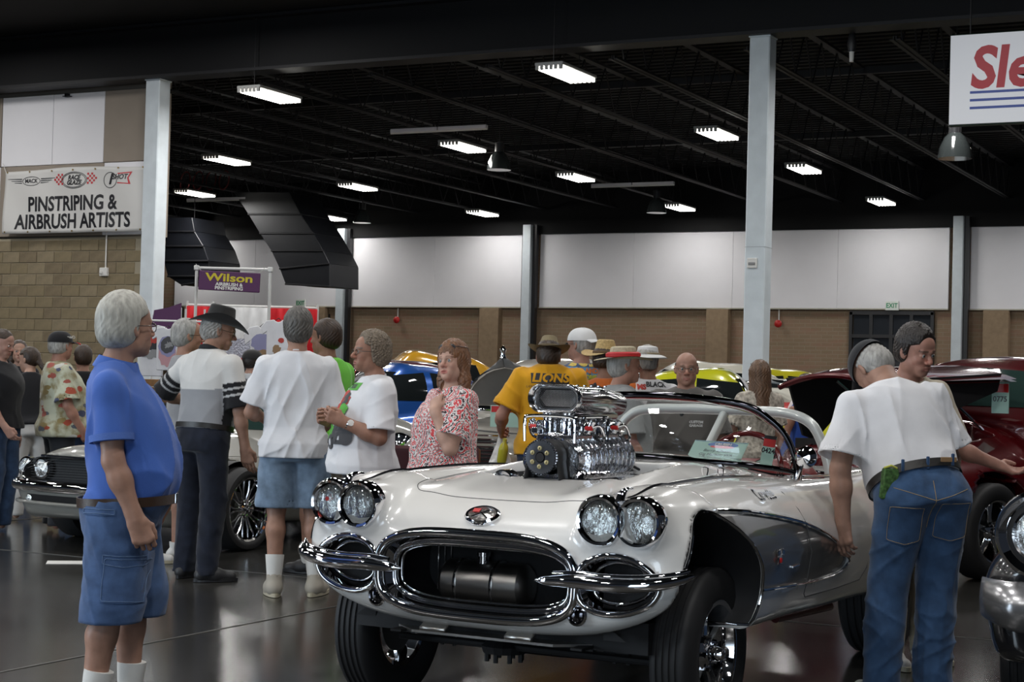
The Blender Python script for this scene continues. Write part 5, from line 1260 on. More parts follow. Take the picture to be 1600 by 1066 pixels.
for s in (1, -1): MB().box((.945, s * -.50, .515), (.02, .22, .045), bev=.008).build('turn_lamp', mat('red_amber_lens'), K)
MB().tube(on_side(fK, [(.70, .93), (.3, .965), (-1, .985)], -1, .004), .006, 6).build('fender_trim', M_chrome, K)
front_patch(fK, [(-.48, .86), (.48, .86)], [(-.48, .66), (.48, .66)], 'grille', M_under, K)
wheel(K, 0, .78, .335, .335, .20, .21, 'spoke'); wheel(K, 0, -.78, .335, .335, .20, .21, 'spoke'); wheel(K, -2.9, -.78, .335, .335, .20, .21, 'spoke', detail=False); wheel(K, -2.9, .78, .335, .335, .20, .21, 'spoke', detail=False)
# --- cars further back
def back_car(name, label, x, d, yaw, P_, roof, hood=.98, w=.86, ghw=.68, belt=None, nose=.85, L=-3.6, win=M_wing, wb=-2.75, tum=.26, screen=True, res=.045, r=.33, chromeb=True, k=.16, flash=None):
    x_, x__ = (roof[0] + roof[3]) / 2, R(yaw); x = x + math.sin(x__) * x_; d = d + math.cos(x__) * x_; o = thing(name, label, 'car', x, d, 0, yaw); b = belt or hood; ar = ((0, r, r + .05), (wb, r, r + .05)); x0, x1, x2, x3, zr = roof
    f = car_field([(nose, hood - .12), (nose - .3, hood - .03), (0, hood), (x0, hood + .03), (x3, hood), (L, hood - .15)], [(nose, w - .12), (.4, w), (-1, w + .01), (wb, w), (L, w - .12)], lambda ya, z: nose - .12 * (ya / .8) ** 2, L, [(nose, .30), (0, .25), (L, .3)],
        dict(roof=[(x0, b), ((x0 + x1) / 2, b + (zr - b) * .66), (x1, zr - .02), ((x1 + x2) / 2, zr), (x2, zr - .04), ((x2 + x3) / 2, b + (zr - b) * .62), (x3, b)], w=ghw, belt=b, tumble=tum, k=k), ar)
    sym_mesh(f, (L - .1, 0, .2), (nose + .1, w + .12, zr + .1), res, 'body', P_, o); liners(o, ar); zt = b + (zr - b) * .78; zb = b + .05
    for s in (1, -1):
        xm = (x1 + x2) / 2
        side_patch(f, [(x0 * .35 + x1 * .65, zt - .04), (xm + .04, zt)], [(x0 * .8 + x1 * .2, zb), (xm + .04, zb)], 'side_window', win, o, s, .006); side_patch(f, [(xm - .04, zt), (x2, zt - .03)], [(xm - .04, zb), (x2 * .75 + x3 * .25, zb)], 'rear_side_window', win, o, s, .006)
        MB().tube(on_side(f, [(nose - .3, hood - .28), (-1, hood - .2), (L + .2, hood - .25)], s, .003), .010, 6).build('side_trim', M_chrome, o)
        MB().lathe([(.09, -.03), (.095, .01), (.08, .02), (0, .035)], 20, 'x', on_front(f, [(s * (w - .22), hood - .25)], 0)[0]).build('headlamp', M_chrome, o)
        wheel(o, 0, s * (w - .12), r, r, .2, r * .62, 'spoke', detail=False); wheel(o, wb, s * (w - .12), r, r, .2, r * .62, 'spoke', detail=False)
    if screen: front_patch(f, [(-ghw + .20, zt), (0, zt + .02), (ghw - .20, zt)], [(-ghw + .10, zb), (0, zb), (ghw - .10, zb)], 'windscreen', win, o, .006, start=.9)
    if flash:
        for s in (1, -1): side_patch(f, [(.3, flash[1]), (-3, flash[1])], [(.3, flash[0]), (-3, flash[0])], 'colour_flash', M_red, o, s, .008)
    if chromeb: MB().tube([on_front(f, [(y_, .48)], .04)[0] for y_ in np.linspace(-w + .12, w - .12, 10)], .04, 8, up=(0, 0, 1)).build('bumper', M_chrome, o)
    return o, f
def xat(px, d): return (px - 800) / FOC * d
back_car('coupe', 'bright blue 1930s coupe with rounded roof between the curly haired man and the woman', xat(662, 19.5), 19.5, 62, paint('bright_blue_paint', (.012, .085, .36), metal=.3), (-.75, -1.1, -1.75, -2.5, 1.545), hood=1.08, w=.80, ghw=.68, nose=.8, L=-2.8, wb=-2.4, tum=.16, k=.28)
back_car('sedan', 'dark maroon sedan, its roof just showing behind the curly haired man', xat(640, 25.0), 25.0, 80, paint('maroon_paint', (.07, .008, .015), metal=.2), (-.8, -1.2, -2.2, -2.9, 1.64), hood=1.1, w=.85)
back_car('sedan', 'orange yellow old sedan, its roof just showing above the blue coupe', xat(697, 28.0), 28.0, 78, paint('amber_yellow_paint', (.50, .26, .015), metal=.1), (-.8, -1.15, -2.3, -3.0, 1.79), hood=1.15, w=.85, tum=.15)
back_car('hardtop', 'yellow green 1950s hardtop beyond the man in the dark grey T-shirt', xat(1068, 18.9), 18.9, -78, paint('lemon_green_paint', (.50, .50, .015), metal=.05), (-.8, -1.15, -1.9, -2.6, 1.575), hood=1.06)
back_car('sedan', 'cream white car with long roof behind the yellow green hardtop', xat(1130, 26.0), 26.0, 84, paint('pale_cream_paint', (.55, .53, .45)), (-.7, -1.2, -2.4, -3.2, 1.74), hood=1.1)
back_car('hardtop', 'white car with red side flash and yellow roof right of the near column', xat(1240, 22.3), 22.3, 35, paint('ivory_paint', (.60, .58, .50)), (-.8, -1.15, -2.1, -2.8, 1.50), hood=1.32, belt=1.33, flash=(1.08, 1.2))
back_car('coupe', 'yellow car behind the raised dark red hood, right of the long haired woman', xat(1225, 29.0), 29.0, 80, paint('sun_yellow_paint', (.52, .47, .02)), (-.8, -1.2, -2.2, -2.9, 1.71), hood=1.15)
mb_ = MB(); mb_.box((0, 0, .70), (.9, .06, .42), bev=.02); mb_.box((0, 0, .30), (.7, .05, .6)); o = mb_.build('display_board', paint('maroon_board', (.055, .012, .016), rough=.4)); o.location = w3(xat(655, 11.8), 11.8, 0); o.rotation_euler = (0, 0, BLD); tag(o, 'dark maroon low display board behind the woman in the swirl blouse', 'board')
# --- grey 1940s car with its hood open, facing us behind the engine
G = thing('vintage_car', 'silver beige 1940s car with open hood and barred grille left of the man in yellow', 'car', xat(772, 14.0), 14.0, 0, 22)
P_g = paint('champagne_paint', (.36, .34, .30), metal=.3); arG = ((-.1, .36, .42), (-2.8, .36, .42))
fG = car_field([(.75, .90), (.4, 1.0), (0, 1.05), (-.8, 1.12), (-3, 1.1), (-3.6, .9)], [(.75, .45), (.5, .75), (.1, .92), (-1, .90), (-3.6, .8)], lambda ya, z: .72 - .35 * (ya / .8) ** 2, -3.6, [(1, .35), (-3.6, .3)], dict(roof=[(-.95, 1.1), (-1.2, 1.32), (-1.5, 1.54), (-2.1, 1.585), (-2.7, 1.45), (-3.2, 1.1)], w=.70, belt=1.1, tumble=.22, k=.2), arG, k=.3)
sym_mesh(fG, (-3.65, 0, .25), (.85, 1.05, 1.6), .026, 'body', P_g, G); liners(G, arG)
front_patch(fG, [(-.46, 1.42), (0, 1.45), (.46, 1.42)], [(-.56, 1.18), (0, 1.19), (.56, 1.18)], 'windscreen', M_wing, G, start=.3)
for k_ in range(17): MB().tube([on_front(fG, [(y_, .50 + .027 * k_)], .012)[0] for y_ in np.linspace(-.36 + .008 * k_ * 0, .36, 9)], .007, 6).build('grille_bar', M_chrome, G)
front_patch(fG, [(-.38, .96), (0, .985), (.38, .96)], [(-.36, .47), (0, .47), (.36, .47)], 'grille_backing', M_under, G)
for s in (1, -1): MB().lathe([(.10, -.05), (.11, .01), (.09, .025), (0, .045)], 24, 'x', on_front(fG, [(s * .62, .82)], .01)[0]).build('headlamp', M_chrome, G); wheel(G, -.1, s * .78, .36, .36, .2, .21, 'spoke', detail=False); wheel(G, -2.8, s * .78, .36, .36, .2, .21, 'spoke', detail=False)
OH = bpy.data.objects.new('raised_hood', None); C.objects.link(OH); OH.parent = G
def ohf(u, v):
    t = (u - .5) * 2; w = .54 * (1 - v ** 1.7) ** .7 if v < 1 else 0; return (-.75 + .55 * v - .06 * t * t, t * w, 1.16 + .42 * v - .08 * t * t * v)
m = MB(); surf(m, ohf, 28, 18, False); o = m.build('hood_panel', mat('hood_underside', (.16, .155, .15), rough=.5, metal=.3), OH); md = o.modifiers.new('t', 'SOLIDIFY'); md.thickness = .015
MB().tube([ohf(0, v) for v in np.linspace(0, .999, 16)] + [ohf(1, v) for v in np.linspace(.999, 0, 16)], .014, 8).build('hood_edge', M_chrome, OH)
MB().lathe([(.03, 0), (.02, .04), (.03, .07), (.01, .10), (0, .11)], 14, 'z', (-.20, 0, 1.57)).build('hood_ornament', M_chrome, OH)
m = MB(); m.tube(curve3([(-.1, -.50, 1.06), (.12, -.3, 1.12), (.2, 0, 1.14), (.12, .3, 1.12), (-.1, .50, 1.06)], 24), .035, 10); m.build('grille_shell_top', M_chrome, G)
def wcard(x, d, z, w, h, yaw, label, num=None, wd_=None):
    o = thing('window_card', label, 'card', x, d, z, yaw); MB().box((0, 0, 0), (.004, w, h)).build('card', mat('mint_paper'), o, smooth=False); MB().box((.003, 0, h * .32), (.003, w * .96, h * .28)).build('red_band', M_red, o, smooth=False)
    if num: m = MB(); frame_text(m, num, w * .42, Matrix.Translation((.004, 0, -.01)) @ Matrix.Rotation(R(90), 4, 'Z') @ Matrix.Rotation(R(90), 4, 'X'), bold=.001, ext=.0005); m.build('number', M_ink, o, smooth=False)
p_ = at(1563, 622, 13.15); wcard(p_[0], p_[1], p_[2], .14, .24, 40, 'entry card reading 0775 in the windscreen of the dark red pickup', '0775')
p_ = at(800, 651, 13.2); wcard(p_[0], p_[1], p_[2], .34, .17, 5, 'pale card with red and blue badge standing on the open grey car')

# ================================================================ PEOPLE
def skin_mat(name, col, rough=.5):
    return mat('skin_' + name, col, rough=rough, attr='Col', var=.10, vscale=22, bump=.18, bscale=170, bdist=.002, spec=.4)
def cloth_mat(name, col, rough=.85, bump=.35, bscale=260, var=.06, vscale=8, attr=None, **k):
    return mat(name, col, rough=rough, var=var, vscale=vscale, bump=bump, bscale=bscale, bdist=.0015, spec=.2, sheen=.15, attr=attr, **k)
def denim(name, col): return cloth_mat(name, col, var=.28, vscale=14, bscale=420, bump=.5)
def folds(P, seed, amp, sc=1.0, vert=.45):
    r = np.random.RandomState(seed); d = np.zeros(len(P)); q = P * np.array([1, 1, vert]) * sc
    for i in range(4):
        k = r.normal(size=3); k /= np.linalg.norm(k); k2 = r.normal(size=3) * 5; k2[2] *= 1.6
        ph = r.uniform(0, 6.28, 2); w = np.sin(q @ k2 + ph[0])
        s = np.sin((q @ k) * r.uniform(15, 34) + 1.8 * w + ph[1])
        m = np.clip(.5 + .9 * np.sin(P @ (r.normal(size=3) * 6) + ph[0] * 2), 0, 1)
        d += (1 - np.abs(s)) ** 2 * m - .25
    return -amp * d
class Pose:
    pass
HAND_OFF = 1
def add_hand(F, w, d, n, s, side, curl=.5, spread=.0, k=.006, thumb=.5):
    """w wrist, d direction, n palm normal (the way the palm faces), side: +1 left hand. returns end point"""
    d = d / np.linalg.norm(d); n = n - d * (n @ d); n /= np.linalg.norm(n); a = np.cross(n, d) * side   # toward the thumb
    F.cone(w - d * .02 * s, w + d * .03 * s, .028 * s, .030 * s, .02, sq=(n, .72))
    F.cone(w + d * .025 * s + a * .012 * s, w + d * .088 * s + a * .018 * s, .027 * s, .020 * s, .015, sq=(n, .55))
    F.cone(w + d * .025 * s - a * .010 * s, w + d * .082 * s - a * .020 * s, .026 * s, .018 * s, .015, sq=(n, .55))
    L = [(.033, .094, .040, .026, .021), (.011, .099, .044, .029, .023), (-.011, .094, .041, .027, .022), (-.031, .084, .032, .020, .019)]
    for i, (o, b, l1, l2, l3) in enumerate(L):
        c = curl * (1 + .12 * i); p = w + d * b * s * .93 + a * o * s; q = w + d * .05 * s + a * o * .8 * s
        F.cone(q, p, .010 * s, .0102 * s, .012)
        ang = 0; pp = p; r = .0098 * s
        for j, l in enumerate((l1, l2, l3)):
            ang += c * (.75, 1.0, .7)[j]
            dd = d * math.cos(ang) + n * math.sin(ang) + a * spread * (1.5 - i) * .25
            nx = pp + dd * l * s; F.cone(pp, nx, r, r * .9, .004); pp = nx; r *= .9
    t0 = w + d * .022 * s + a * .022 * s; t1 = t0 + (d * .55 + a * (.75 - .3 * thumb) + n * (.25 + .3 * thumb)) * .042 * s
    F.cone(t0, t1, .0165 * s, .0125 * s, .012)
    t2 = t1 + (d * .85 + a * (.2 - .35 * thumb) + n * .3 * thumb) * .033 * s; F.cone(t1, t2, .0118 * s, .0108 * s, .004)
    t3 = t2 + (d * .9 - a * .25 * thumb + n * .25 * thumb) * .026 * s; F.cone(t2, t3, .0108 * s, .0088 * s, .004)
class Person:
    def __init__(S, name, label, px, d, yaw, H=1.75, girth=1.0, belly=0.0, lean=0, side=0, twist=0, head=(0, 0, 0), armR=((0, -.12, -1), (.15, -.02, -1)), armL=((0, .12, -1), (.15, .02, -1)),
                 feet=((.0, .11), (.0, -.11)), footyaw=(8, -8), female=False, skin=(.46, .25, .17), res=.011, x=None, knee=.02, hand=(.5, .5), palm=(None, None), shoulders=0.0, dx=(0, 0), neckf=0.0, sit=0.0, cat='person', nose=1.0, jaw=1.0, hips=1.0, armr=1.0, thumb=.5, headz=0, legk=.84):
        p = at(px, 600, d)
        S.root = thing(name, label, cat, p[0] if x is None else x, d, 0, yaw)
        S.s = s = H / 1.75; S.g = girth; S.belly = belly; S.res = res; S.skinc = np.array(skin); S.female = female; S.noseS = nose; S.jawS = jaw; S.legk = legk
        S.T = np.array(Matrix.Translation((dx[0], dx[1], .93 * s)) @ Matrix.Rotation(R(twist), 4, 'Z') @ Matrix.Rotation(R(lean), 4, 'Y') @ Matrix.Rotation(R(side), 4, 'X') @ Matrix.Translation((0, 0, -.93 * s)))
        S.Ti = np.linalg.inv(S.T)
        # torso sections
        z = np.array([.76, .84, .93, 1.0, 1.07, 1.15, 1.25, 1.34, 1.41, 1.46, 1.50, 1.54]) * s
        if female:
            ay = np.array([.165, .172, .180, .165, .150, .146, .152, .158, .150, .108, .062, .05]); ax = np.array([.10, .112, .118, .110, .105, .108, .122, .118, .092, .07, .056, .05]); cx = np.array([-.01, -.012, -.012, 0, .005, .012, .02, .012, -.005, -.015, -.02, -.02])
        else:
            ay = np.array([.155, .160, .166, .160, .158, .162, .178, .188, .176, .122, .066, .055]); ax = np.array([.10, .112, .116, .112, .112, .115, .125, .120, .100, .076, .06, .052]); cx = np.array([-.01, -.012, -.01, .0, .004, .008, .01, .004, -.008, -.016, -.02, -.02])
        B = np.array([0, .2, .75, 1.15, 1.25, 1.0, .5, .16, 0, 0, 0, 0]) * belly
        gg = 1 + (girth - 1) * np.array([.9, 1, 1, 1.1, 1.2, 1.15, 1.0, .8, .6, .3, .3, .3])
        S.z = z; S.ay = (ay * gg + B * .12 + shoulders * np.array([0, 0, 0, 0, 0, 0, .3, .8, 1, .5, 0, 0])) * s; S.ax = (ax * gg + B * .55) * s; S.cx = (cx + B * .45) * s
        S.ay[:3] *= hips
        S.sh = .184 * s * (.9 if female else 1) * (1 + (girth - 1) * .55) + shoulders * s
        # joints
        def tp(v): return S.T[:3, :3] @ np.array(v, float) + S.T[:3, 3]
        S.tp = tp
        S.shR = tp((-.012 * s, -S.sh, 1.385 * s)); S.shL = tp((-.012 * s, S.sh, 1.385 * s))
        S.A = {}; Lu, Lf = .285 * s, .245 * s; S.armr = armr
        for sd, sh, arm in ((-1, S.shR, armR), (1, S.shL, armL)):
            u = np.array(arm[0], float); u /= np.linalg.norm(u); f = np.array(arm[1], float); f /= np.linalg.norm(f)
            e = sh + u * Lu; w = e + f * Lf; S.A[sd] = (sh, e, w, u, f)
        S.hand = hand; S.palm = palm; S.thumb = thumb
        S.L = {}
        for sd, ft, fy in ((1, feet[0], footyaw[0]), (-1, feet[1], footyaw[1])):
            hip = tp((-.0, sd * .092 * s * (1 + (girth - 1) * .5), .90 * s)); an = np.array([ft[0] - .02 * s, ft[1], .085 * s]); mid = (hip + an) / 2
            kn = mid + np.array([knee + .015, sd * .004, .045 * s]); S.L[sd] = (hip, kn, an, fy)
        nk = tp((-.022 * s, 0, 1.47 * s)); hc = tp(((.0 + neckf) * s, 0, (1.635 + headz) * s))
        S.nk = nk; S.hc = hc; S.Rh = rotm(head[0], head[1], head[2]); S.hs = s ** .6 * (1.0 if not female else .96)
    # --- fields
    def torso(S, off=0.0, zlo=None, zhi=None, hang=False, e=2.3, seed=None, fold=0.0, kz=.02, flat=0):
        Ti = S.Ti; ax = S.ax.copy(); ay = S.ay.copy(); cx = S.cx.copy(); s = S.s
        if hang:
            b = ax[5]; m = S.z < 1.12 * s
            fr = cx + ax; bk = cx - ax; fmax = (cx[4] + ax[4]); fr[m] = np.maximum(fr[m], fr[5] * .35 + fr[m] * .65 + .0); fr[:3] = np.maximum(fr[:3], fr[4] * .55 + fr[:3] * .45); bk = np.minimum(bk, bk[2] * .2 + bk * .8)
            cx = (fr + bk) / 2; ax = (fr - bk) / 2; ay[m] = np.maximum(ay[m], ay[5] * .6 + ay[m] * .4)
        fx = [spline(S.z, q) for q in (ax, ay, cx)]
        def f(P):
            q = P @ Ti[:3, :3].T + Ti[:3, 3]; z = q[:, 2]; zz = np.clip(z, S.z[0], S.z[-1])
            of = off + (.024 * np.clip((1.03 * s - z) / .1, 0, 1) if hang else 0); A = np.maximum(fx[0](zz) + of, .02); B = np.maximum(fx[1](zz) + of, .02); u = (q[:, 0] - fx[2](zz)) / A; v = q[:, 1] / B
            d = ((np.abs(u) ** e + np.abs(v) ** e) ** (1 / e) - 1) * np.minimum(A, B) * .95
            if fold: d = d + folds(q, seed, fold)
            d = smax(d, (zlo if zlo is not None else S.z[0]) - z, kz); d = smax(d, z - (zhi if zhi is not None else S.z[-1]), .03)
            return d
        lo = S.tp((-.3, -.35, S.z[0])); pts = np.array([S.tp((a, b, c)) for a in (-.3, .45) for b in (-.36, .36) for c in ((zlo or S.z[0]) - .05, S.z[-1] + .05)])
        return f, pts.min(0), pts.max(0)
    def hp(S, v): return S.hc + S.Rh @ (np.array(v, float) * S.hs)
    def body(S, legs=True, face=True, lips=(.33, .14, .11), brow=None, head_res=.0046, hand_res=.0052, arms=True, torso=True, mouth=0.0, feet=False, cheeks=1.0):
        s = S.s; h = S.hs; g = S.g; F = Field(); M = S.Rh; H = S.hp
        if torso: f, lo, hi = S.torso(-.016, zlo=1.0 * s, zhi=1.5 * s); F.fn(f, .03, '+', lo, hi)
        for sd in (-1, 1):
            sh, e, w, u, fo = S.A[sd]; ar = S.armr * (1 + (g - 1) * .5) * (.9 if S.female else 1) * s
            if arms:
                F.cone(sh, sh + (e - sh) * .5, .050 * ar, .046 * ar, .04); F.cone(sh + (e - sh) * .4, e, .048 * ar, .038 * ar, .03)
                F.cone(e, e + (w - e) * .35, .040 * ar, .042 * ar, .02); F.cone(e + (w - e) * .3, w, .042 * ar, .0265 * ar, .02, )
                pn = S.palm[0 if sd < 0 else 1]
                n = np.array(pn, float) if pn is not None else np.array([0.15, -sd * 1.0, 0]); n = n + fo * .001
                S.hdir = S.hdir if hasattr(S, 'hdir') else {}
                add_hand(F, w, S.hdir.get(sd, fo), n, s * (.94 if S.female else 1.02), sd, S.hand[0 if sd < 0 else 1], thumb=S.thumb)
            if legs:
                hip, kn, an, fy = S.L[sd]; lr = (1 + (g - 1) * .6) * s * S.legk
                F.cone(hip, kn, .085 * lr, .056 * lr, .03); c1 = kn + (an - kn) * .3 + np.array([-.018, 0, 0])
                F.cone(kn, c1, .052 * lr, .056 * lr, .03); F.cone(c1, an, .056 * lr, .036 * lr, .03); F.cone(an, an + np.array([0, 0, -.03]), .036 * s, .036 * s, .02)
                F.ell(kn + np.array([.022, 0, 0]), (.03 * s * S.legk, .035 * s * S.legk, .04 * s), .02)
        F.cone(S.nk - (S.hc - S.nk) * .25, H((-.018, 0, -.06)), .064 * s * (1 + (g - 1) * .5) * (.82 if S.female else 1), .054 * h * (.85 if S.female else 1) * (1 + (g - 1) * .35), .035)
        E_ = lambda c, r, k, op='+', MM=M: F.ell(H(c), np.array(r) * h, k, op, MM)
        Cn = lambda a, b, ra, rb, k, op='+', sq=None: F.cone(H(a), H(b), ra * h, rb * h, k, op, sq)
        E_((-.014, 0, .030), (.098, .076, .086), .02); E_((.040, 0, .045), (.050, .058, .050), .03)
        E_((.030, 0, -.035), (.060, .058, .072), .03); Cn((.005, 0, -.062), (.055, 0, -.092), .052 * S.jawS, .024, .03)
        for sd in (-1, 1):
            E_((.004, sd * .042, -.062), (.032, .018 * S.jawS, .030), .025); E_((.060, sd * .034, -.030), (.022, .020, .020), .02)
            E_((.070, sd * .018, -.070), (.018, .020, .020), .02)
        E_((.072, 0, -.100), (.017, .022, .016), .015)
        if face:
            Cn((.080, -.036, .020), (.089, 0, .016), .010, .010, .014); Cn((.089, 0, .016), (.080, .036, .020), .010, .010, .014)
            for sd in (-1, 1):
                E_((.098, sd * .032, -.001), (.018, .017, .011), .010, '-'); E_((.0765, sd * .0315, -.001), (.0148, .0155, .0138), .004)
            Cn((.089, 0, .006), (.110, 0, -.030), .0075, .0125 * S.noseS, .010)
            for sd in (-1, 1): E_((.097, sd * .0125, -.036), (.012, .0085, .0085), .006)
            for sd in (-1, 1):
                Cn((.084, sd * .024, -.066), (.0945, sd * .004, -.062), .0035, .0055, .005); Cn((.083, sd * .023, -.068), (.0925, sd * .003, -.075), .0035, .0065, .005)
            E_((.098, 0, -.0685 - mouth * .002), (.012, .021, .0016 + mouth * .003), .002, '-')
        else: Cn((.089, 0, .006), (.108, 0, -.030), .0075, .0125, .010)
        for sd in (-1, 1):
            Me = M @ rotm(-sd * 22, -12, 0)
            E_((-.008, sd * .0800, -.008), (.019, .0085, .032), .005, '+', Me); E_((.000, sd * .0860, -.006), (.009, .005, .017), .004, '-', Me)
        boxes = []
        hl = S.hc - .155 * h; hh = S.hc + .15 * h; boxes.append((hl, hh, head_res))
        if arms:
            for sd in (-1, 1):
                w = S.A[sd][2]; dr = S.hdir.get(sd, S.A[sd][4]); dr = dr / np.linalg.norm(dr); c = w + dr * .09 * s; boxes.append((c - .125 * s, c + .125 * s, hand_res))
        allp = [S.hc, S.nk] + [q for sd in (-1, 1) for q in S.A[sd][:3]] + ([S.L[sd][2] - np.array([0, 0, .1]) for sd in (-1, 1)] if legs else [np.array([0, 0, S.z[0]])])
        allp += [S.tp((a, 0, 1.1)) for a in (S.cx[4] - S.ax[4], S.cx[4] + S.ax[4])] + [S.tp((0, a, 1.1)) for a in (-.22, .22)]
        allp = np.array(allp); lo = allp.min(0) - .12; hi = allp.max(0) + .12; lo[2] = max(lo[2], .02)
        Vs = []; Qs = []; n = 0
        for i, (bl, bh, r) in enumerate(boxes):
            V, Q = mesh_f(F, bl, bh, r, 1)
            if not len(V): continue
            Vs.append(V); Qs.append(Q + n); n += len(V)
        V, Q = mesh_f(F, lo, hi, S.res * 1.3, 1)
        keep = np.ones(len(V), bool)
        for (bl, bh, r) in boxes:
            mgn = S.res * 2.0; keep &= ~((V > bl + mgn) & (V < bh - mgn)).all(1)
        V, Q = drop_faces(V, Q, keep); Vs.append(V); Qs.append(Q + n)
        V = np.concatenate(Vs); Q = np.concatenate(Qs)
        me = fast_mesh('body', V, Q)
        C_ = np.tile(S.skinc, (len(V), 1)); L_ = ((V - S.hc) @ M) / h
        if face:
            x, y, z = L_.T
            m = (x > .078) & (np.abs(y) < .024) & (z > -.0825 + .1 * np.abs(y)) & (z < -.0585 - .12 * np.abs(y)); C_[m] = lips
            m = (x > .03) & (np.abs(np.abs(y) - .036) < .022) & (np.abs(z + .035) < .022); C_[m] *= np.array([1.0, 1 - .07 * cheeks, 1 - .07 * cheeks])
            m = (x > .088) & (np.abs(y) < .02) & (z < -.015) & (z > -.05); C_[m] *= np.array([1.02, .86, .84])
            if brow is not None:
                m = (x > .055) & (np.abs(np.abs(y) - .033) < .020) & (np.abs(z - .0245 + .12 * np.abs(np.abs(y) - .030)) < .0048); C_[m] = C_[m] * .3 + np.array(brow) * .7
        rr = np.random.RandomState(3); nz = .04 * np.sin(V @ rr.normal(size=3) * 60) + .03 * np.sin(V @ rr.normal(size=3) * 110)
        C_ = np.clip(C_ * (1 + nz[:, None] * .8), 0, 1); set_colors(me, C_)
        S.bodyo = link('body', me, skin_mat('all', tuple(S.skinc)), S.root); S.F = F
        if face:
            for sd in (-1, 1):
                m = MB(); m.lathe([(0, .0125), (.003, .0121), (.0058, .0112), (.009, .0087), (.0118, .004), (.0125, 0), (.0118, -.004), (0, -.0125)][::-1], 20, 'x')
                V = m.V[0] * h; rad = np.hypot(V[:, 1], V[:, 2]) / h; col = np.where(rad[:, None] < .0032, np.array([[.01, .01, .01]]), np.where(rad[:, None] < .0062, np.array([[.10, .12, .12]]), np.array([[.40, .37, .35]]))); col[V[:, 0] < .002] = (.6, .55, .5)
                me = fast_mesh('eye', V @ M.T + H((.0802, sd * .0315, -.001)), m.F); set_colors(me, col); link('eye', me, mat('eye_surface', (1, 1, 1), rough=.08, attr='Col', coat=1), S.root)
        return S
    def mesh_part(S, name, F, lo, hi, res, m, newton=1, cols=None, label=None):
        V, Q = mesh_f(F, lo, hi, res, newton)
        if not len(V): return None
        me = fast_mesh(name, V, Q)
        if cols is not None: set_colors(me, cols(V))
        return link(name, me, m, S.root, label=label)
    def shirt(S, m, hem=.86, sleeve=.62, loose=.016, fold=.004, seed=1, neck=1.475, name='shirt', cols=None, res=None, flare=.018, sl_r=.068, nosleeve=False, hang=True, vneck=0.0, body_lo=None):
        s = S.s; F = Field(); f, lo, hi = S.torso(loose, hem * s, (neck + .02) * s, hang=hang, seed=seed, fold=fold, kz=.006)
        F.fn(f, .02, '+', lo, hi); g = 1 + (S.g - 1) * .5; pts = []
        for sd in (-1, 1):
            sh, e, w, u, fo = S.A[sd]; r = sl_r * g * s * (.92 if S.female else 1); b = sh + (e - sh) * sleeve
            if nosleeve: pts += [sh]; continue
            nk_ = S.tp((-.015 * s, sd * .05 * s, 1.452 * s)); F.cone(nk_, sh + np.array([0, 0, -.012]), .044 * s, .050 * g * s, .04)
            if sleeve > .95:
                F.cone(sh, e, r, r * .85, .035); F.cone(e, e + (w - e) * min(1, (sleeve - .9)), r * .85, r * .6, .02); pts += [sh, e, w]; continue
            def sl(P, sh=sh, b=b, u=u, r=r, sd=sd, L=np.linalg.norm(b - sh)):
                d_ = P - sh; t = np.clip(d_ @ u, -.02, L + .03); tt = np.clip(t / L, 0, 1); rad = r * (.92 + .08 * tt) + flare * tt ** 1.5
                o = d_ - t[:, None] * u; o = o + 0; d = np.sqrt((o * o).sum(1)) - rad + folds(P, seed + 5 + sd, fold * .8, 1.2)
                q_ = d_ @ u - L; return smax(smax(d, q_, .006), -np.maximum(d + .013, -q_ - .03), .004)
            lo2 = np.minimum(sh, b) - r - .07; hi2 = np.maximum(sh, b) + r + .07; F.fn(sl, .035, '+', lo2, hi2)
            pts += [sh, b]
            S.cuff = getattr(S, 'cuff', {}); S.cuff[sd] = (b, u, r + flare)
        # neckline
        nb = S.tp((-.015 * s, 0, (neck - .02) * s)); nt = S.tp((.012 * s, 0, (neck + .10) * s)); F.cone(nb, nt, .060 * s * (1 + (S.g - 1) * .4), .085 * s, .006, '-')
        if vneck: F.cone(S.tp((.06, 0, (neck - vneck) * s)), S.tp((.10, 0, (neck + .05) * s)), .02, .06, .01, '-')
        P = np.array(pts + [S.tp((a, b, c * s)) for a in (S.cx[4] - S.ax[4], S.cx[4] + S.ax[4]) for b in (-.18, .18) for c in (hem, 1.5)])
        lo = P.min(0) - .12; hi = P.max(0) + .12
        S.shirtF = F; S.shirto = S.mesh_part(name, F, lo, hi, res or S.res, m, 1, cols); return S.shirto
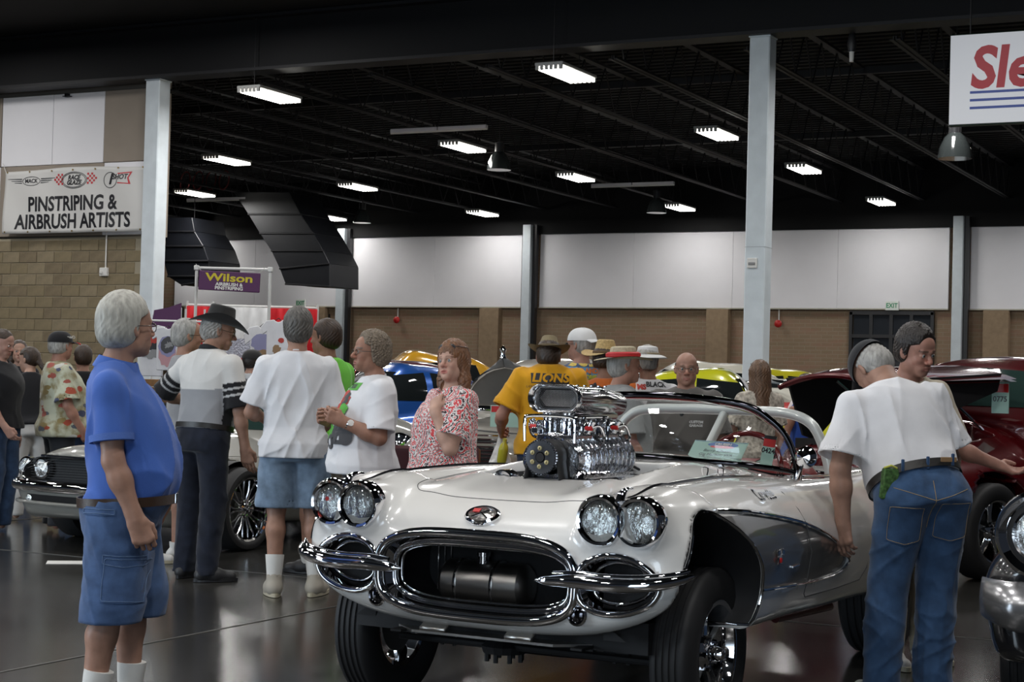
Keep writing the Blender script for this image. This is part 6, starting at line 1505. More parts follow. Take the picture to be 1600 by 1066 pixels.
    def pants(S, m, hem=.06, waist=1.01, loose=.012, flare=.0, fold=.004, seed=3, name='trousers', cols=None, res=None, seat=.0, thigh=1.0):
        s = S.s; F = Field(); f, lo, hi = S.torso(loose, .82 * s, waist * s, seed=seed, fold=fold * .6, kz=.02); F.fn(f, .03, '+', lo, hi); g = 1 + (S.g - 1) * .6
        pts = []
        for sd in (-1, 1):
            hip, kn, an, fy = S.L[sd]; short = hem > .3; sk = kn if not short else kn
            def lg(P, hip=hip, kn=kn, an=an, sd=sd):
                top = hip + np.array([0, 0, .0]); d1 = P - top; ba = kn - top; t = np.clip(d1 @ ba / (ba @ ba), 0, 1); r1 = (.098 * thigh + (.074 - .098 * thigh) * t) * g * s + loose + (flare * t if short else 0)
                a = np.sqrt(((d1 - t[:, None] * ba) ** 2).sum(1)) - r1
                en = an + np.array([0, 0, -.05]); d2 = P - kn; bb = en - kn; t2 = np.clip(d2 @ bb / (bb @ bb), 0, 1); r2 = (.074 + (.058 - .074) * t2) * g * s + loose + (flare if short else flare * t2)
                b = np.sqrt(((d2 - t2[:, None] * bb) ** 2).sum(1)) - r2
                d = smin(a, b, .02) + folds(P, seed + sd, fold, 1.1, .8)
                q_ = hem * s - P[:, 2]; d = smax(d, q_, .006); return smax(d, -np.maximum(d + .016, -q_ - .035), .004) if short else d
            P_ = np.array([hip, kn, an]); F.fn(lg, .03, '+', P_.min(0) - .16, P_.max(0) + .16); pts += [hip, kn, an]
        F.fn(lambda P: -(P @ S.Ti[:3, :3].T + S.Ti[:3, 3])[:, 2] * -1 - waist * s, .005, '&')
        P = np.array(pts + [S.tp((a, b, waist * s)) for a in (S.cx[3] - S.ax[3], S.cx[3] + S.ax[3]) for b in (-S.ay[3], S.ay[3])]); lo = P.min(0) - .13; hi = P.max(0) + .13; lo[2] = hem * s - .02; hi[2] = P[:, 2].max() + .05
        S.pantF = F; S.panto = S.mesh_part(name, F, lo, hi, (res or S.res) * 1.2, m, 1, cols); return S.panto
    def belt(S, m, z=.995, w=.034, off=.018):
        n = 64; V = []; F_ = []; a = np.linspace(0, 2 * np.pi, n, endpoint=False); s = S.s
        ax, ay, cx = [np.interp(z * s, S.z, q) for q in (S.ax, S.ay, S.cx)]; e = 2.3
        for (dz, o) in ((-w / 2, off), (-w / 2, off + .004), (w / 2, off + .004), (w / 2, off)):
            for t in a:
                c, si = math.cos(t), math.sin(t); V.append(S.tp((cx + (ax + o) * np.sign(c) * abs(c) ** (2 / e), (ay + o) * np.sign(si) * abs(si) ** (2 / e), z * s + dz)))
        F_ = [(k * n + i, k * n + (i + 1) % n, (k + 1) % 4 * n + (i + 1) % n, (k + 1) % 4 * n + i) for k in range(4) for i in range(n)]
        b = MB().add(V, F_).build('belt', m, S.root)
        q = S.tp((cx + ax + off + .006, 0, z * s)); MB().box(q, (.008, .05, .04), bev=.003).build('buckle', M_chrome, b); return b
    def hair(S, m, kind='short', xt=.072, xs=.012, zn=-.075, thick=.010, ruff=.0015, seed=9, top=0.0, res=.0052, ztop=.052, curly=0.0):
        h = S.hs; M = S.Rh; H = S.hp; F = Field()
        F.ell(H((-.018, 0, .034 + top * .3)), np.array((.098 + thick, .0765 + thick, .087 + thick + top)) * h, .02, '+', M)
        lo, hi = S.hc - .2 * h, S.hc + .2 * h
        if kind in ('short', 'curly', 'ring'):
            F.ell(H((-.045, 0, -.02)), np.array((.068 + thick, .066 + thick, .072)) * h, .03, '+', M)
        if kind == 'long':
            F.cone(H((-.05, 0, .0)), H((-.085, 0, -.20)), .082 * h, .060 * h, .03)
            for sd in (-1, 1):
                F.cone(H((-.01, sd * .060, .02)), H((-.03, sd * .075, -.10)), .034 * h, .034 * h, .03); F.cone(H((-.03, sd * .075, -.10)), H((-.035, sd * .092, -.25)), .034 * h, .022 * h, .03)
            lo = S.hc - .36 * h
        if kind == 'verylong':
            F.cone(H((-.05, 0, .0)), H((-.10, 0, -.36)), .085 * h, .075 * h, .03)
            for sd in (-1, 1): F.cone(H((-.02, sd * .062, .02)), H((-.08, sd * .075, -.33)), .036 * h, .04 * h, .03)
            lo = S.hc - .5 * h
        if kind == 'tail':
            F.cone(H((-.10, 0, .02)), H((-.16, 0, -.12)), .035 * h, .02 * h, .03); F.ell(H((-.045, 0, -.015)), np.array((.065, .068, .065)) * h, .03, '+', M); lo = S.hc - .26 * h
        def strands(P, F=F, M=M):
            L_ = ((P - S.hc) @ M) / h; x, y, z = L_.T; d = Field.__call__(F, P)
            an = np.arctan2(y, -x + .02); el = np.arctan2(z, np.hypot(x, y))
            if curly: d = d + curly * (np.sin(x * 210 + 3 * np.sin(z * 90)) * np.sin(y * 200 + 2 * np.sin(x * 80)) * np.sin(z * 190 + 2 * np.sin(y * 100)))
            d = d + ruff * np.sin(an * 34 + 5 * np.sin(z * 38) + 3 * np.sin(el * 4)) + ruff * .7 * np.sin(an * 61 + 9 * z * 20)
            if kind == 'ring':
                r = np.maximum(x - xs, np.maximum(zn - z, z - .045 + .12 * np.maximum(x, 0)))
            elif kind in ('short', 'curly', 'tail'):
                r = np.minimum(np.maximum(x - xt, ztop - z - .35 * np.maximum(0, .06 - x)), np.maximum(x - xs - .25 * z, zn - z))
                r = np.where(kind == 'tail', np.minimum(np.maximum(x - xt, ztop - z), np.maximum(x - .0, -.4 - z)), r)
            else:
                fr = np.maximum(x - .12, .032 - z + .02 * np.sin(y * 90)); sdp = np.maximum(x - .048 + .15 * np.maximum(0, -z), -1 - z); r = np.minimum(fr, sdp)
                face = np.maximum(np.abs(y) - .052, .030 - x); r = np.where((z < .034) & (face < 0), np.maximum(r, -face), r)
            return smax(d, r * h, .008)
        return S.mesh_part('hair', strands, lo, hi, res, m, 0)
    def shoes(S, m, sole=None, size=1.0):
        for sd in (1, -1):
            hip, kn, an, fy = S.L[sd]; s = S.s * size; Rz = np.array(Matrix.Rotation(R(fy), 3, 'Z')); F = Field(); q = lambda a, b, c: np.array([an[0], an[1], 0]) + Rz @ (np.array([a, b, c]) * s)
            F.cone(q(-.035, 0, .045), q(.06, 0, .045), .042 * s, .045 * s, .03); F.cone(q(.05, 0, .038), q(.165, 0, .03), .046 * s, .036 * s, .04); F.cone(q(-.01, 0, .06), q(.0, 0, .105), .042 * s, .042 * s, .03)
            F.cone(q(.0, 0, .085), q(.0, 0, .15), .034 * s, .036 * s, .005, '-')
            F.fn(lambda P: .008 - P[:, 2], .006, '&')
            o = S.mesh_part('shoe', F, q(.06, 0, .06) - .2, q(.06, 0, .06) + .2, .0065, m)
            mm = MB(); pr = []
            for t in np.linspace(0, 2 * np.pi, 32, endpoint=False):
                x_ = .065 + .148 * math.cos(t); w_ = (.046 + .006 * math.cos(t)) * math.sin(t); pr.append(q(x_, w_, 0)[:2])
            mm.prism(pr, .003, .026); mm.build('sole', sole or M_sole, o, smooth=False)
            for k in range(4):
                z_ = .066 + .0 * k; MB().tube([q(.055 + .022 * k, -.022, .088 - .009 * k), q(.055 + .022 * k, .022, .088 - .009 * k)], .003, 5).build('lace', M_lace, o)
    def socks(S, m, top=.22):
        for sd in (1, -1):
            hip, kn, an, fy = S.L[sd]; P = [an + (kn - an) * t for t in np.linspace(-.12, (top - .085) / .42, 12)]; r = [.043, .044, .043, .043, .044, .046, .048, .050, .052, .054, .056, .057]
            MB().tube(P, np.array(r) * S.s * (1 + (S.g - 1) * .6), 20).build('sock', m, S.root)
    def collar(S, m, r=.064, z=1.468, tilt=.012, w=.006):
        a = np.linspace(0, 2 * np.pi, 40, endpoint=False); s = S.s; g = 1 + (S.g - 1) * .4
        return MB().tube([S.tp(((-.013 + (r * g) * math.cos(t)) * s, r * g * .98 * math.sin(t) * s, (z - .026 * math.cos(t)) * s)) for t in a], w, 8, closed=True, flat=1.6, up=S.T[:3, 2]).build('collar', m, S.root)
    def glasses(S, m, dark=False, z=0.0, on_head=False):
        H = S.hp; g = bpy.data.objects.new('glasses', None); C.objects.link(g); g.parent = S.root
        oz = .0 if not on_head else .088; ox = 0 if not on_head else -.028
        for sd in (-1, 1):
            a = np.linspace(0, 2 * np.pi, 24, endpoint=False); P = [H((.1005 + ox - .004 * abs(math.cos(t)) + (-.0 if not on_head else 0), sd * .033 + .025 * math.cos(t), -.004 + oz + .018 * math.sin(t))) for t in a]
            MB().tube(P, .0016, 6, closed=True).build('rim', m, g)
            if dark: MB().add(P + [H((.102 + ox, sd * .033, -.004 + oz))], [(i, (i + 1) % 24, 24) for i in range(24)]).build('lens', M_dglass, g)
            MB().tube([H((.098 + ox, sd * .057, .002 + oz)), H((.05 + ox, sd * .082, .004 + oz)), H((-.005 + ox, sd * .088, .006 + oz)), H((-.02 + ox, sd * .086, -.012 + oz))], .0018, 6).build('temple', m, g)
        MB().tube([H((.1015 + ox, -.009, .001 + oz)), H((.104 + ox, 0, .004 + oz)), H((.1015 + ox, .009, .001 + oz))], .0016, 6).build('bridge', m, g)
        return g
    def headgear(S, name, meshes):
        """meshes: list of (part name, MB in head frame, material)"""
        g = bpy.data.objects.new(name, None); C.objects.link(g); g.parent = S.root
        Mt = Matrix([list(S.Rh[i] * S.hs) + [S.hc[i]] for i in range(3)] + [[0, 0, 0, 1]])
        for (n, mb, m) in meshes: mb.xf(Mt); mb.build(n, m, g)
        return g
M_sole = mat('shoe_sole', (.42, .38, .28), rough=.7); M_lace = mat('shoe_lace', (.5, .5, .5), rough=.7)
def brim(rx, ry, curl, droop, r0x=.100, r0y=.082, z=.055, tilt=0.0, wav=0.0, thick=.003):
    def f(u, v):
        t = 2 * math.pi * u; x = math.cos(t) * (r0x + (rx - r0x) * v); y = math.sin(t) * (r0y + (ry - r0y) * v)
        zz = z + curl * v ** 2 * abs(math.sin(t)) ** 2 - droop * v ** 1.5 * abs(math.cos(t)) ** 1.5 + tilt * x + wav * v * math.sin(3 * t)
        return (x - .014, y, zz)
    m = MB(); surf(m, f, 56, 8); surf(m, lambda u, v: tuple(np.array(f(u, 1 - v)) - np.array([0, 0, thick])), 56, 8); return m
def crown(h, tx=.085, ty=.066, dent=.02, r0x=.101, r0y=.083, z=.05, pinch=.0, tilt=0.0):
    def f(u, v):
        t = 2 * math.pi * u; k = min(1, v / .62); q = k ** 1.3
        rx = r0x + (tx - r0x) * q; ry = (r0y + (ty - r0y) * q) * (1 - pinch * q * max(0, math.cos(t)))
        if v <= .62: zz = z + h * (v / .62) * .80; c = 1.0
        else:
            w = (v - .62) / .38; c = math.cos(w * math.pi / 2) ** .8; zz = z + h * (.80 + .24 * math.sin(min(1, w * 1.15) * math.pi / 2)) - dent * w ** 3
        x = math.cos(t) * rx * c; return (x - .014, math.sin(t) * ry * c, zz + tilt * x)
    m = MB(); surf(m, f, 48, 22); return m
def cap_parts(m_crown, m_bill, back=False, gap=False, z=.035, strap=None, logo=None):
    c = MB(); sg = -1 if back else 1
    def f(u, v):
        t = 2 * math.pi * u; r = math.cos(v * math.pi / 2) ** .75
        return (-.016 + .118 * r * math.cos(t), .097 * r * math.sin(t), z - .005 + .100 * math.sin(v * math.pi / 2))
    surf(c, f, 44, 14)
    b = MB()
    def g(u, v):
        t = (u - .5) * 2.0; x = .105 + (.075 * v) * math.cos(t * .9); y = .086 * math.sin(t) * (1 + .05 * v)
        return (sg * (x * math.cos(t * .35) - .028 * (1 - math.cos(t))) - .016 * (0 if not back else 2) * 0 - .014, y, z + .012 - .018 * v - .045 * (t * .5) ** 2)
    surf(b, g, 22, 6, False); surf(b, lambda u, v: tuple(np.array(g(u, 1 - v)) - np.array([0, 0, .004])), 22, 6, False)
    a = [('crown', c, m_crown), ('bill', b, m_bill), ('button', MB().lathe([(.008, .121 + z - .035), (.006, .127 + z - .035), (0, .128 + z - .035)], 10, 'z', (-.016, 0, 0)), m_crown)]
    return a
def print_on(S, name, V, F, m, org, ux, uz, D, off=.003, parent=None):
    """flat artwork (V in metres) projected on the shirt; org: start point (person frame), ux/uz: its axes, D: casting direction"""
    V = np.asarray(V, float); P = np.array(org) + V[:, :1] * np.array(ux) + V[:, 1:2] * np.array(uz)
    D = np.array(D, float); D /= np.linalg.norm(D)
    Sf, hit = cast(S.shirtF, P, D, .6, .012)
    good = hit; N = grad(S.shirtF, Sf, 2e-3); N /= np.linalg.norm(N, axis=1)[:, None] + 1e-9; Sf = Sf + N * off
    F = [f for f in F if all(good[i] for i in f)]
    if not F: return None
    return MB().add(Sf, F).build(name, m, parent or S.shirto, smooth=False)
def disc(cx, cy, rx, ry, n=20, wob=0.0, seed=0):
    r = np.random.RandomState(seed); a = np.linspace(0, 2 * np.pi, n, endpoint=False); k = 1 + wob * r.uniform(-1, 1, n)
    P = np.stack([cx + rx * k * np.cos(a), cy + ry * k * np.sin(a)], 1); P = np.concatenate([P, [[cx, cy]], (P + np.array([cx, cy])) / 2])
    F = []
    for i in range(n):
        j = (i + 1) % n; F += [(i, j, n + 1 + j, n + 1 + i), (n + 1 + i, n + 1 + j, n)]
    return P, F
def rectp(x0, x1, y0, y1, n=6, m=3, shear=0):
    gx, gy = np.meshgrid(np.linspace(x0, x1, n), np.linspace(y0, y1, m)); P = np.stack([gx.ravel() + shear * (gy.ravel() - y0), gy.ravel()], 1); I = np.arange(n * m).reshape(m, n)
    return P, [tuple(q) for q in np.stack([I[:-1, :-1].ravel(), I[:-1, 1:].ravel(), I[1:, 1:].ravel(), I[1:, :-1].ravel()], 1)]

# ---------------------------------------------------------------- the visitors
SK = (.36, .205, .145); SKD = (.26, .135, .09); SKP = (.42, .26, .195)
M_hgrey = mat('grey_hair', (.30, .29, .27), rough=.55, var=.35, vscale=60, stretch=(1, 1, .25), bump=.5, bscale=300, bdist=.002)
M_hwhite = mat('white_hair', (.36, .35, .31), rough=.5, var=.30, vscale=60, stretch=(1, 1, .25), bump=.5, bscale=300, bdist=.002)
M_hdgrey = mat('dark_grey_hair', (.085, .078, .07), rough=.5, var=.5, vscale=70, stretch=(1, 1, .25), bump=.5, bscale=300, bdist=.002)
M_hbrown = mat('brown_hair', (.035, .02, .012), rough=.45, var=.4, vscale=50, stretch=(1, 1, .2), bump=.5, bscale=300, bdist=.002)
M_hblack = mat('black_hair', (.018, .013, .011), rough=.45, var=.4, vscale=50, stretch=(1, 1, .25), bump=.5, bscale=300, bdist=.002)
M_hauburn = mat('auburn_hair', (.15, .065, .028), rough=.42, var=.40, vscale=50, stretch=(1, 1, .15), bump=.5, bscale=300, bdist=.002)
M_leather = mat('brown_leather', (.035, .018, .010), rough=.45, bump=.2, bscale=80)
M_bleather = mat('black_leather', (.015, .014, .013), rough=.4, bump=.2, bscale=80)
M_tee = cloth_mat('white_cotton', (.66, .66, .68)); M_polo = cloth_mat('blue_pique', (.055, .125, .42), bscale=420, bump=.5)
M_wire = mat('thin_wire', (.10, .09, .08), rough=.3, metal=.8); M_sockw = cloth_mat('white_sock', (.62, .61, .58), bscale=200)
def stitch(S, pts, m, r=.0016, name='stitching', off=.003, D=None):
    pts = np.array(pts, float); Dn = np.array(D, float)
    Sf, hit = cast(S.pantF, pts, Dn, .5, .01)
    if hit.sum() > 2: MB().tube(Sf[hit] - Dn * off * .3, r, 5).build(name, m, S.panto)
def pocket_patch(S, m, org, ux, uz, w, h, D, name='pocket', parent=None, stitchm=None, pt=.022):
    """raised patch pocket on the trousers"""
    ux = np.array(ux, float); uz = np.array(uz, float); D = np.array(D, float)
    P, F = rectp(-w / 2, w / 2, -h / 2, h / 2, 9, 9); P[:, 1] -= np.where(P[:, 1] < -h / 2 + .001, pt * (1 - np.abs(P[:, 0]) / (w / 2)), 0)
    Q = np.array(org) + P[:, :1] * ux + P[:, 1:2] * uz; Sf, hit = cast(S.pantF, Q, D, .5, .01)
    if not hit.all(): Sf[~hit] = Sf[hit].mean(0) if hit.any() else Sf[~hit]
    N = grad(S.pantF, Sf, 2e-3); N /= np.linalg.norm(N, axis=1)[:, None] + 1e-9
    o = MB().add(Sf + N * .004, F).build(name, m, S.panto)
    if stitchm:
        b = [(-w / 2 + .005, h / 2 - .008), (w / 2 - .005, h / 2 - .008), (w / 2 - .005, -h / 2 + .004), (0, -h / 2 - pt + .008), (-w / 2 + .005, -h / 2 + .004), (-w / 2 + .005, h / 2 - .008)]
        b = resample(np.array(b), 50); Q = np.array(org) + b[:, :1] * ux + b[:, 1:2] * uz; Sf, hit = cast(S.pantF, Q, D, .5, .01); N = grad(S.pantF, Sf, 2e-3); N /= np.linalg.norm(N, axis=1)[:, None] + 1e-9
        MB().tube((Sf + N * .005)[hit], .0012, 5).build('stitching', stitchm, o)
    return o
M_stitch = mat('tan_stitch', (.30, .22, .12), rough=.7)
SP = spline
# 1 — man in the blue polo, foreground left, seen from behind his right shoulder
p = Person('person', 'grey haired man in blue polo shirt and denim shorts standing nearest at left', 197, 6.5, -93, legk=1, H=1.655, girth=1.08, belly=.082, lean=-3, head=(40, -4, 0), armR=((.12, -.13, -1), (.42, -.02, -1)), armL=((.0, .10, -1), (.2, -.02, -1)),
           feet=((.05, .10), (-.06, -.10)), skin=(.34, .19, .135), res=.0085, hand=(.85, .5), palm=((-.2, .9, .0), None), neckf=.035, knee=.02, shoulders=-.006, armr=1.05)
p.body(head_res=.0036, hand_res=.0038)
p.shirt(M_polo, hem=.925, sleeve=.74, loose=.016, fold=.014, seed=11, neck=1.485, res=.008, flare=.014, hang=False)
m_sh = denim('denim_blue', (.055, .10, .21)); p.pants(m_sh, hem=.455, waist=.95, loose=.026, flare=.022, fold=.005, seed=5, res=.008, name='shorts')
p.belt(M_leather, .935, .036, .030)
p.hair(M_hwhite, 'short', xt=.066, xs=.006, zn=-.082, thick=.016, top=.012, ruff=.0008)
p.glasses(M_wire)
for sd in (-1, 1):
    b_, u_, r_ = p.cuff[sd]; a_ = np.linspace(0, 2 * np.pi, 32, endpoint=False); e1 = np.cross(u_, (0, 0, 1.)); e1 /= np.linalg.norm(e1); e2 = np.cross(u_, e1)
    MB().tube([b_ - u_ * .014 + (e1 * math.cos(t) + e2 * math.sin(t)) * (r_ + .0005) for t in a_], .013, 6, closed=True, flat=.22, up=None).build('sleeve_cuff', mat('polo_rib', (.075, .15, .45), rough=.85, bump=.4, bscale=300), p.shirto) if False else None
    MB().tube([b_ - u_ * .028, b_ - u_ * .002], r_ + .0022, 36, cap=False).build('sleeve_cuff', mat('polo_rib', (.075, .15, .45), rough=.85, bump=.4, bscale=300), p.shirto)
cl_ = MB()
def colf(u, v):
    t = 2 * math.pi * u; r = .066 + .026 * v; z_ = 1.505 - .052 * v ** 1.1 - .020 * math.cos(t) - .012 * v * math.cos(t); return tuple(p.tp(((-.008 + r * 1.08 * math.cos(t)) * p.s, r * 1.06 * math.sin(t) * p.s, z_ * p.s)))
surf(cl_, colf, 40, 7); surf(cl_, lambda u, v: tuple(np.array(colf(u, 1 - v)) * 1.0 + np.array([0, 0, .003])), 40, 7); cl_.build('collar', M_polo, p.shirto)
pocket_patch(p, m_sh, (-.05, -.4, .855), (-1, 0, 0), (0, 0, 1), .13, .03, (0, 1, 0), 'welt_pocket', stitchm=mat('denim_light', (.12, .19, .32), rough=.8), pt=0)
pocket_patch(p, m_sh, (.045, -.4, .60), (-1, 0, .06), (.06, 0, 1), .15, .17, (0, 1, 0), 'cargo_pocket', stitchm=bpy.data.materials['denim_light'], pt=.0)
pocket_patch(p, m_sh, (.045, -.4, .675), (-1, 0, .06), (.06, 0, 1), .155, .045, (0, 1, 0), 'pocket_flap', stitchm=bpy.data.materials['denim_light'], pt=.012)
p.socks(M_sockw, .25); p.shoes(mat('white_leather', (.5, .49, .46), rough=.5))
# 2 — man with the black cowboy hat
p = Person('person', 'man in black cowboy hat and white and grey jersey with striped black sleeves', 318, 11.3, -150, H=1.80, girth=1.02, belly=.04, lean=8, head=(-46, 12, 0), armR=((.05, -.18, -1), (.18, -.10, -1)), armL=((.10, .85, -.75), (.9, -.3, -.25)),
           feet=((.03, .13), (-.05, -.13)), footyaw=(10, -35), skin=(.30, .17, .12), res=.0105, hand=(.35, .6), palm=((.9, .3, 0), None), neckf=.05, shoulders=.012)
p.body(head_res=.0045, hand_res=.0045)
def jersey(V):
    q = V @ p.Ti[:3, :3].T + p.Ti[:3, 3]; c = np.tile(np.array((.60, .59, .57)), (len(V), 1)); c[q[:, 2] < 1.235 * p.s - .02 * np.cos(q[:, 1] * 8)] = (.27, .275, .29)
    for sd in (-1, 1):
        sh, e, w, u, fo = p.A[sd]; d = V - sh; t = d @ u / np.linalg.norm(e - sh); rr = np.linalg.norm(d - (d @ u)[:, None] * u, axis=1); m = (t > .36) & (rr < .14) & (np.abs(q[:, 1]) > p.sh - .02)
        c[m] = (.012, .012, .014)
        for (a, b) in ((.47, .52), (.62, .665)): c[m & (t > a) & (t < b)] = (.42, .42, .42)
    return c
p.shirt(cloth_mat('jersey_knit', (1, 1, 1), attr='Col'), hem=.97, sleeve=.93, loose=.020, fold=.005, seed=21, cols=jersey, res=.008, sl_r=.072, flare=.014, hang=False)
p.pants(denim('dark_jeans', (.011, .014, .024)), hem=.045, waist=1.0, loose=.014, fold=.006, seed=7, res=.011); p.belt(M_bleather, .99, .035, .02)
p.collar(mat('black_rib', (.012, .012, .014), rough=.8), r=.072, z=1.482, w=.011)
p.hair(M_hgrey, 'ring', zn=-.115, xs=.0, thick=.014, ruff=.004)
M_felt = mat('black_felt', (.010, .009, .009), rough=.75, bump=.2, bscale=150, sheen=.15)
cc = crown(.13, .086, .062, .035, z=.045, pinch=.3); bb = brim(.205, .165, .062, .026, z=.048)
g = p.headgear('cowboy_hat', [('crown', cc, M_felt), ('brim', bb, M_felt)])
for k in range(18):
    t = 2 * math.pi * k / 18; mbk = MB(); mbk.lathe([(.0115, -.002), (.010, .003), (0, .005)], 12, 'x'); mbk.xf(Matrix.Translation((.104 * math.cos(t) - .014, .086 * math.sin(t), .083)) @ Matrix.Rotation(t, 4, 'Z'))
    mbk.xf(Matrix([list(p.Rh[i] * p.hs) + [p.hc[i]] for i in range(3)] + [[0, 0, 0, 1]])); mbk.build('silver_concho', M_chrome, g)
p.glasses(M_wire); p.shoes(mat('black_sneaker', (.02, .02, .022), rough=.5), M_dark)
# 3 — man in the plain white T-shirt and denim shorts
p = Person('person', 'tall man seen from behind in plain white T-shirt, denim shorts and white socks', 463, 10.6, 176, legk=1, H=1.79, girth=1.0, belly=.03, lean=1, head=(4, -3, 0), armR=((.10, -.22, -1), (.8, .25, -.25)), armL=((.10, .30, -1), (.9, -.25, -.15)),
           feet=((-.02, .10), (.03, -.15)), footyaw=(10, -14), skin=(.33, .18, .125), res=.0095, shoulders=.008, armr=1.0)
p.body(head_res=.0045, face=False)
p.shirt(M_tee, hem=.845, sleeve=.80, loose=.030, fold=.012, seed=33, res=.008, sl_r=.076, flare=.026)
p.pants(denim('washed_denim', (.15, .21, .29)), hem=.54, waist=.98, loose=.022, flare=.034, fold=.006, seed=9, res=.009, name='shorts')
p.hair(M_hdgrey, 'short', xt=.075, xs=.012, zn=-.092, thick=.016, ruff=.0022, top=.006); p.collar(M_tee, z=1.475)
p.socks(M_sockw, .24); p.shoes(mat('beige_sneaker', (.33, .30, .25), rough=.7), M_sole, 1.12)
# 4 — man in bright green behind him
p = Person('person', 'dark haired man in bright green T-shirt half hidden behind the tall white T-shirt man', 506, 11.9, 128, legk=1, H=1.77, girth=1.1, belly=.10, head=(10, 0, 0), armL=((.3, .2, -1), (.9, -.5, .1)), armR=((.2, -.2, -1), (.6, .0, -.6)), skin=SKD, feet=((.0, .12), (.0, -.12)), res=.012)
p.body(); p.shirt(cloth_mat('lime_cotton', (.14, .50, .05)), hem=.83, sleeve=.8, loose=.026, fold=.006, seed=41)
def plaid(V): 
    c = np.tile(np.array((.20, .19, .16)), (len(V), 1)); c[(np.sin(V[:, 2] * 90) > .5)] *= .6; c[(np.sin((V[:, 1] + V[:, 0]) * 90) > .5)] *= .7; return c
p.pants(cloth_mat('plaid_cotton', (1, 1, 1), attr='Col'), hem=.50, waist=.98, loose=.02, flare=.025, cols=plaid, name='shorts'); p.hair(M_hbrown, 'short', zn=-.085, thick=.014); p.socks(M_sockw, .14); p.shoes(mat('black_sneaker', (.02, .02, .022)), M_dark)
# 5 — curly haired man with the truck print
p = Person('person', 'curly haired man with glasses in white T-shirt with green truck print', 578, 10.0, 70, H=1.63, girth=1.10, belly=.075, lean=-2, head=(4, -4, 0), armL=((.10, .20, -1), (.95, -.30, .42)), armR=((.15, -.25, -1), (.9, .45, .35)), skin=(.30, .155, .105), res=.0095, hand=(.9, .8), palm=((-.2, .9, .3), (-.3, -.9, .2)), armr=1.15, neckf=.03, nose=1.1)
p.body(brow=(.12, .11, .10), head_res=.0034, hand_res=.0042)
p.shirt(M_tee, hem=.865, sleeve=.86, loose=.028, fold=.007, seed=51, res=.008, sl_r=.076, flare=.022)
p.pants(cloth_mat('charcoal_cotton', (.03, .03, .033)), hem=.05, waist=.98, loose=.016)
p.hair(mat('curly_hair', (.16, .125, .09), rough=.6, var=.45, vscale=90, bump=.8, bscale=160, bdist=.006), 'curly', xt=.062, xs=.016, zn=-.098, thick=.021, curly=.0055, top=.008, res=.004)
p.glasses(M_wire); p.collar(M_tee, z=1.475)
sh, e, w, u, fo = p.A[1]; q = w - fo * .035; a_ = np.linspace(0, 2 * np.pi, 24, endpoint=False); e1 = np.cross(fo, (0, 0, 1.)); e1 /= np.linalg.norm(e1); e2 = np.cross(fo, e1)
wt = MB().tube([q - fo * .009, q + fo * .009], .034, 24).build('watch', M_alu, p.root); MB().lathe([(.019, 0), (.019, .008), (0, .009)], 20, 'z').xf(Matrix.Translation(q + np.array([-.1, .9, .2]) * .036) @ Vector((-.1, .9, .3)).to_track_quat('Z', 'Y').to_matrix().to_4x4()).build('watch_face', M_white, wt)
M_pgreen = mat('print_green', (.10, .38, .06), rough=.8); M_pred = mat('print_red', (.42, .05, .04), rough=.8); M_pgrey = mat('print_grey', (.07, .07, .075), rough=.8); M_pyel = mat('print_yellow', (.42, .45, .05), rough=.8)
O, UX, UZ, D_ = (.5, .06, 1.20), (-.25, .97, 0), (0, 0, 1), (-.97, -.25, 0)
def art(parts, S=None, o=None, ux=None, uz=(0, 0, 1), D=None):
    ux = UX if ux is None else ux; D = D_ if D is None else D
    for ii, (nm, kind, a, m) in enumerate(parts):
        if kind == 'd': V, F = disc(*a)
        elif kind == 'r': V, F = rectp(*a)
        else: V, F = text_mesh(a[0], a[1], maxe=.03, **a[4]); V = np.array(V)[:, :2] + np.array(a[2:4]) if len(V) else V
        print_on(S, nm, V, F, m, o, ux, uz, D, off=.0022 + .0006 * ii)
art([('print_arc', 'r', (-.13, .13, .10, .145, 12, 3), M_pgreen), ('print_word', 't', ('HOT RODS', .034, 0, .122, dict(bold=.002)), M_pgrey), ('print_flag', 'd', (0, .04, .11, .065, 24, .15, 1), M_pred), ('print_shade', 'd', (.05, .045, .05, .045, 16, .25, 2), M_pgrey),
     ('print_body', 'r', (-.16, .02, -.19, -.11, 10, 5), M_pgreen), ('print_cab', 'r', (-.13, -.03, -.12, -.06, 6, 4), M_pgreen), ('print_frame', 'r', (-.17, .17, -.215, -.19, 14, 2), M_pgrey), ('print_engine', 'd', (.07, -.14, .06, .05, 16, .3, 4), M_pgrey),
     ('print_wheel', 'd', (.0, -.205, .045, .045, 20), M_pgrey), ('print_wheel_rear', 'd', (.16, -.17, .04, .05, 20), M_pgrey), ('print_hub', 'd', (.0, -.205, .02, .02, 14), M_tee), ('print_patch', 'd', (.09, -.02, .05, .035, 14, .2, 7), M_pgreen)], p, O)
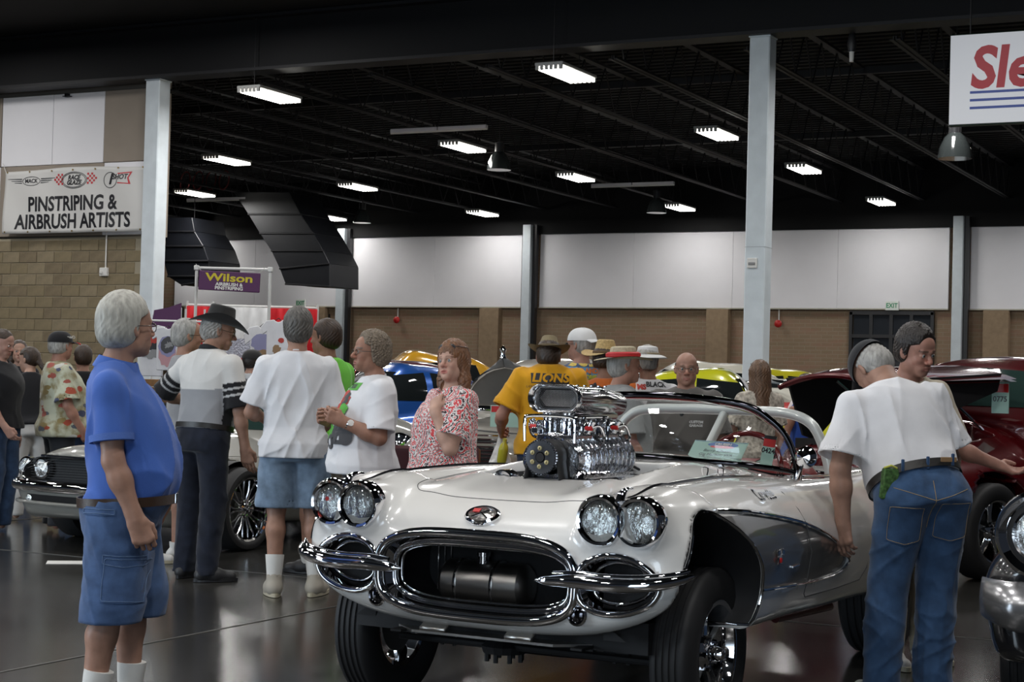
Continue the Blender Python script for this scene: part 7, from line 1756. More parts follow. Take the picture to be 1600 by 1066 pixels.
# 6 — woman in the swirl pattern blouse
p = Person('person', 'auburn haired woman in red and white swirl blouse with hand at her throat', 700, 9.3, 62, H=1.575, girth=1.27, belly=.035, female=True, lean=-2, head=(32, -8, 4), armL=((.42, .12, -1), (.30, -.38, 1)), armR=((.0, -.1, -1), (.25, .15, -1)), skin=(.44, .265, .20), res=.0085, hand=(1.15, .6), palm=((-.2, .9, 0), (-.75, -.5, -.1)), armr=1.12, shoulders=.0, nose=1.0, jaw=1.08, hips=1.0)
p.hdir = {1: np.array([-.25, -.45, .65])}
p.body(brow=(.16, .08, .05), head_res=.0030, hand_res=.0038, mouth=1.0, lips=(.42, .16, .13))
def swirl_mat():
    m = cloth_mat('swirl_blouse', (.6, .56, .55)); nt = m.node_tree; N = nt.nodes; L = nt.links; b = N['Principled BSDF']
    tc = N.new('ShaderNodeTexCoord'); vo = N.new('ShaderNodeTexVoronoi'); vo.inputs['Scale'].default_value = 4.6; vo.inputs['Randomness'].default_value = 1
    nz = N.new('ShaderNodeTexNoise'); nz.inputs['Scale'].default_value = 5; mx0 = N.new('ShaderNodeVectorMath'); mx0.operation = 'MULTIPLY_ADD'; mx0.inputs[1].default_value = (.22, .22, .22); L.new(nz.outputs['Color'], mx0.inputs[0]); L.new(tc.outputs['Object'], mx0.inputs[2]); L.new(tc.outputs['Object'], nz.inputs['Vector'])
    L.new(mx0.outputs[0], vo.inputs['Vector'])
    def m1(op, a, bb=None):
        q = N.new('ShaderNodeMath'); q.operation = op
        for i, v in enumerate((a, bb)):
            if v is None: continue
            if isinstance(v, (int, float)): q.inputs[i].default_value = v
            else: L.new(v, q.inputs[i])
        return q.outputs[0]
    s1 = m1('SINE', m1('MULTIPLY', vo.outputs['Distance'], 72.0)); n2 = N.new('ShaderNodeTexNoise'); n2.inputs['Scale'].default_value = 95; n2.inputs['Detail'].default_value = 1; L.new(tc.outputs['Object'], n2.inputs['Vector'])
    red = m1('MULTIPLY', m1('GREATER_THAN', s1, .25), m1('GREATER_THAN', n2.outputs['Fac'], .43)); blk = m1('MULTIPLY', m1('LESS_THAN', s1, -.45), m1('GREATER_THAN', n2.outputs['Fac'], .47))
    a = N.new('ShaderNodeMixRGB'); a.inputs[1].default_value = (.62, .58, .56, 1); a.inputs[2].default_value = (.55, .055, .06, 1); L.new(red, a.inputs[0])
    c = N.new('ShaderNodeMixRGB'); c.inputs[2].default_value = (.05, .03, .035, 1); L.new(a.outputs[0], c.inputs[1]); L.new(blk, c.inputs[0]); L.new(c.outputs[0], b.inputs['Base Color']); return m
p.shirt(swirl_mat(), hem=.80, sleeve=.78, loose=.022, fold=.006, seed=61, res=.008, sl_r=.078, flare=.022, neck=1.47, vneck=.03)
p.pants(cloth_mat('dark_slacks', (.02, .02, .025)), hem=.05, waist=.98); p.hair(M_hauburn, 'long', thick=.017, top=.014, ruff=.0026, res=.0045)
p.glasses(M_dark, dark=True, on_head=True)
MB().tube([p.hp((-.004 + .010 * math.cos(t), .088, -.045 + .012 * math.sin(t))) for t in np.linspace(0, 2 * np.pi, 16, endpoint=False)], .003, 6, closed=True).build('earring', mat('gold', (.6, .4, .15), rough=.2, metal=1), p.root)
# 7 — man bending forward at the right, white T-shirt and blue jeans
p = Person('person', 'man in white T-shirt and blue jeans leaning forward at right with black cap', 1440, 7.6, 172, H=1.73, girth=1.10, belly=.04, lean=30, side=-8, twist=0, head=(14, 66, -6), armR=((.02, -.34, -1), (.12, -.02, -1)), armL=((-.20, .24, -1), (.0, -.08, -1)),
           feet=((.0, .17), (.06, -.10)), footyaw=(12, -12), skin=(.31, .175, .125), res=.0085, hand=(.6, .45), palm=((.5, .8, 0), (.6, -.7, 0)), shoulders=.012, neckf=.05, armr=1.12, dx=(-.02, 0), headz=-.02)
p.body(head_res=.0038, hand_res=.0038, face=True)
p.shirt(M_tee, hem=1.0, sleeve=.80, loose=.028, fold=.012, seed=71, res=.008, sl_r=.084, flare=.035, hang=False)
m_j = denim('blue_jeans', (.035, .075, .155)); p.pants(m_j, hem=.04, waist=1.02, loose=.020, flare=.006, fold=.0075, seed=15, res=.008, thigh=1.08); p.belt(M_bleather, 1.012, .040, .030)
p.hair(M_hgrey, 'ring', zn=-.09, xs=-.0, thick=.007)
g = p.headgear('cap', cap_parts(cloth_mat('black_cap', (.012, .012, .014)), bpy.data.materials['black_cap'], z=.045))
def jp(x, z): return (-.5, x, z)
for (x, z, w_, h_) in ((-.105, .82, .155, .165), (.115, .80, .15, .16)):
    pocket_patch(p, m_j, (-.55, x, z), (0, 1, 0), (.0, 0, 1), w_, h_, (1, 0, 0), 'back_pocket', stitchm=M_stitch)
stitch(p, [(-.55, x, .955 - .05 * (1 - abs(x) / .17)) for x in np.linspace(-.17, .17, 30)], M_stitch, D=(1, 0, 0), name='yoke_stitching'); stitch(p, [(-.55, .0, z) for z in np.linspace(.78, .99, 20)], M_stitch, D=(1, 0, 0), name='seam_stitching')
for x in (-.12, .0, .12):
    q = p.tp((p.cx[3] - p.ax[3] - .034, x, 1.01 * p.s)); MB().box(q, (.012, .014, .055), bev=.003).build('belt_loop', m_j, p.panto)
q = p.tp((p.cx[3] - p.ax[3] - .036, -.10, 1.012 * p.s)); MB().box(q, (.006, .075, .022), rot=Matrix.Rotation(.0, 3, 'Z'), bev=.002).build('leather_patch', mat('tan_leather', (.25, .15, .07), rough=.6), p.panto)
q = p.tp((-.09, .175, .95)); cam_ = MB(); cam_.box((0, 0, 0), (.035, .075, .14), rot=Matrix.Rotation(.1, 3, 'X'), bev=.008); cam_.xf(Matrix.Translation(q)); cam_.build('glove_in_pocket', mat('green_print_cloth', (.05, .12, .03), rough=.8, var=.6, vscale=60, bump=.6, bscale=60, bdist=.01), p.panto)
MB().tube([q + np.array([-.01, -.03, .07]), q + np.array([-.02, 0, .082]), q + np.array([-.01, .03, .07])], .005, 6).build('yellow_tag', mat('yellow_tag', (.5, .5, .08), rough=.6), p.panto)
sh, e, w, u, fo = p.A[-1]; q = w - fo * .03; wt = MB().tube([q - fo * .012, q + fo * .012], .034, 24).build('watch', M_bleather, p.root); MB().lathe([(.017, 0), (.017, .012), (0, .013)], 16, '-y', q + np.array([0, -.03, 0])).build('watch_face', M_chrome, wt)
p.shoes(mat('white_sneaker', (.55, .54, .52), rough=.6), mat('white_sole', (.5, .48, .45), rough=.7))
# 8 — dark haired man facing him
p = Person('person', 'dark haired man facing us behind the man leaning forward, hand held out', 1416, 8.7, -22, H=1.715, girth=1.05, belly=.03, lean=10, side=4, head=(10, 16, 4), armL=((.2, .25, -1), (.3, 1, -.38)), armR=((.1, -.15, -1), (.3, .1, -1)), skin=(.34, .175, .13), res=.0105, hand=(.4, .35), palm=(None, (.3, -.2, .9)), feet=((.05, .12), (.15, -.16)), neckf=.03)
p.body(brow=(.03, .02, .015), head_res=.0034); p.shirt(cloth_mat('sand_shirt', (.42, .37, .28)), hem=.9, sleeve=.8, loose=.02, seed=81); p.pants(cloth_mat('khaki_cotton', (.32, .27, .19)), hem=.05, waist=1.0, loose=.015)
p.hair(M_hblack, 'short', xt=.070, xs=.014, zn=-.07, thick=.014, top=.012, ruff=.003, curly=.001); p.shoes(bpy.data.materials['white_sneaker'])

def quick(label, px, d, yaw, shirt, pants, hair, H=1.75, hk=None, sk=None, pk=None, face=True, res=.015, bk=None, **k):
    p = Person('person', label, px, d, yaw, H=H, res=res, **k)
    p.body(face=face, head_res=k.get('hr', .0062), hand_res=.0085, **(bk or {}))
    if shirt: p.shirt(shirt, **dict(dict(hem=.85, sleeve=.78, loose=.024, fold=.006, seed=int(px)), **(sk or {})))
    if pants: p.pants(pants, **dict(dict(hem=.05, waist=.98, loose=.014), **(pk or {})))
    if hair: p.hair(hair, **dict(dict(kind='short', res=.0065, thick=.012), **(hk or {})))
    return p
M_bsneak = mat('black_sneaker'); M_wsneak = mat('white_sneaker'); M_blackc = cloth_mat('black_cotton', (.012, .012, .014)); M_jean = mat('cloth'); M_jean = denim('mid_jeans', (.03, .055, .11))
# 9 — bald man with glasses behind the cowboy hat
p = quick('balding grey haired man with glasses, partly hidden behind the man in the cowboy hat', 292, 12.3, -112, cloth_mat('grey_tshirt', (.25, .25, .26)), cloth_mat('tan_shorts', (.2, .17, .12)), M_hgrey, H=1.76, hk=dict(kind='short', xt=.012, xs=.026, thick=.012, zn=-.08), pk=dict(hem=.5, flare=.02, name='shorts'), skin=(.33, .175, .12), legk=1, feet=((.0, .1), (-.25, -.05)))
p.glasses(M_wire); p.socks(M_sockw, .13); p.shoes(M_wsneak)
# 10 — man in the printed holiday shirt
p = quick('man in cream printed holiday shirt and black cap behind the silver car', 94, 14.5, -118, None, cloth_mat('dark_shorts', (.02, .022, .026)), M_hgrey, H=1.69, girth=1.14, belly=.09, skin=(.34, .17, .12), hk=dict(kind='ring', zn=-.07), head=(28, 0, 0), res=.012, armR=((.1, -.2, -1), (.5, .1, -.8)))
def holiday():
    m = cloth_mat('holiday_print', (.4, .4, .3)); nt = m.node_tree; N = nt.nodes; L = nt.links; b = N['Principled BSDF']; tc = N.new('ShaderNodeTexCoord'); mp = N.new('ShaderNodeMapping'); mp.inputs['Scale'].default_value = (8, 8, 14); L.new(tc.outputs['Object'], mp.inputs[0])
    vo = N.new('ShaderNodeTexVoronoi'); vo.inputs['Scale'].default_value = 1; L.new(mp.outputs[0], vo.inputs['Vector']); vr = N.new('ShaderNodeValToRGB'); e = vr.color_ramp.elements; vr.color_ramp.interpolation = 'CONSTANT'
    for i, (q, c) in enumerate(((0, (.34, .07, .04)), (.2, (.06, .07, .12)), (.42, (.45, .44, .40)), (.6, (.10, .11, .13)), (.75, (.25, .19, .08)), (.9, (.3, .08, .06)))):
        x = e[i] if i < 2 else e.new(q); x.position = q; x.color = (*c, 1)
    sp = N.new('ShaderNodeSeparateColor'); L.new(vo.outputs['Color'], sp.inputs[0]); L.new(sp.outputs[0], vr.inputs[0])
    nz = N.new('ShaderNodeTexNoise'); nz.inputs['Scale'].default_value = 9; nz.inputs['Detail'].default_value = 6; L.new(tc.outputs['Object'], nz.inputs['Vector']); bg = N.new('ShaderNodeValToRGB'); g = bg.color_ramp.elements; g[0].position = .42; g[0].color = (.25, .21, .11, 1); g[1].position = .56; g[1].color = (.46, .47, .36, 1); L.new(nz.outputs['Fac'], bg.inputs[0])
    a = N.new('ShaderNodeMath'); a.operation = 'MULTIPLY_ADD'; a.inputs[1].default_value = .9; L.new(nz.outputs['Fac'], a.inputs[0]); L.new(vo.outputs['Distance'], a.inputs[2]); lt = N.new('ShaderNodeMath'); lt.operation = 'LESS_THAN'; lt.inputs[1].default_value = .80; L.new(a.outputs[0], lt.inputs[0])
    mx = N.new('ShaderNodeMixRGB'); L.new(lt.outputs[0], mx.inputs[0]); L.new(bg.outputs[0], mx.inputs[1]); L.new(vr.outputs[0], mx.inputs[2]); L.new(mx.outputs[0], b.inputs['Base Color']); return m
p.shirt(holiday(), hem=.83, sleeve=.85, loose=.032, fold=.007, seed=3, sl_r=.08, flare=.03)
cp = cap_parts(cloth_mat('black_cap', (.012, .012, .014)), cloth_mat('black_cap', (.012, .012, .014)))
tr_ = MB(); tr_.tube([((.105 + .075) * math.cos(t * .9 * .35) - .014 - .028 * (1 - math.cos(t)) + .003, .090 * math.sin(t), .029 - .045 * (t * .5) ** 2) for t in np.linspace(-1, 1, 14)], .006, 6)
cp.append(('red_trim', tr_, M_red)); lw = MB(); V_, F_ = text_mesh('Chevy', .034, shear=.3, bold=.001); V_ = np.array(V_); lw.add(np.stack([.035 - V_[:, 0] * 1.0, np.full(len(V_), -.088), .078 + V_[:, 1]], 1), F_); cp.append(('script', lw, M_white)); p.headgear('cap', cp)
# 11-15 — people at the left edge
p = quick('dark haired woman in black T-shirt at the left edge of the picture', 2, 14.2, -75, M_blackc, M_jean, M_hbrown, H=1.69, female=True, girth=1.15, skin=(.36, .2, .15), hk=dict(kind='tail', res=.0065), armR=((.15, -.15, -1), (.55, .2, -.8)), head=(0, 14, 0), sk=dict(hem=.9))
p = quick('woman in black tank top and crumpled white trousers at left', 50, 15.4, 150, M_blackc, cloth_mat('white_linen', (.55, .54, .52)), M_hbrown, H=1.58, female=True, girth=1.1, lean=14, skin=(.40, .235, .17), hk=dict(kind='tail', res=.0065), armL=((.3, .25, -1), (.8, .2, -.4)), head=(40, 10, 0), sk=dict(nosleeve=True, hem=.93, loose=.012), pk=dict(fold=.012, loose=.02), face=False)
p = quick('brown haired woman between the others at far left against the block wall', 28, 17.5, -20, M_blackc, M_jean, M_hbrown, H=1.66, female=True, hk=dict(kind='long', res=.0075), skin=(.40, .235, .17))
p = quick('person in dark sleeveless top behind the man in the holiday shirt', 128, 16.0, 155, M_blackc, M_jean, M_hbrown, H=1.60, hk=dict(kind='short'), skin=(.38, .21, .15), armR=((.2, -.6, -.8), (.5, .3, .4)), sk=dict(nosleeve=True), face=False)
# 16-17 — at the booth
p = quick('dark capped man in grey vest over white sleeves at the booth', 386, 17.4, -130, None, M_blackc, M_hblack, H=1.62, skin=(.38, .22, .16), lean=6, armR=((.3, -.3, -1), (.9, .1, 0)))
p.shirt(cloth_mat('vest_and_shirt', (1, 1, 1), attr='Col'), hem=.85, sleeve=1.5, cols=lambda V, p=p: np.where((np.abs((V @ p.Ti[:3, :3].T + p.Ti[:3, 3])[:, 1]) > .15)[:, None] | (V[:, 2] > 1.33)[:, None], np.array([[.42, .43, .45]]), np.array([[.10, .10, .11]])))
p.headgear('cap', cap_parts(M_felt, M_felt))
p = quick('person in dark cap with white front behind the grey vest man', 404, 20.8, -100, M_blackc, M_blackc, M_hblack, H=1.60, skin=(.34, .18, .13)); p.headgear('cap', cap_parts(M_white, M_felt))
# 18 — yellow LIONS shirt
p = quick('man in yellow T-shirt with black back print and olive hat', 858, 12.0, 172, cloth_mat('gold_cotton', (.60, .29, .012)), denim('navy_jeans', (.02, .03, .06)), M_hbrown, H=1.76, headz=-.085, girth=1.14, belly=.03, lean=4, face=False, res=.0105, skin=(.40, .20, .15), hk=dict(zn=-.07), armL=((-.05, .48, -1), (.85, -.1, -.38)), armR=((.15, -.30, -1), (.6, .1, -.6)), sk=dict(hem=.855, sleeve=.80, seed=5, res=.009, sl_r=.078, flare=.026, fold=.008), hand=(1.2, .9) if False else (.9, 1.3), head=(-14, 12, 0), shoulders=.008)
M_olive = mat('olive_felt', (.20, .16, .09), rough=.8, bump=.3, bscale=120)
p.headgear('hat', [('crown', crown(.10, .072, .055, .028, z=.05, pinch=.2), M_olive), ('brim', brim(.165, .15, .030, .012, z=.055), M_olive), ('band', MB().tube([(.103 * math.cos(t) - .014, .086 * math.sin(t), .062) for t in np.linspace(0, 6.283, 33)[:-1]], .010, 6, closed=True, flat=1.2, up=(0, 0, 1)), mat('olive_band', (.12, .09, .05), rough=.8))])
O = (-.6, .03, 1.315); UX, UZ, D_ = (0, -1, 0), (0, 0, 1), (1, 0, 0)
M_ylw = bpy.data.materials['gold_cotton']
art([('print_block', 'r', (-.115, .155, .055, .125, 12, 5, -.0), M_ink), ('print_word', 't', ('LIONS', .082, .02, .09, dict(bold=.003, shear=.2, sx=1.15)), M_ylw), ('print_lion', 'd', (.02, .0, .055, .055, 22, .35, 3), M_ink), ('print_lion_mane', 'd', (.02, .005, .03, .03, 16, .4, 5), M_ylw),
     ('print_strip', 'r', (-.12, -.04, -.03, .0, 6, 3), M_ink), ('print_words', 't', ('DRAG STRIP', .026, .12, .02, dict()), M_ink), ('print_words', 't', ('LONG BEACH', .022, -.075, .03, dict()), M_ink), ('print_words', 't', ('Racing', .04, -.07, -.10, dict(shear=.3, bold=.001)), M_ink), ('print_words', 't', ('WILMINGTON', .02, .10, -.02, dict()), M_ink), ('print_words', 't', ('CALIFORNIA', .018, -.08, -.045, dict()), M_ink)], p, O)
# the plastic bag and the yellow bottle he holds
w_, dr_ = p.A[1][2], p.A[1][4]; hp_ = Vector(w_ + dr_ / np.linalg.norm(dr_) * .10); Wp = p.root.matrix_basis @ hp_
t = thing('plastic_bag', 'white plastic carrier bag hanging from the hand of the man in yellow', 'bag', Wp.x, Wp.y, Wp.z - .02, 0, world=True)
bg = MB(); surf(bg, lambda u, v: ((.012 + .085 * min(1, v * 1.5) ** .8) * math.cos(6.283 * u) * (1 + .12 * math.sin(18.8 * u + 4 * v)), (.010 + .055 * min(1, v * 1.4)) * math.sin(6.283 * u) * (1 + .15 * math.sin(25 * u + 3 * v)), -.005 - .33 * v), 40, 14)
M_bag = mat('thin_plastic', (.62, .62, .62), rough=.3, trans=.25, bump=.6, bscale=14, bdist=.02); bg.build('bag_body', M_bag, t)
for s in (-1, 1): MB().tube(curve3([(s * .02, 0, -.06), (s * .015, 0, .0), (0, 0, .035)], 8), .006, 6).build('handle', M_bag, t)
t = thing('drink_bottle', 'yellow drink bottle held above the plastic bag', 'bottle', Wp.x + .045, Wp.y - .04, Wp.z - .12, 0, world=True)
b_ = MB().lathe([(.0, -.09), (.033, -.088), (.036, -.07), (.036, .01), (.030, .04), (.013, .065), (.012, .085), (0, .087)], 20).build('bottle_body', mat('yellow_drink', (.55, .52, .05), rough=.12, coat=1), t); MB().lathe([(.015, .068), (.015, .09), (0, .091)], 14).build('bottle_cap', mat('yellow_cap', (.6, .55, .08), rough=.4), t); t.rotation_euler = (.1, .2, 0)
# 19 — blue COOL shirt, white cap backwards
p = quick('man in blue T-shirt with colourful COOL print, white cap worn backwards', 905, 13.0, 158, cloth_mat('slate_blue_cotton', (.055, .085, .16)), M_jean, M_hgrey, H=1.79, girth=1.08, face=True, res=.0125, skin=(.36, .19, .14), hk=dict(zn=-.075), head=(34, 0, 0), sk=dict(seed=8, sl_r=.08))
p.headgear('cap', cap_parts(cloth_mat('white_cap', (.62, .62, .62)), bpy.data.materials['white_cap'], back=True)); p.glasses(M_dark, dark=True)
O = (-.6, .03, 1.44); UX, D_ = (0, -1, 0), (1, 0, 0)
M_o1 = mat('print_orange', (.55, .16, .03), rough=.8); M_cy = mat('print_sky', (.10, .25, .42), rough=.8)
art([('print_ground', 'r', (-.17, .17, -.10, .06, 12, 6), M_cy), ('print_word', 't', ('COOL', .10, -.04, .10, dict(bold=.006)), mat('print_gold', (.55, .42, .10), rough=.8)), ('print_words', 't', ('RODS AND', .05, 0, .03, dict(bold=.003)), M_o1), ('print_words', 't', ('CUSTOMS', .05, 0, -.02, dict(bold=.003)), bpy.data.materials['print_yellow']), ('print_car', 'd', (.0, -.10, .15, .05, 22, .15, 3), M_pred), ('print_shade', 'd', (.0, -.14, .13, .025, 18, .2, 4), M_ink), ('print_flame', 'd', (-.10, -.04, .05, .04, 14, .4, 6), M_o1)], p, O)
# 20 — orange flame shirt and straw hat
p = quick('man in orange flame shirt with woven straw hat, back to us', 947, 12.6, -160, cloth_mat('flame_orange', (.55, .14, .03)), M_jean, M_hbrown, H=1.66, girth=1.08, belly=.03, res=.0125, skin=SKD, head=(-22, 0, 0), hk=dict(zn=-.06), sk=dict(sl_r=.085, flare=.04, hem=.83))
M_straw = mat('woven_straw', (.42, .30, .13), rough=.8, var=.25, vscale=70, bump=.8, bscale=110, bdist=.003); M_strawd = mat('straw_band', (.10, .06, .03), rough=.8)
def bandm(m=None, w=.010, z=.062): return MB().tube([(.103 * math.cos(t) - .014, .087 * math.sin(t), z) for t in np.linspace(0, 6.283, 33)[:-1]], w, 6, closed=True, flat=1.3, up=(0, 0, 1))
p.headgear('hat', [('crown', crown(.115, .080, .064, .02, z=.05, pinch=.1), M_straw), ('brim', brim(.20, .18, .030, .022, z=.055, thick=.004), M_straw), ('band', bandm(), M_strawd)])
O = (-.6, .0, 1.30); art([('print_shade', 'd', (-.08, .02, .09, .07, 16, .5, 3), M_ink), ('print_cloud', 'd', (-.06, .0, .06, .05, 14, .4, 8), mat('print_white', (.5, .5, .5), rough=.8)), ('print_shade', 'd', (.08, -.12, .08, .08, 16, .5, 5), M_ink), ('print_shade', 'd', (-.1, .17, .05, .05, 12, .4, 6), M_ink)], p, O)
# 21 — grey tee and red banded straw hat
p = quick('grey haired man in grey T-shirt and pale straw hat with red band, profile to right', 972, 11.0, -100, cloth_mat('heather_grey', (.27, .28, .28)), M_jean, M_hgrey, H=1.605, girth=1.12, belly=.06, res=.0105, skin=(.37, .19, .135), hk=dict(zn=-.095, thick=.012), head=(0, -2, 0), neckf=.02, armR=((.1, -.16, -1), (.5, .1, -.9)), sk=dict(hem=.85, sleeve=.84, sl_r=.078, res=.009, flare=.028))
M_pstraw = mat('pale_straw', (.40, .35, .24), rough=.8, var=.2, vscale=70, bump=.6, bscale=110, bdist=.003)
p.headgear('hat', [('crown', crown(.085, .088, .07, .01, z=.05), M_pstraw), ('brim', brim(.205, .185, .012, .012, z=.050, thick=.004), M_pstraw), ('band', MB().tube([(.105 * math.cos(t) - .014, .088 * math.sin(t), .074) for t in np.linspace(0, 6.283, 33)[:-1]], .020, 6, closed=True, flat=1.0, up=(0, 0, 1)), mat('red_ribbon', (.42, .015, .02), rough=.6))])
O = (-.2, -.5, 1.26 * p.s); art([('print_badge', 'd', (.06, .04, .05, .055, 12, .3, 3), M_pred), ('print_mark', 'd', (.06, .02, .03, .03, 10, .3, 4), bpy.data.materials['print_orange'])], p, O, ux=(1, 0, 0), D=(0, 1, 0))
# 22 — white tee and white bucket hat
p = quick('man in white T-shirt with small red and black back print and white bucket hat', 1012, 12.6, 168, M_tee, denim('pale_jeans', (.22, .28, .33)), M_hgrey, H=1.66, girth=1.1, res=.0125, skin=SKD, face=False, hk=dict(zn=-.06), head=(-40, 0, 0))
M_wcl = bpy.data.materials['white_cap']; p.headgear('hat', [('crown', crown(.07, .09, .075, .004, z=.05), M_wcl), ('brim', brim(.165, .15, -.02, .025, z=.055), M_wcl), ('band', bandm(w=.006), mat('tan_band', (.3, .24, .15), rough=.8))])
O = (-.6, .0, 1.33); art([('print_word', 't', ('BLACK', .05, .03, .05, dict(bold=.002)), M_ink), ('print_word', 't', ('MS', .05, -.08, .03, dict(bold=.003)), M_pred), ('print_words', 't', ('SPEED SHOP', .02, .04, .0, dict()), M_ink)], p, O)
# 23 — grey T-shirt man with glasses facing us
p = quick('balding man with glasses in dark grey T-shirt facing us beyond the windscreen', 1072, 11.5, 14, cloth_mat('dark_grey_cotton', (.105, .098, .092)), cloth_mat('stone_shorts', (.33, .31, .27)), M_hbrown, H=1.60, girth=1.13, belly=.09, res=.0105, skin=(.33, .18, .13), hk=dict(kind='ring', xs=.0, zn=-.05, thick=.006), head=(10, 2, 0), armL=((.1, .25, -1), (.2, -.1, -1)), armR=((.1, -.25, -1), (.2, .1, -1)), sk=dict(hem=.83, res=.009, sleeve=.85, sl_r=.08, loose=.03), jaw=1.12, bk=dict(brow=(.1, .06, .04)), shoulders=.01)
p.glasses(M_wire); sg = MB(); sg.box(p.tp((.175, 0, 1.30 * p.s)), (.02, .03, .09), bev=.008); sg.build('hung_sunglasses', M_dark, p.shirto)
O = (.6, .10, 1.24 * p.s); art([('print_logo', 't', ('CUSTOM', .022, 0, .012, dict(bold=.001)), bpy.data.materials['print_white']), ('print_logo', 't', ('GARAGE', .022, 0, -.012, dict(bold=.001)), bpy.data.materials['print_white'])], p, O, ux=(0, 1, 0), D=(-1, 0, 0))
# 24 — long haired woman
m_fl = cloth_mat('floral_blouse', (.42, .38, .32), var=.5, vscale=34)
p = quick('woman with very long brown hair in floral blouse and magenta trousers, back to us', 1186, 14.2, 165, m_fl, cloth_mat('magenta_cotton', (.42, .02, .12)), mat('long_brown_hair', (.12, .065, .035), rough=.45, var=.4, vscale=40, stretch=(1, 1, .12), bump=.5, bscale=200, bdist=.003), H=1.60, female=True, girth=1.1, res=.0125, skin=SK, face=False, hk=dict(kind='verylong', thick=.014, ruff=.003), head=(-10, 0, 0), armL=((.1, .25, -1), (.5, .1, -.8)))
p.glasses(M_dark, on_head=True)
# 25-27 — people further back at right
p = quick('person in blue sleeveless top left of the raised dark red hood', 1258, 14.8, 150, cloth_mat('royal_blue_cotton', (.03, .08, .35)), denim('mid_jeans2', (.05, .09, .2)), M_hbrown, H=1.50, female=True, skin=(.30, .15, .10), sk=dict(nosleeve=True, loose=.012), face=False, armL=((.0, .3, -1), (.1, .1, -1)))
p = quick('distant person in white T-shirt beyond the long haired woman', 1248, 20.5, 100, M_tee, M_jean, M_hbrown, H=1.50, skin=SK, armR=((.3, -.3, -1), (.8, 0, 0)))

# ================================================================ THE AIRBRUSH BOOTH
def drape(name, x0, x1, d, ztop, m, label, zbot=.05, n=60, amp=.035, freq=30):
    a = thing(name, label, 'curtain', (x0 + x1) / 2, d, 0, 0); w = x1 - x0; U = np.linspace(-w / 2, w / 2, n); Z = np.linspace(zbot, ztop, 5)
    V = np.array([(amp * math.sin(freq * u + .6 * math.sin(3 * u)) * (1.25 - .5 * z / ztop), u, z) for z in Z for u in U]); I = np.arange(5 * n).reshape(5, n); F = np.stack([I[:-1, :-1].ravel(), I[:-1, 1:].ravel(), I[1:, 1:].ravel(), I[1:, :-1].ravel()], 1)
    o = link('cloth', fast_mesh('cloth', V, F), m, a); md = o.modifiers.new('t', 'SOLIDIFY'); md.thickness = .006; return a
D_B = 26.4
M_rc = cloth_mat('red_drape', (.48, .012, .018)); M_wc = cloth_mat('white_drape', (.60, .60, .60)); M_pipe = mat('white_pipe', (.62, .62, .60), rough=.4)
for (a, b, m, lb) in ((290, 329, M_rc, 'red booth curtain beside the left column'), (329, 418, M_wc, 'white pleated booth curtain behind the cowboy hat'), (418, 494, M_rc, 'red booth curtain behind the tall man in white')): drape('booth_curtain', xat(a, D_B), xat(b, D_B), D_B, 2.42, m, lb)
t = thing('curtain_frame', 'white metal poles and rail carrying the booth curtains', 'frame', xat(392, D_B), D_B + .06, 0, 0); w = (494 - 290) / FOC * D_B / 2
MB().tube([(0, -w, 2.44), (0, w, 2.44)], .02, 8).build('rail', M_pipe, t)
for y in (-w, -w + .4, .27, w): MB().tube([(0, y, 0), (0, y, 2.5)], .022, 8).build('pole', M_pipe, t)
# the framed Wilson sign
dS = 23.5; x0, x1 = xat(304, dS), xat(419, dS); zt = at(360, 420, dS)[2]
t = thing('sign_frame', 'white pipe frame above the booth holding the purple sign', 'frame', (x0 + x1) / 2, dS, 0, 0); w = (x1 - x0) / 2
for y in (-w, w): MB().tube([(0, y, 0), (0, y, zt)], .022, 8).build('pole', M_pipe, t); MB().box((0, y, zt), (.07, .07, .07), bev=.01).build('corner_joint', M_pipe, t)
MB().tube([(0, -w, zt), (0, w, zt)], .02, 8).build('rail', M_pipe, t)
c_ = at(358.5, 440, dS - .1); t = thing('booth_sign', 'purple sign with yellow and white lettering hung from the pipe frame', 'sign', c_[0], c_[1], c_[2], 0); t.rotation_euler.x = R(-1.5)
MB().box((0, 0, 0), (.03, .85, .27), bev=.008).build('board', mat('purple_board', (.075, .015, .075), rough=.5), t, smooth=False)
Mx = Matrix.Rotation(R(90), 4, 'Z') @ Matrix.Rotation(R(90), 4, 'X')
for (tx, sz, zz, m, kw) in (('Wilson', .15, .045, mat('yellow_lettering', (.55, .45, .02), rough=.5), dict(bold=.004, sx=1.5)), ('AIRBRUSH &', .062, -.045, M_white, dict(bold=.002, sx=1.1)), ('PINSTRIPING', .062, -.098, M_white, dict(bold=.002, sx=1.1))):
    q = MB(); frame_text(q, tx, sz, Matrix.Translation((.018, 0, zz)) @ Mx, ext=.001, **kw); q.build('lettering', m, t, smooth=False)
for s in (-1, 1): MB().tube([(0, s * .40, .13), (0, s * .48, .22)], .004, 4).build('tie', M_pipe, t)
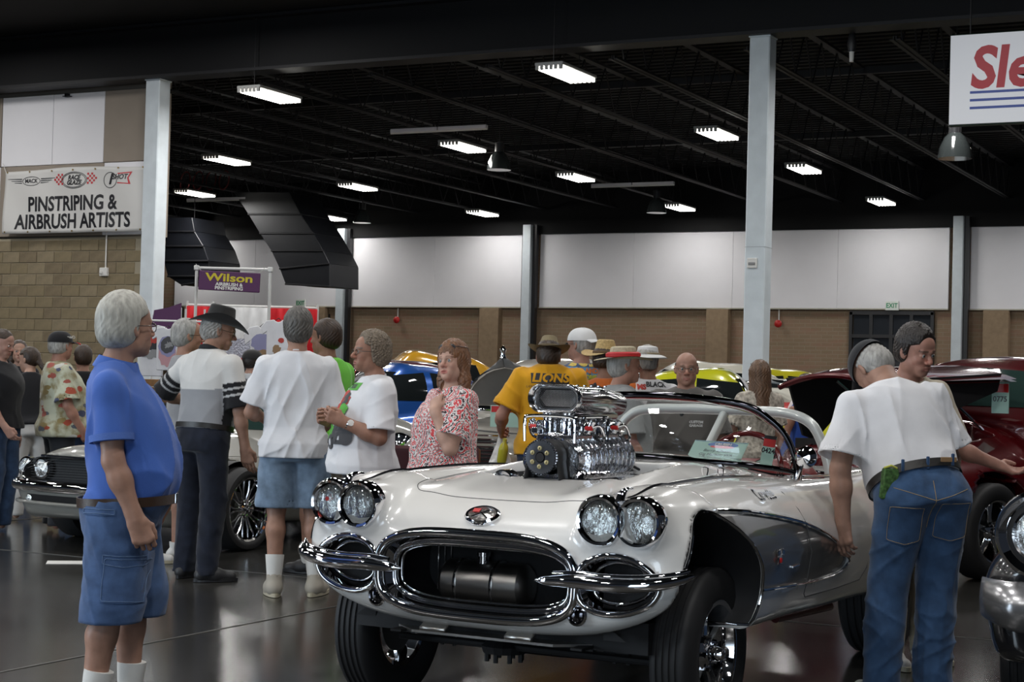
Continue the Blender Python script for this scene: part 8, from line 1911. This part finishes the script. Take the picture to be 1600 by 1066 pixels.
# garment rail with airbrushed shirts
dR = 20.5
t = thing('garment_rail', 'thin white rail carrying the printed T-shirts', 'rail', xat(280, dR), dR, 0, 0); MB().tube([(0, -.45, 2.0), (0, .30, 2.0)], .012, 6).build('rail', M_pipe, t)
for y in (-.45, .07, .30): MB().tube([(0, y, 0), (0, y, 2.15)], .014, 6).build('pole', M_pipe, t)
def hung_shirt(px, py, d, w, h, label, decs, m=None, yaw=0):
    c = at(px, py, d); t = thing('hung_tshirt', label, 'T-shirt', c[0], c[1], c[2], yaw, group='airbrushed shirts on show'); k = [(-.5, .36), (-.36, .47), (-.13, .5), (-.07, .465), (0, .45), (.07, .465), (.13, .5), (.36, .47), (.5, .36), (.46, .20), (.33, .26), (.32, -.5), (-.32, -.5), (-.33, .26), (-.46, .20)]
    q = MB(); q.prism([(a * w, b * h) for a, b in k], -.02, .02, 'x'); o = q.build('cloth', m or M_tee, t, smooth=False); b_ = o.modifiers.new('b', 'BEVEL'); b_.width = .008
    MB().tube([(0, -.2 * w, .42 * h), (0, 0, .53 * h), (0, .2 * w, .42 * h)], .006, 5).build('hanger', M_dark, t)
    for (nm, cx, cz, rx, rz, mm, wob, sd) in decs:
        P, F = disc(cx * w, cz * h, rx * w, rz * h, 20, wob, sd); MB().add(np.c_[np.full(len(P), .022 + .001 * sd), P], F).build(nm, mm, o, smooth=False)
M_sky = mat('airbrush_blue', (.14, .42, .55), rough=.8); M_pink = mat('airbrush_pink', (.50, .28, .30), rough=.8); M_blu = mat('airbrush_violet', (.26, .26, .42), rough=.8)
hung_shirt(262, 545, 20.2, .40, .52, 'white T-shirt with round black skull-like airbrush print', [('airbrush_haze', 0, -.12, .26, .30, M_pink, .1, 1), ('airbrush_ring', 0, .06, .27, .24, M_blu, .1, 2), ('airbrush_print', 0, .08, .21, .19, mat('print_grey', (.1, .1, .1)), .08, 3), ('airbrush_light', .03, .08, .10, .07, M_grayink, .4, 4)])
hung_shirt(288, 545, 20.6, .40, .52, 'white T-shirt with pale blue airbrush print', [('airbrush_print', .05, .05, .24, .22, M_sky, .1, 1)])
hung_shirt(238, 548, 20.4, .42, .62, 'white T-shirt with red and black airbrush print at the left end', [('airbrush_print', .1, .18, .22, .16, M_pred, .3, 1), ('airbrush_print', .12, .05, .2, .12, M_ink, .4, 2), ('airbrush_shade', .0, -.08, .3, .08, M_grayink, .4, 3)])
hung_shirt(410, 560, 22.0, .50, .85, 'white T-shirt with blue and brown airbrushed landscape', [('airbrush_sky', 0, .24, .30, .16, M_blu, .2, 1), ('airbrush_print', 0, -.05, .24, .2, mat('airbrush_brown', (.28, .18, .10), rough=.8), .2, 2)])
hung_shirt(434, 540, 21.6, .44, .66, 'white T-shirt with small red flag and monkey print', [('airbrush_print', -.02, -.08, .12, .12, mat('airbrush_brown'), .3, 1), ('airbrush_flag', .1, .1, .09, .05, M_pred, .1, 2)])
t = thing('display_case', 'silver patterned display panel behind the cowboy hat', 'panel', xat(388, 24.5), 24.5, 1.75, 0); MB().box((0, 0, 0), (.05, .62, .28)).build('panel', mat('diamond_plate', (.45, .45, .52), rough=.3, metal=.6, bump=1, bscale=40, bdist=.02), t, smooth=False); MB().box((.02, 0, -.17), (.06, .66, .06)).build('red_edge', M_red, t, smooth=False); MB().box((0, 0, -.95), (.6, .66, 1.5)).build('base', M_dark, t, smooth=False)
# purple cloth beside the column and a lettered crate under the shirts
t = thing('purple_cloth', 'dark purple cloth draped from the rail beside the left column', 'cloth', xat(262, 21.5), 21.5, 0, 0); q = MB(); q.prism([(-.20, 2.02), (-.18, 2.16), (0, 2.20), (.16, 2.26), (.17, 1.75), (-.2, 1.75)], -.02, .02, 'x'); q.build('cloth', mat('purple_board'), t, smooth=False); MB().tube([(0, -.19, 0), (0, -.19, 2.1)], .012, 6).build('pole', M_pipe, t); MB().tube([(0, .16, 0), (0, .16, 2.2)], .012, 6).build('pole', M_pipe, t)
c_ = at(246, 610, 18.5); t = thing('wooden_crate', 'brown wooden crate with dark lettering under the hanging shirts', 'crate', c_[0], c_[1], 0, 0)
for k in range(3): MB().box((.0, 0, c_[2] - .09 + .085 * k), (.25, .26, .078), bev=.004).build('board', mat('crate_wood', (.20, .10, .035), rough=.7, var=.3, vscale=12), t, smooth=False)
MB().box((0, 0, (c_[2] - .14) / 2), (.4, .5, c_[2] - .14)).build('stand', M_dark, t, smooth=False)
q = MB(); frame_text(q, 'CUSTOM', .055, Matrix.Translation((.128, 0, c_[2] + .0)) @ Mx, bold=.001, ext=.001); frame_text(q, 'METAL', .055, Matrix.Translation((.128, 0, c_[2] - .08)) @ Mx, bold=.001, ext=.001); q.build('lettering', M_ink, t, smooth=False)
# a paper on the floor
c_ = on_z(107, 879, .002); a_ = MB(); a_.box((0, 0, 0), (.30, .20, .002)); o = a_.build('paper_sheet', M_white, None, smooth=False); o.location = c_; o.rotation_euler = (0, 0, BLD + R(12)); tag(o, 'white sheet of paper lying on the floor in front of the silver car', 'paper')
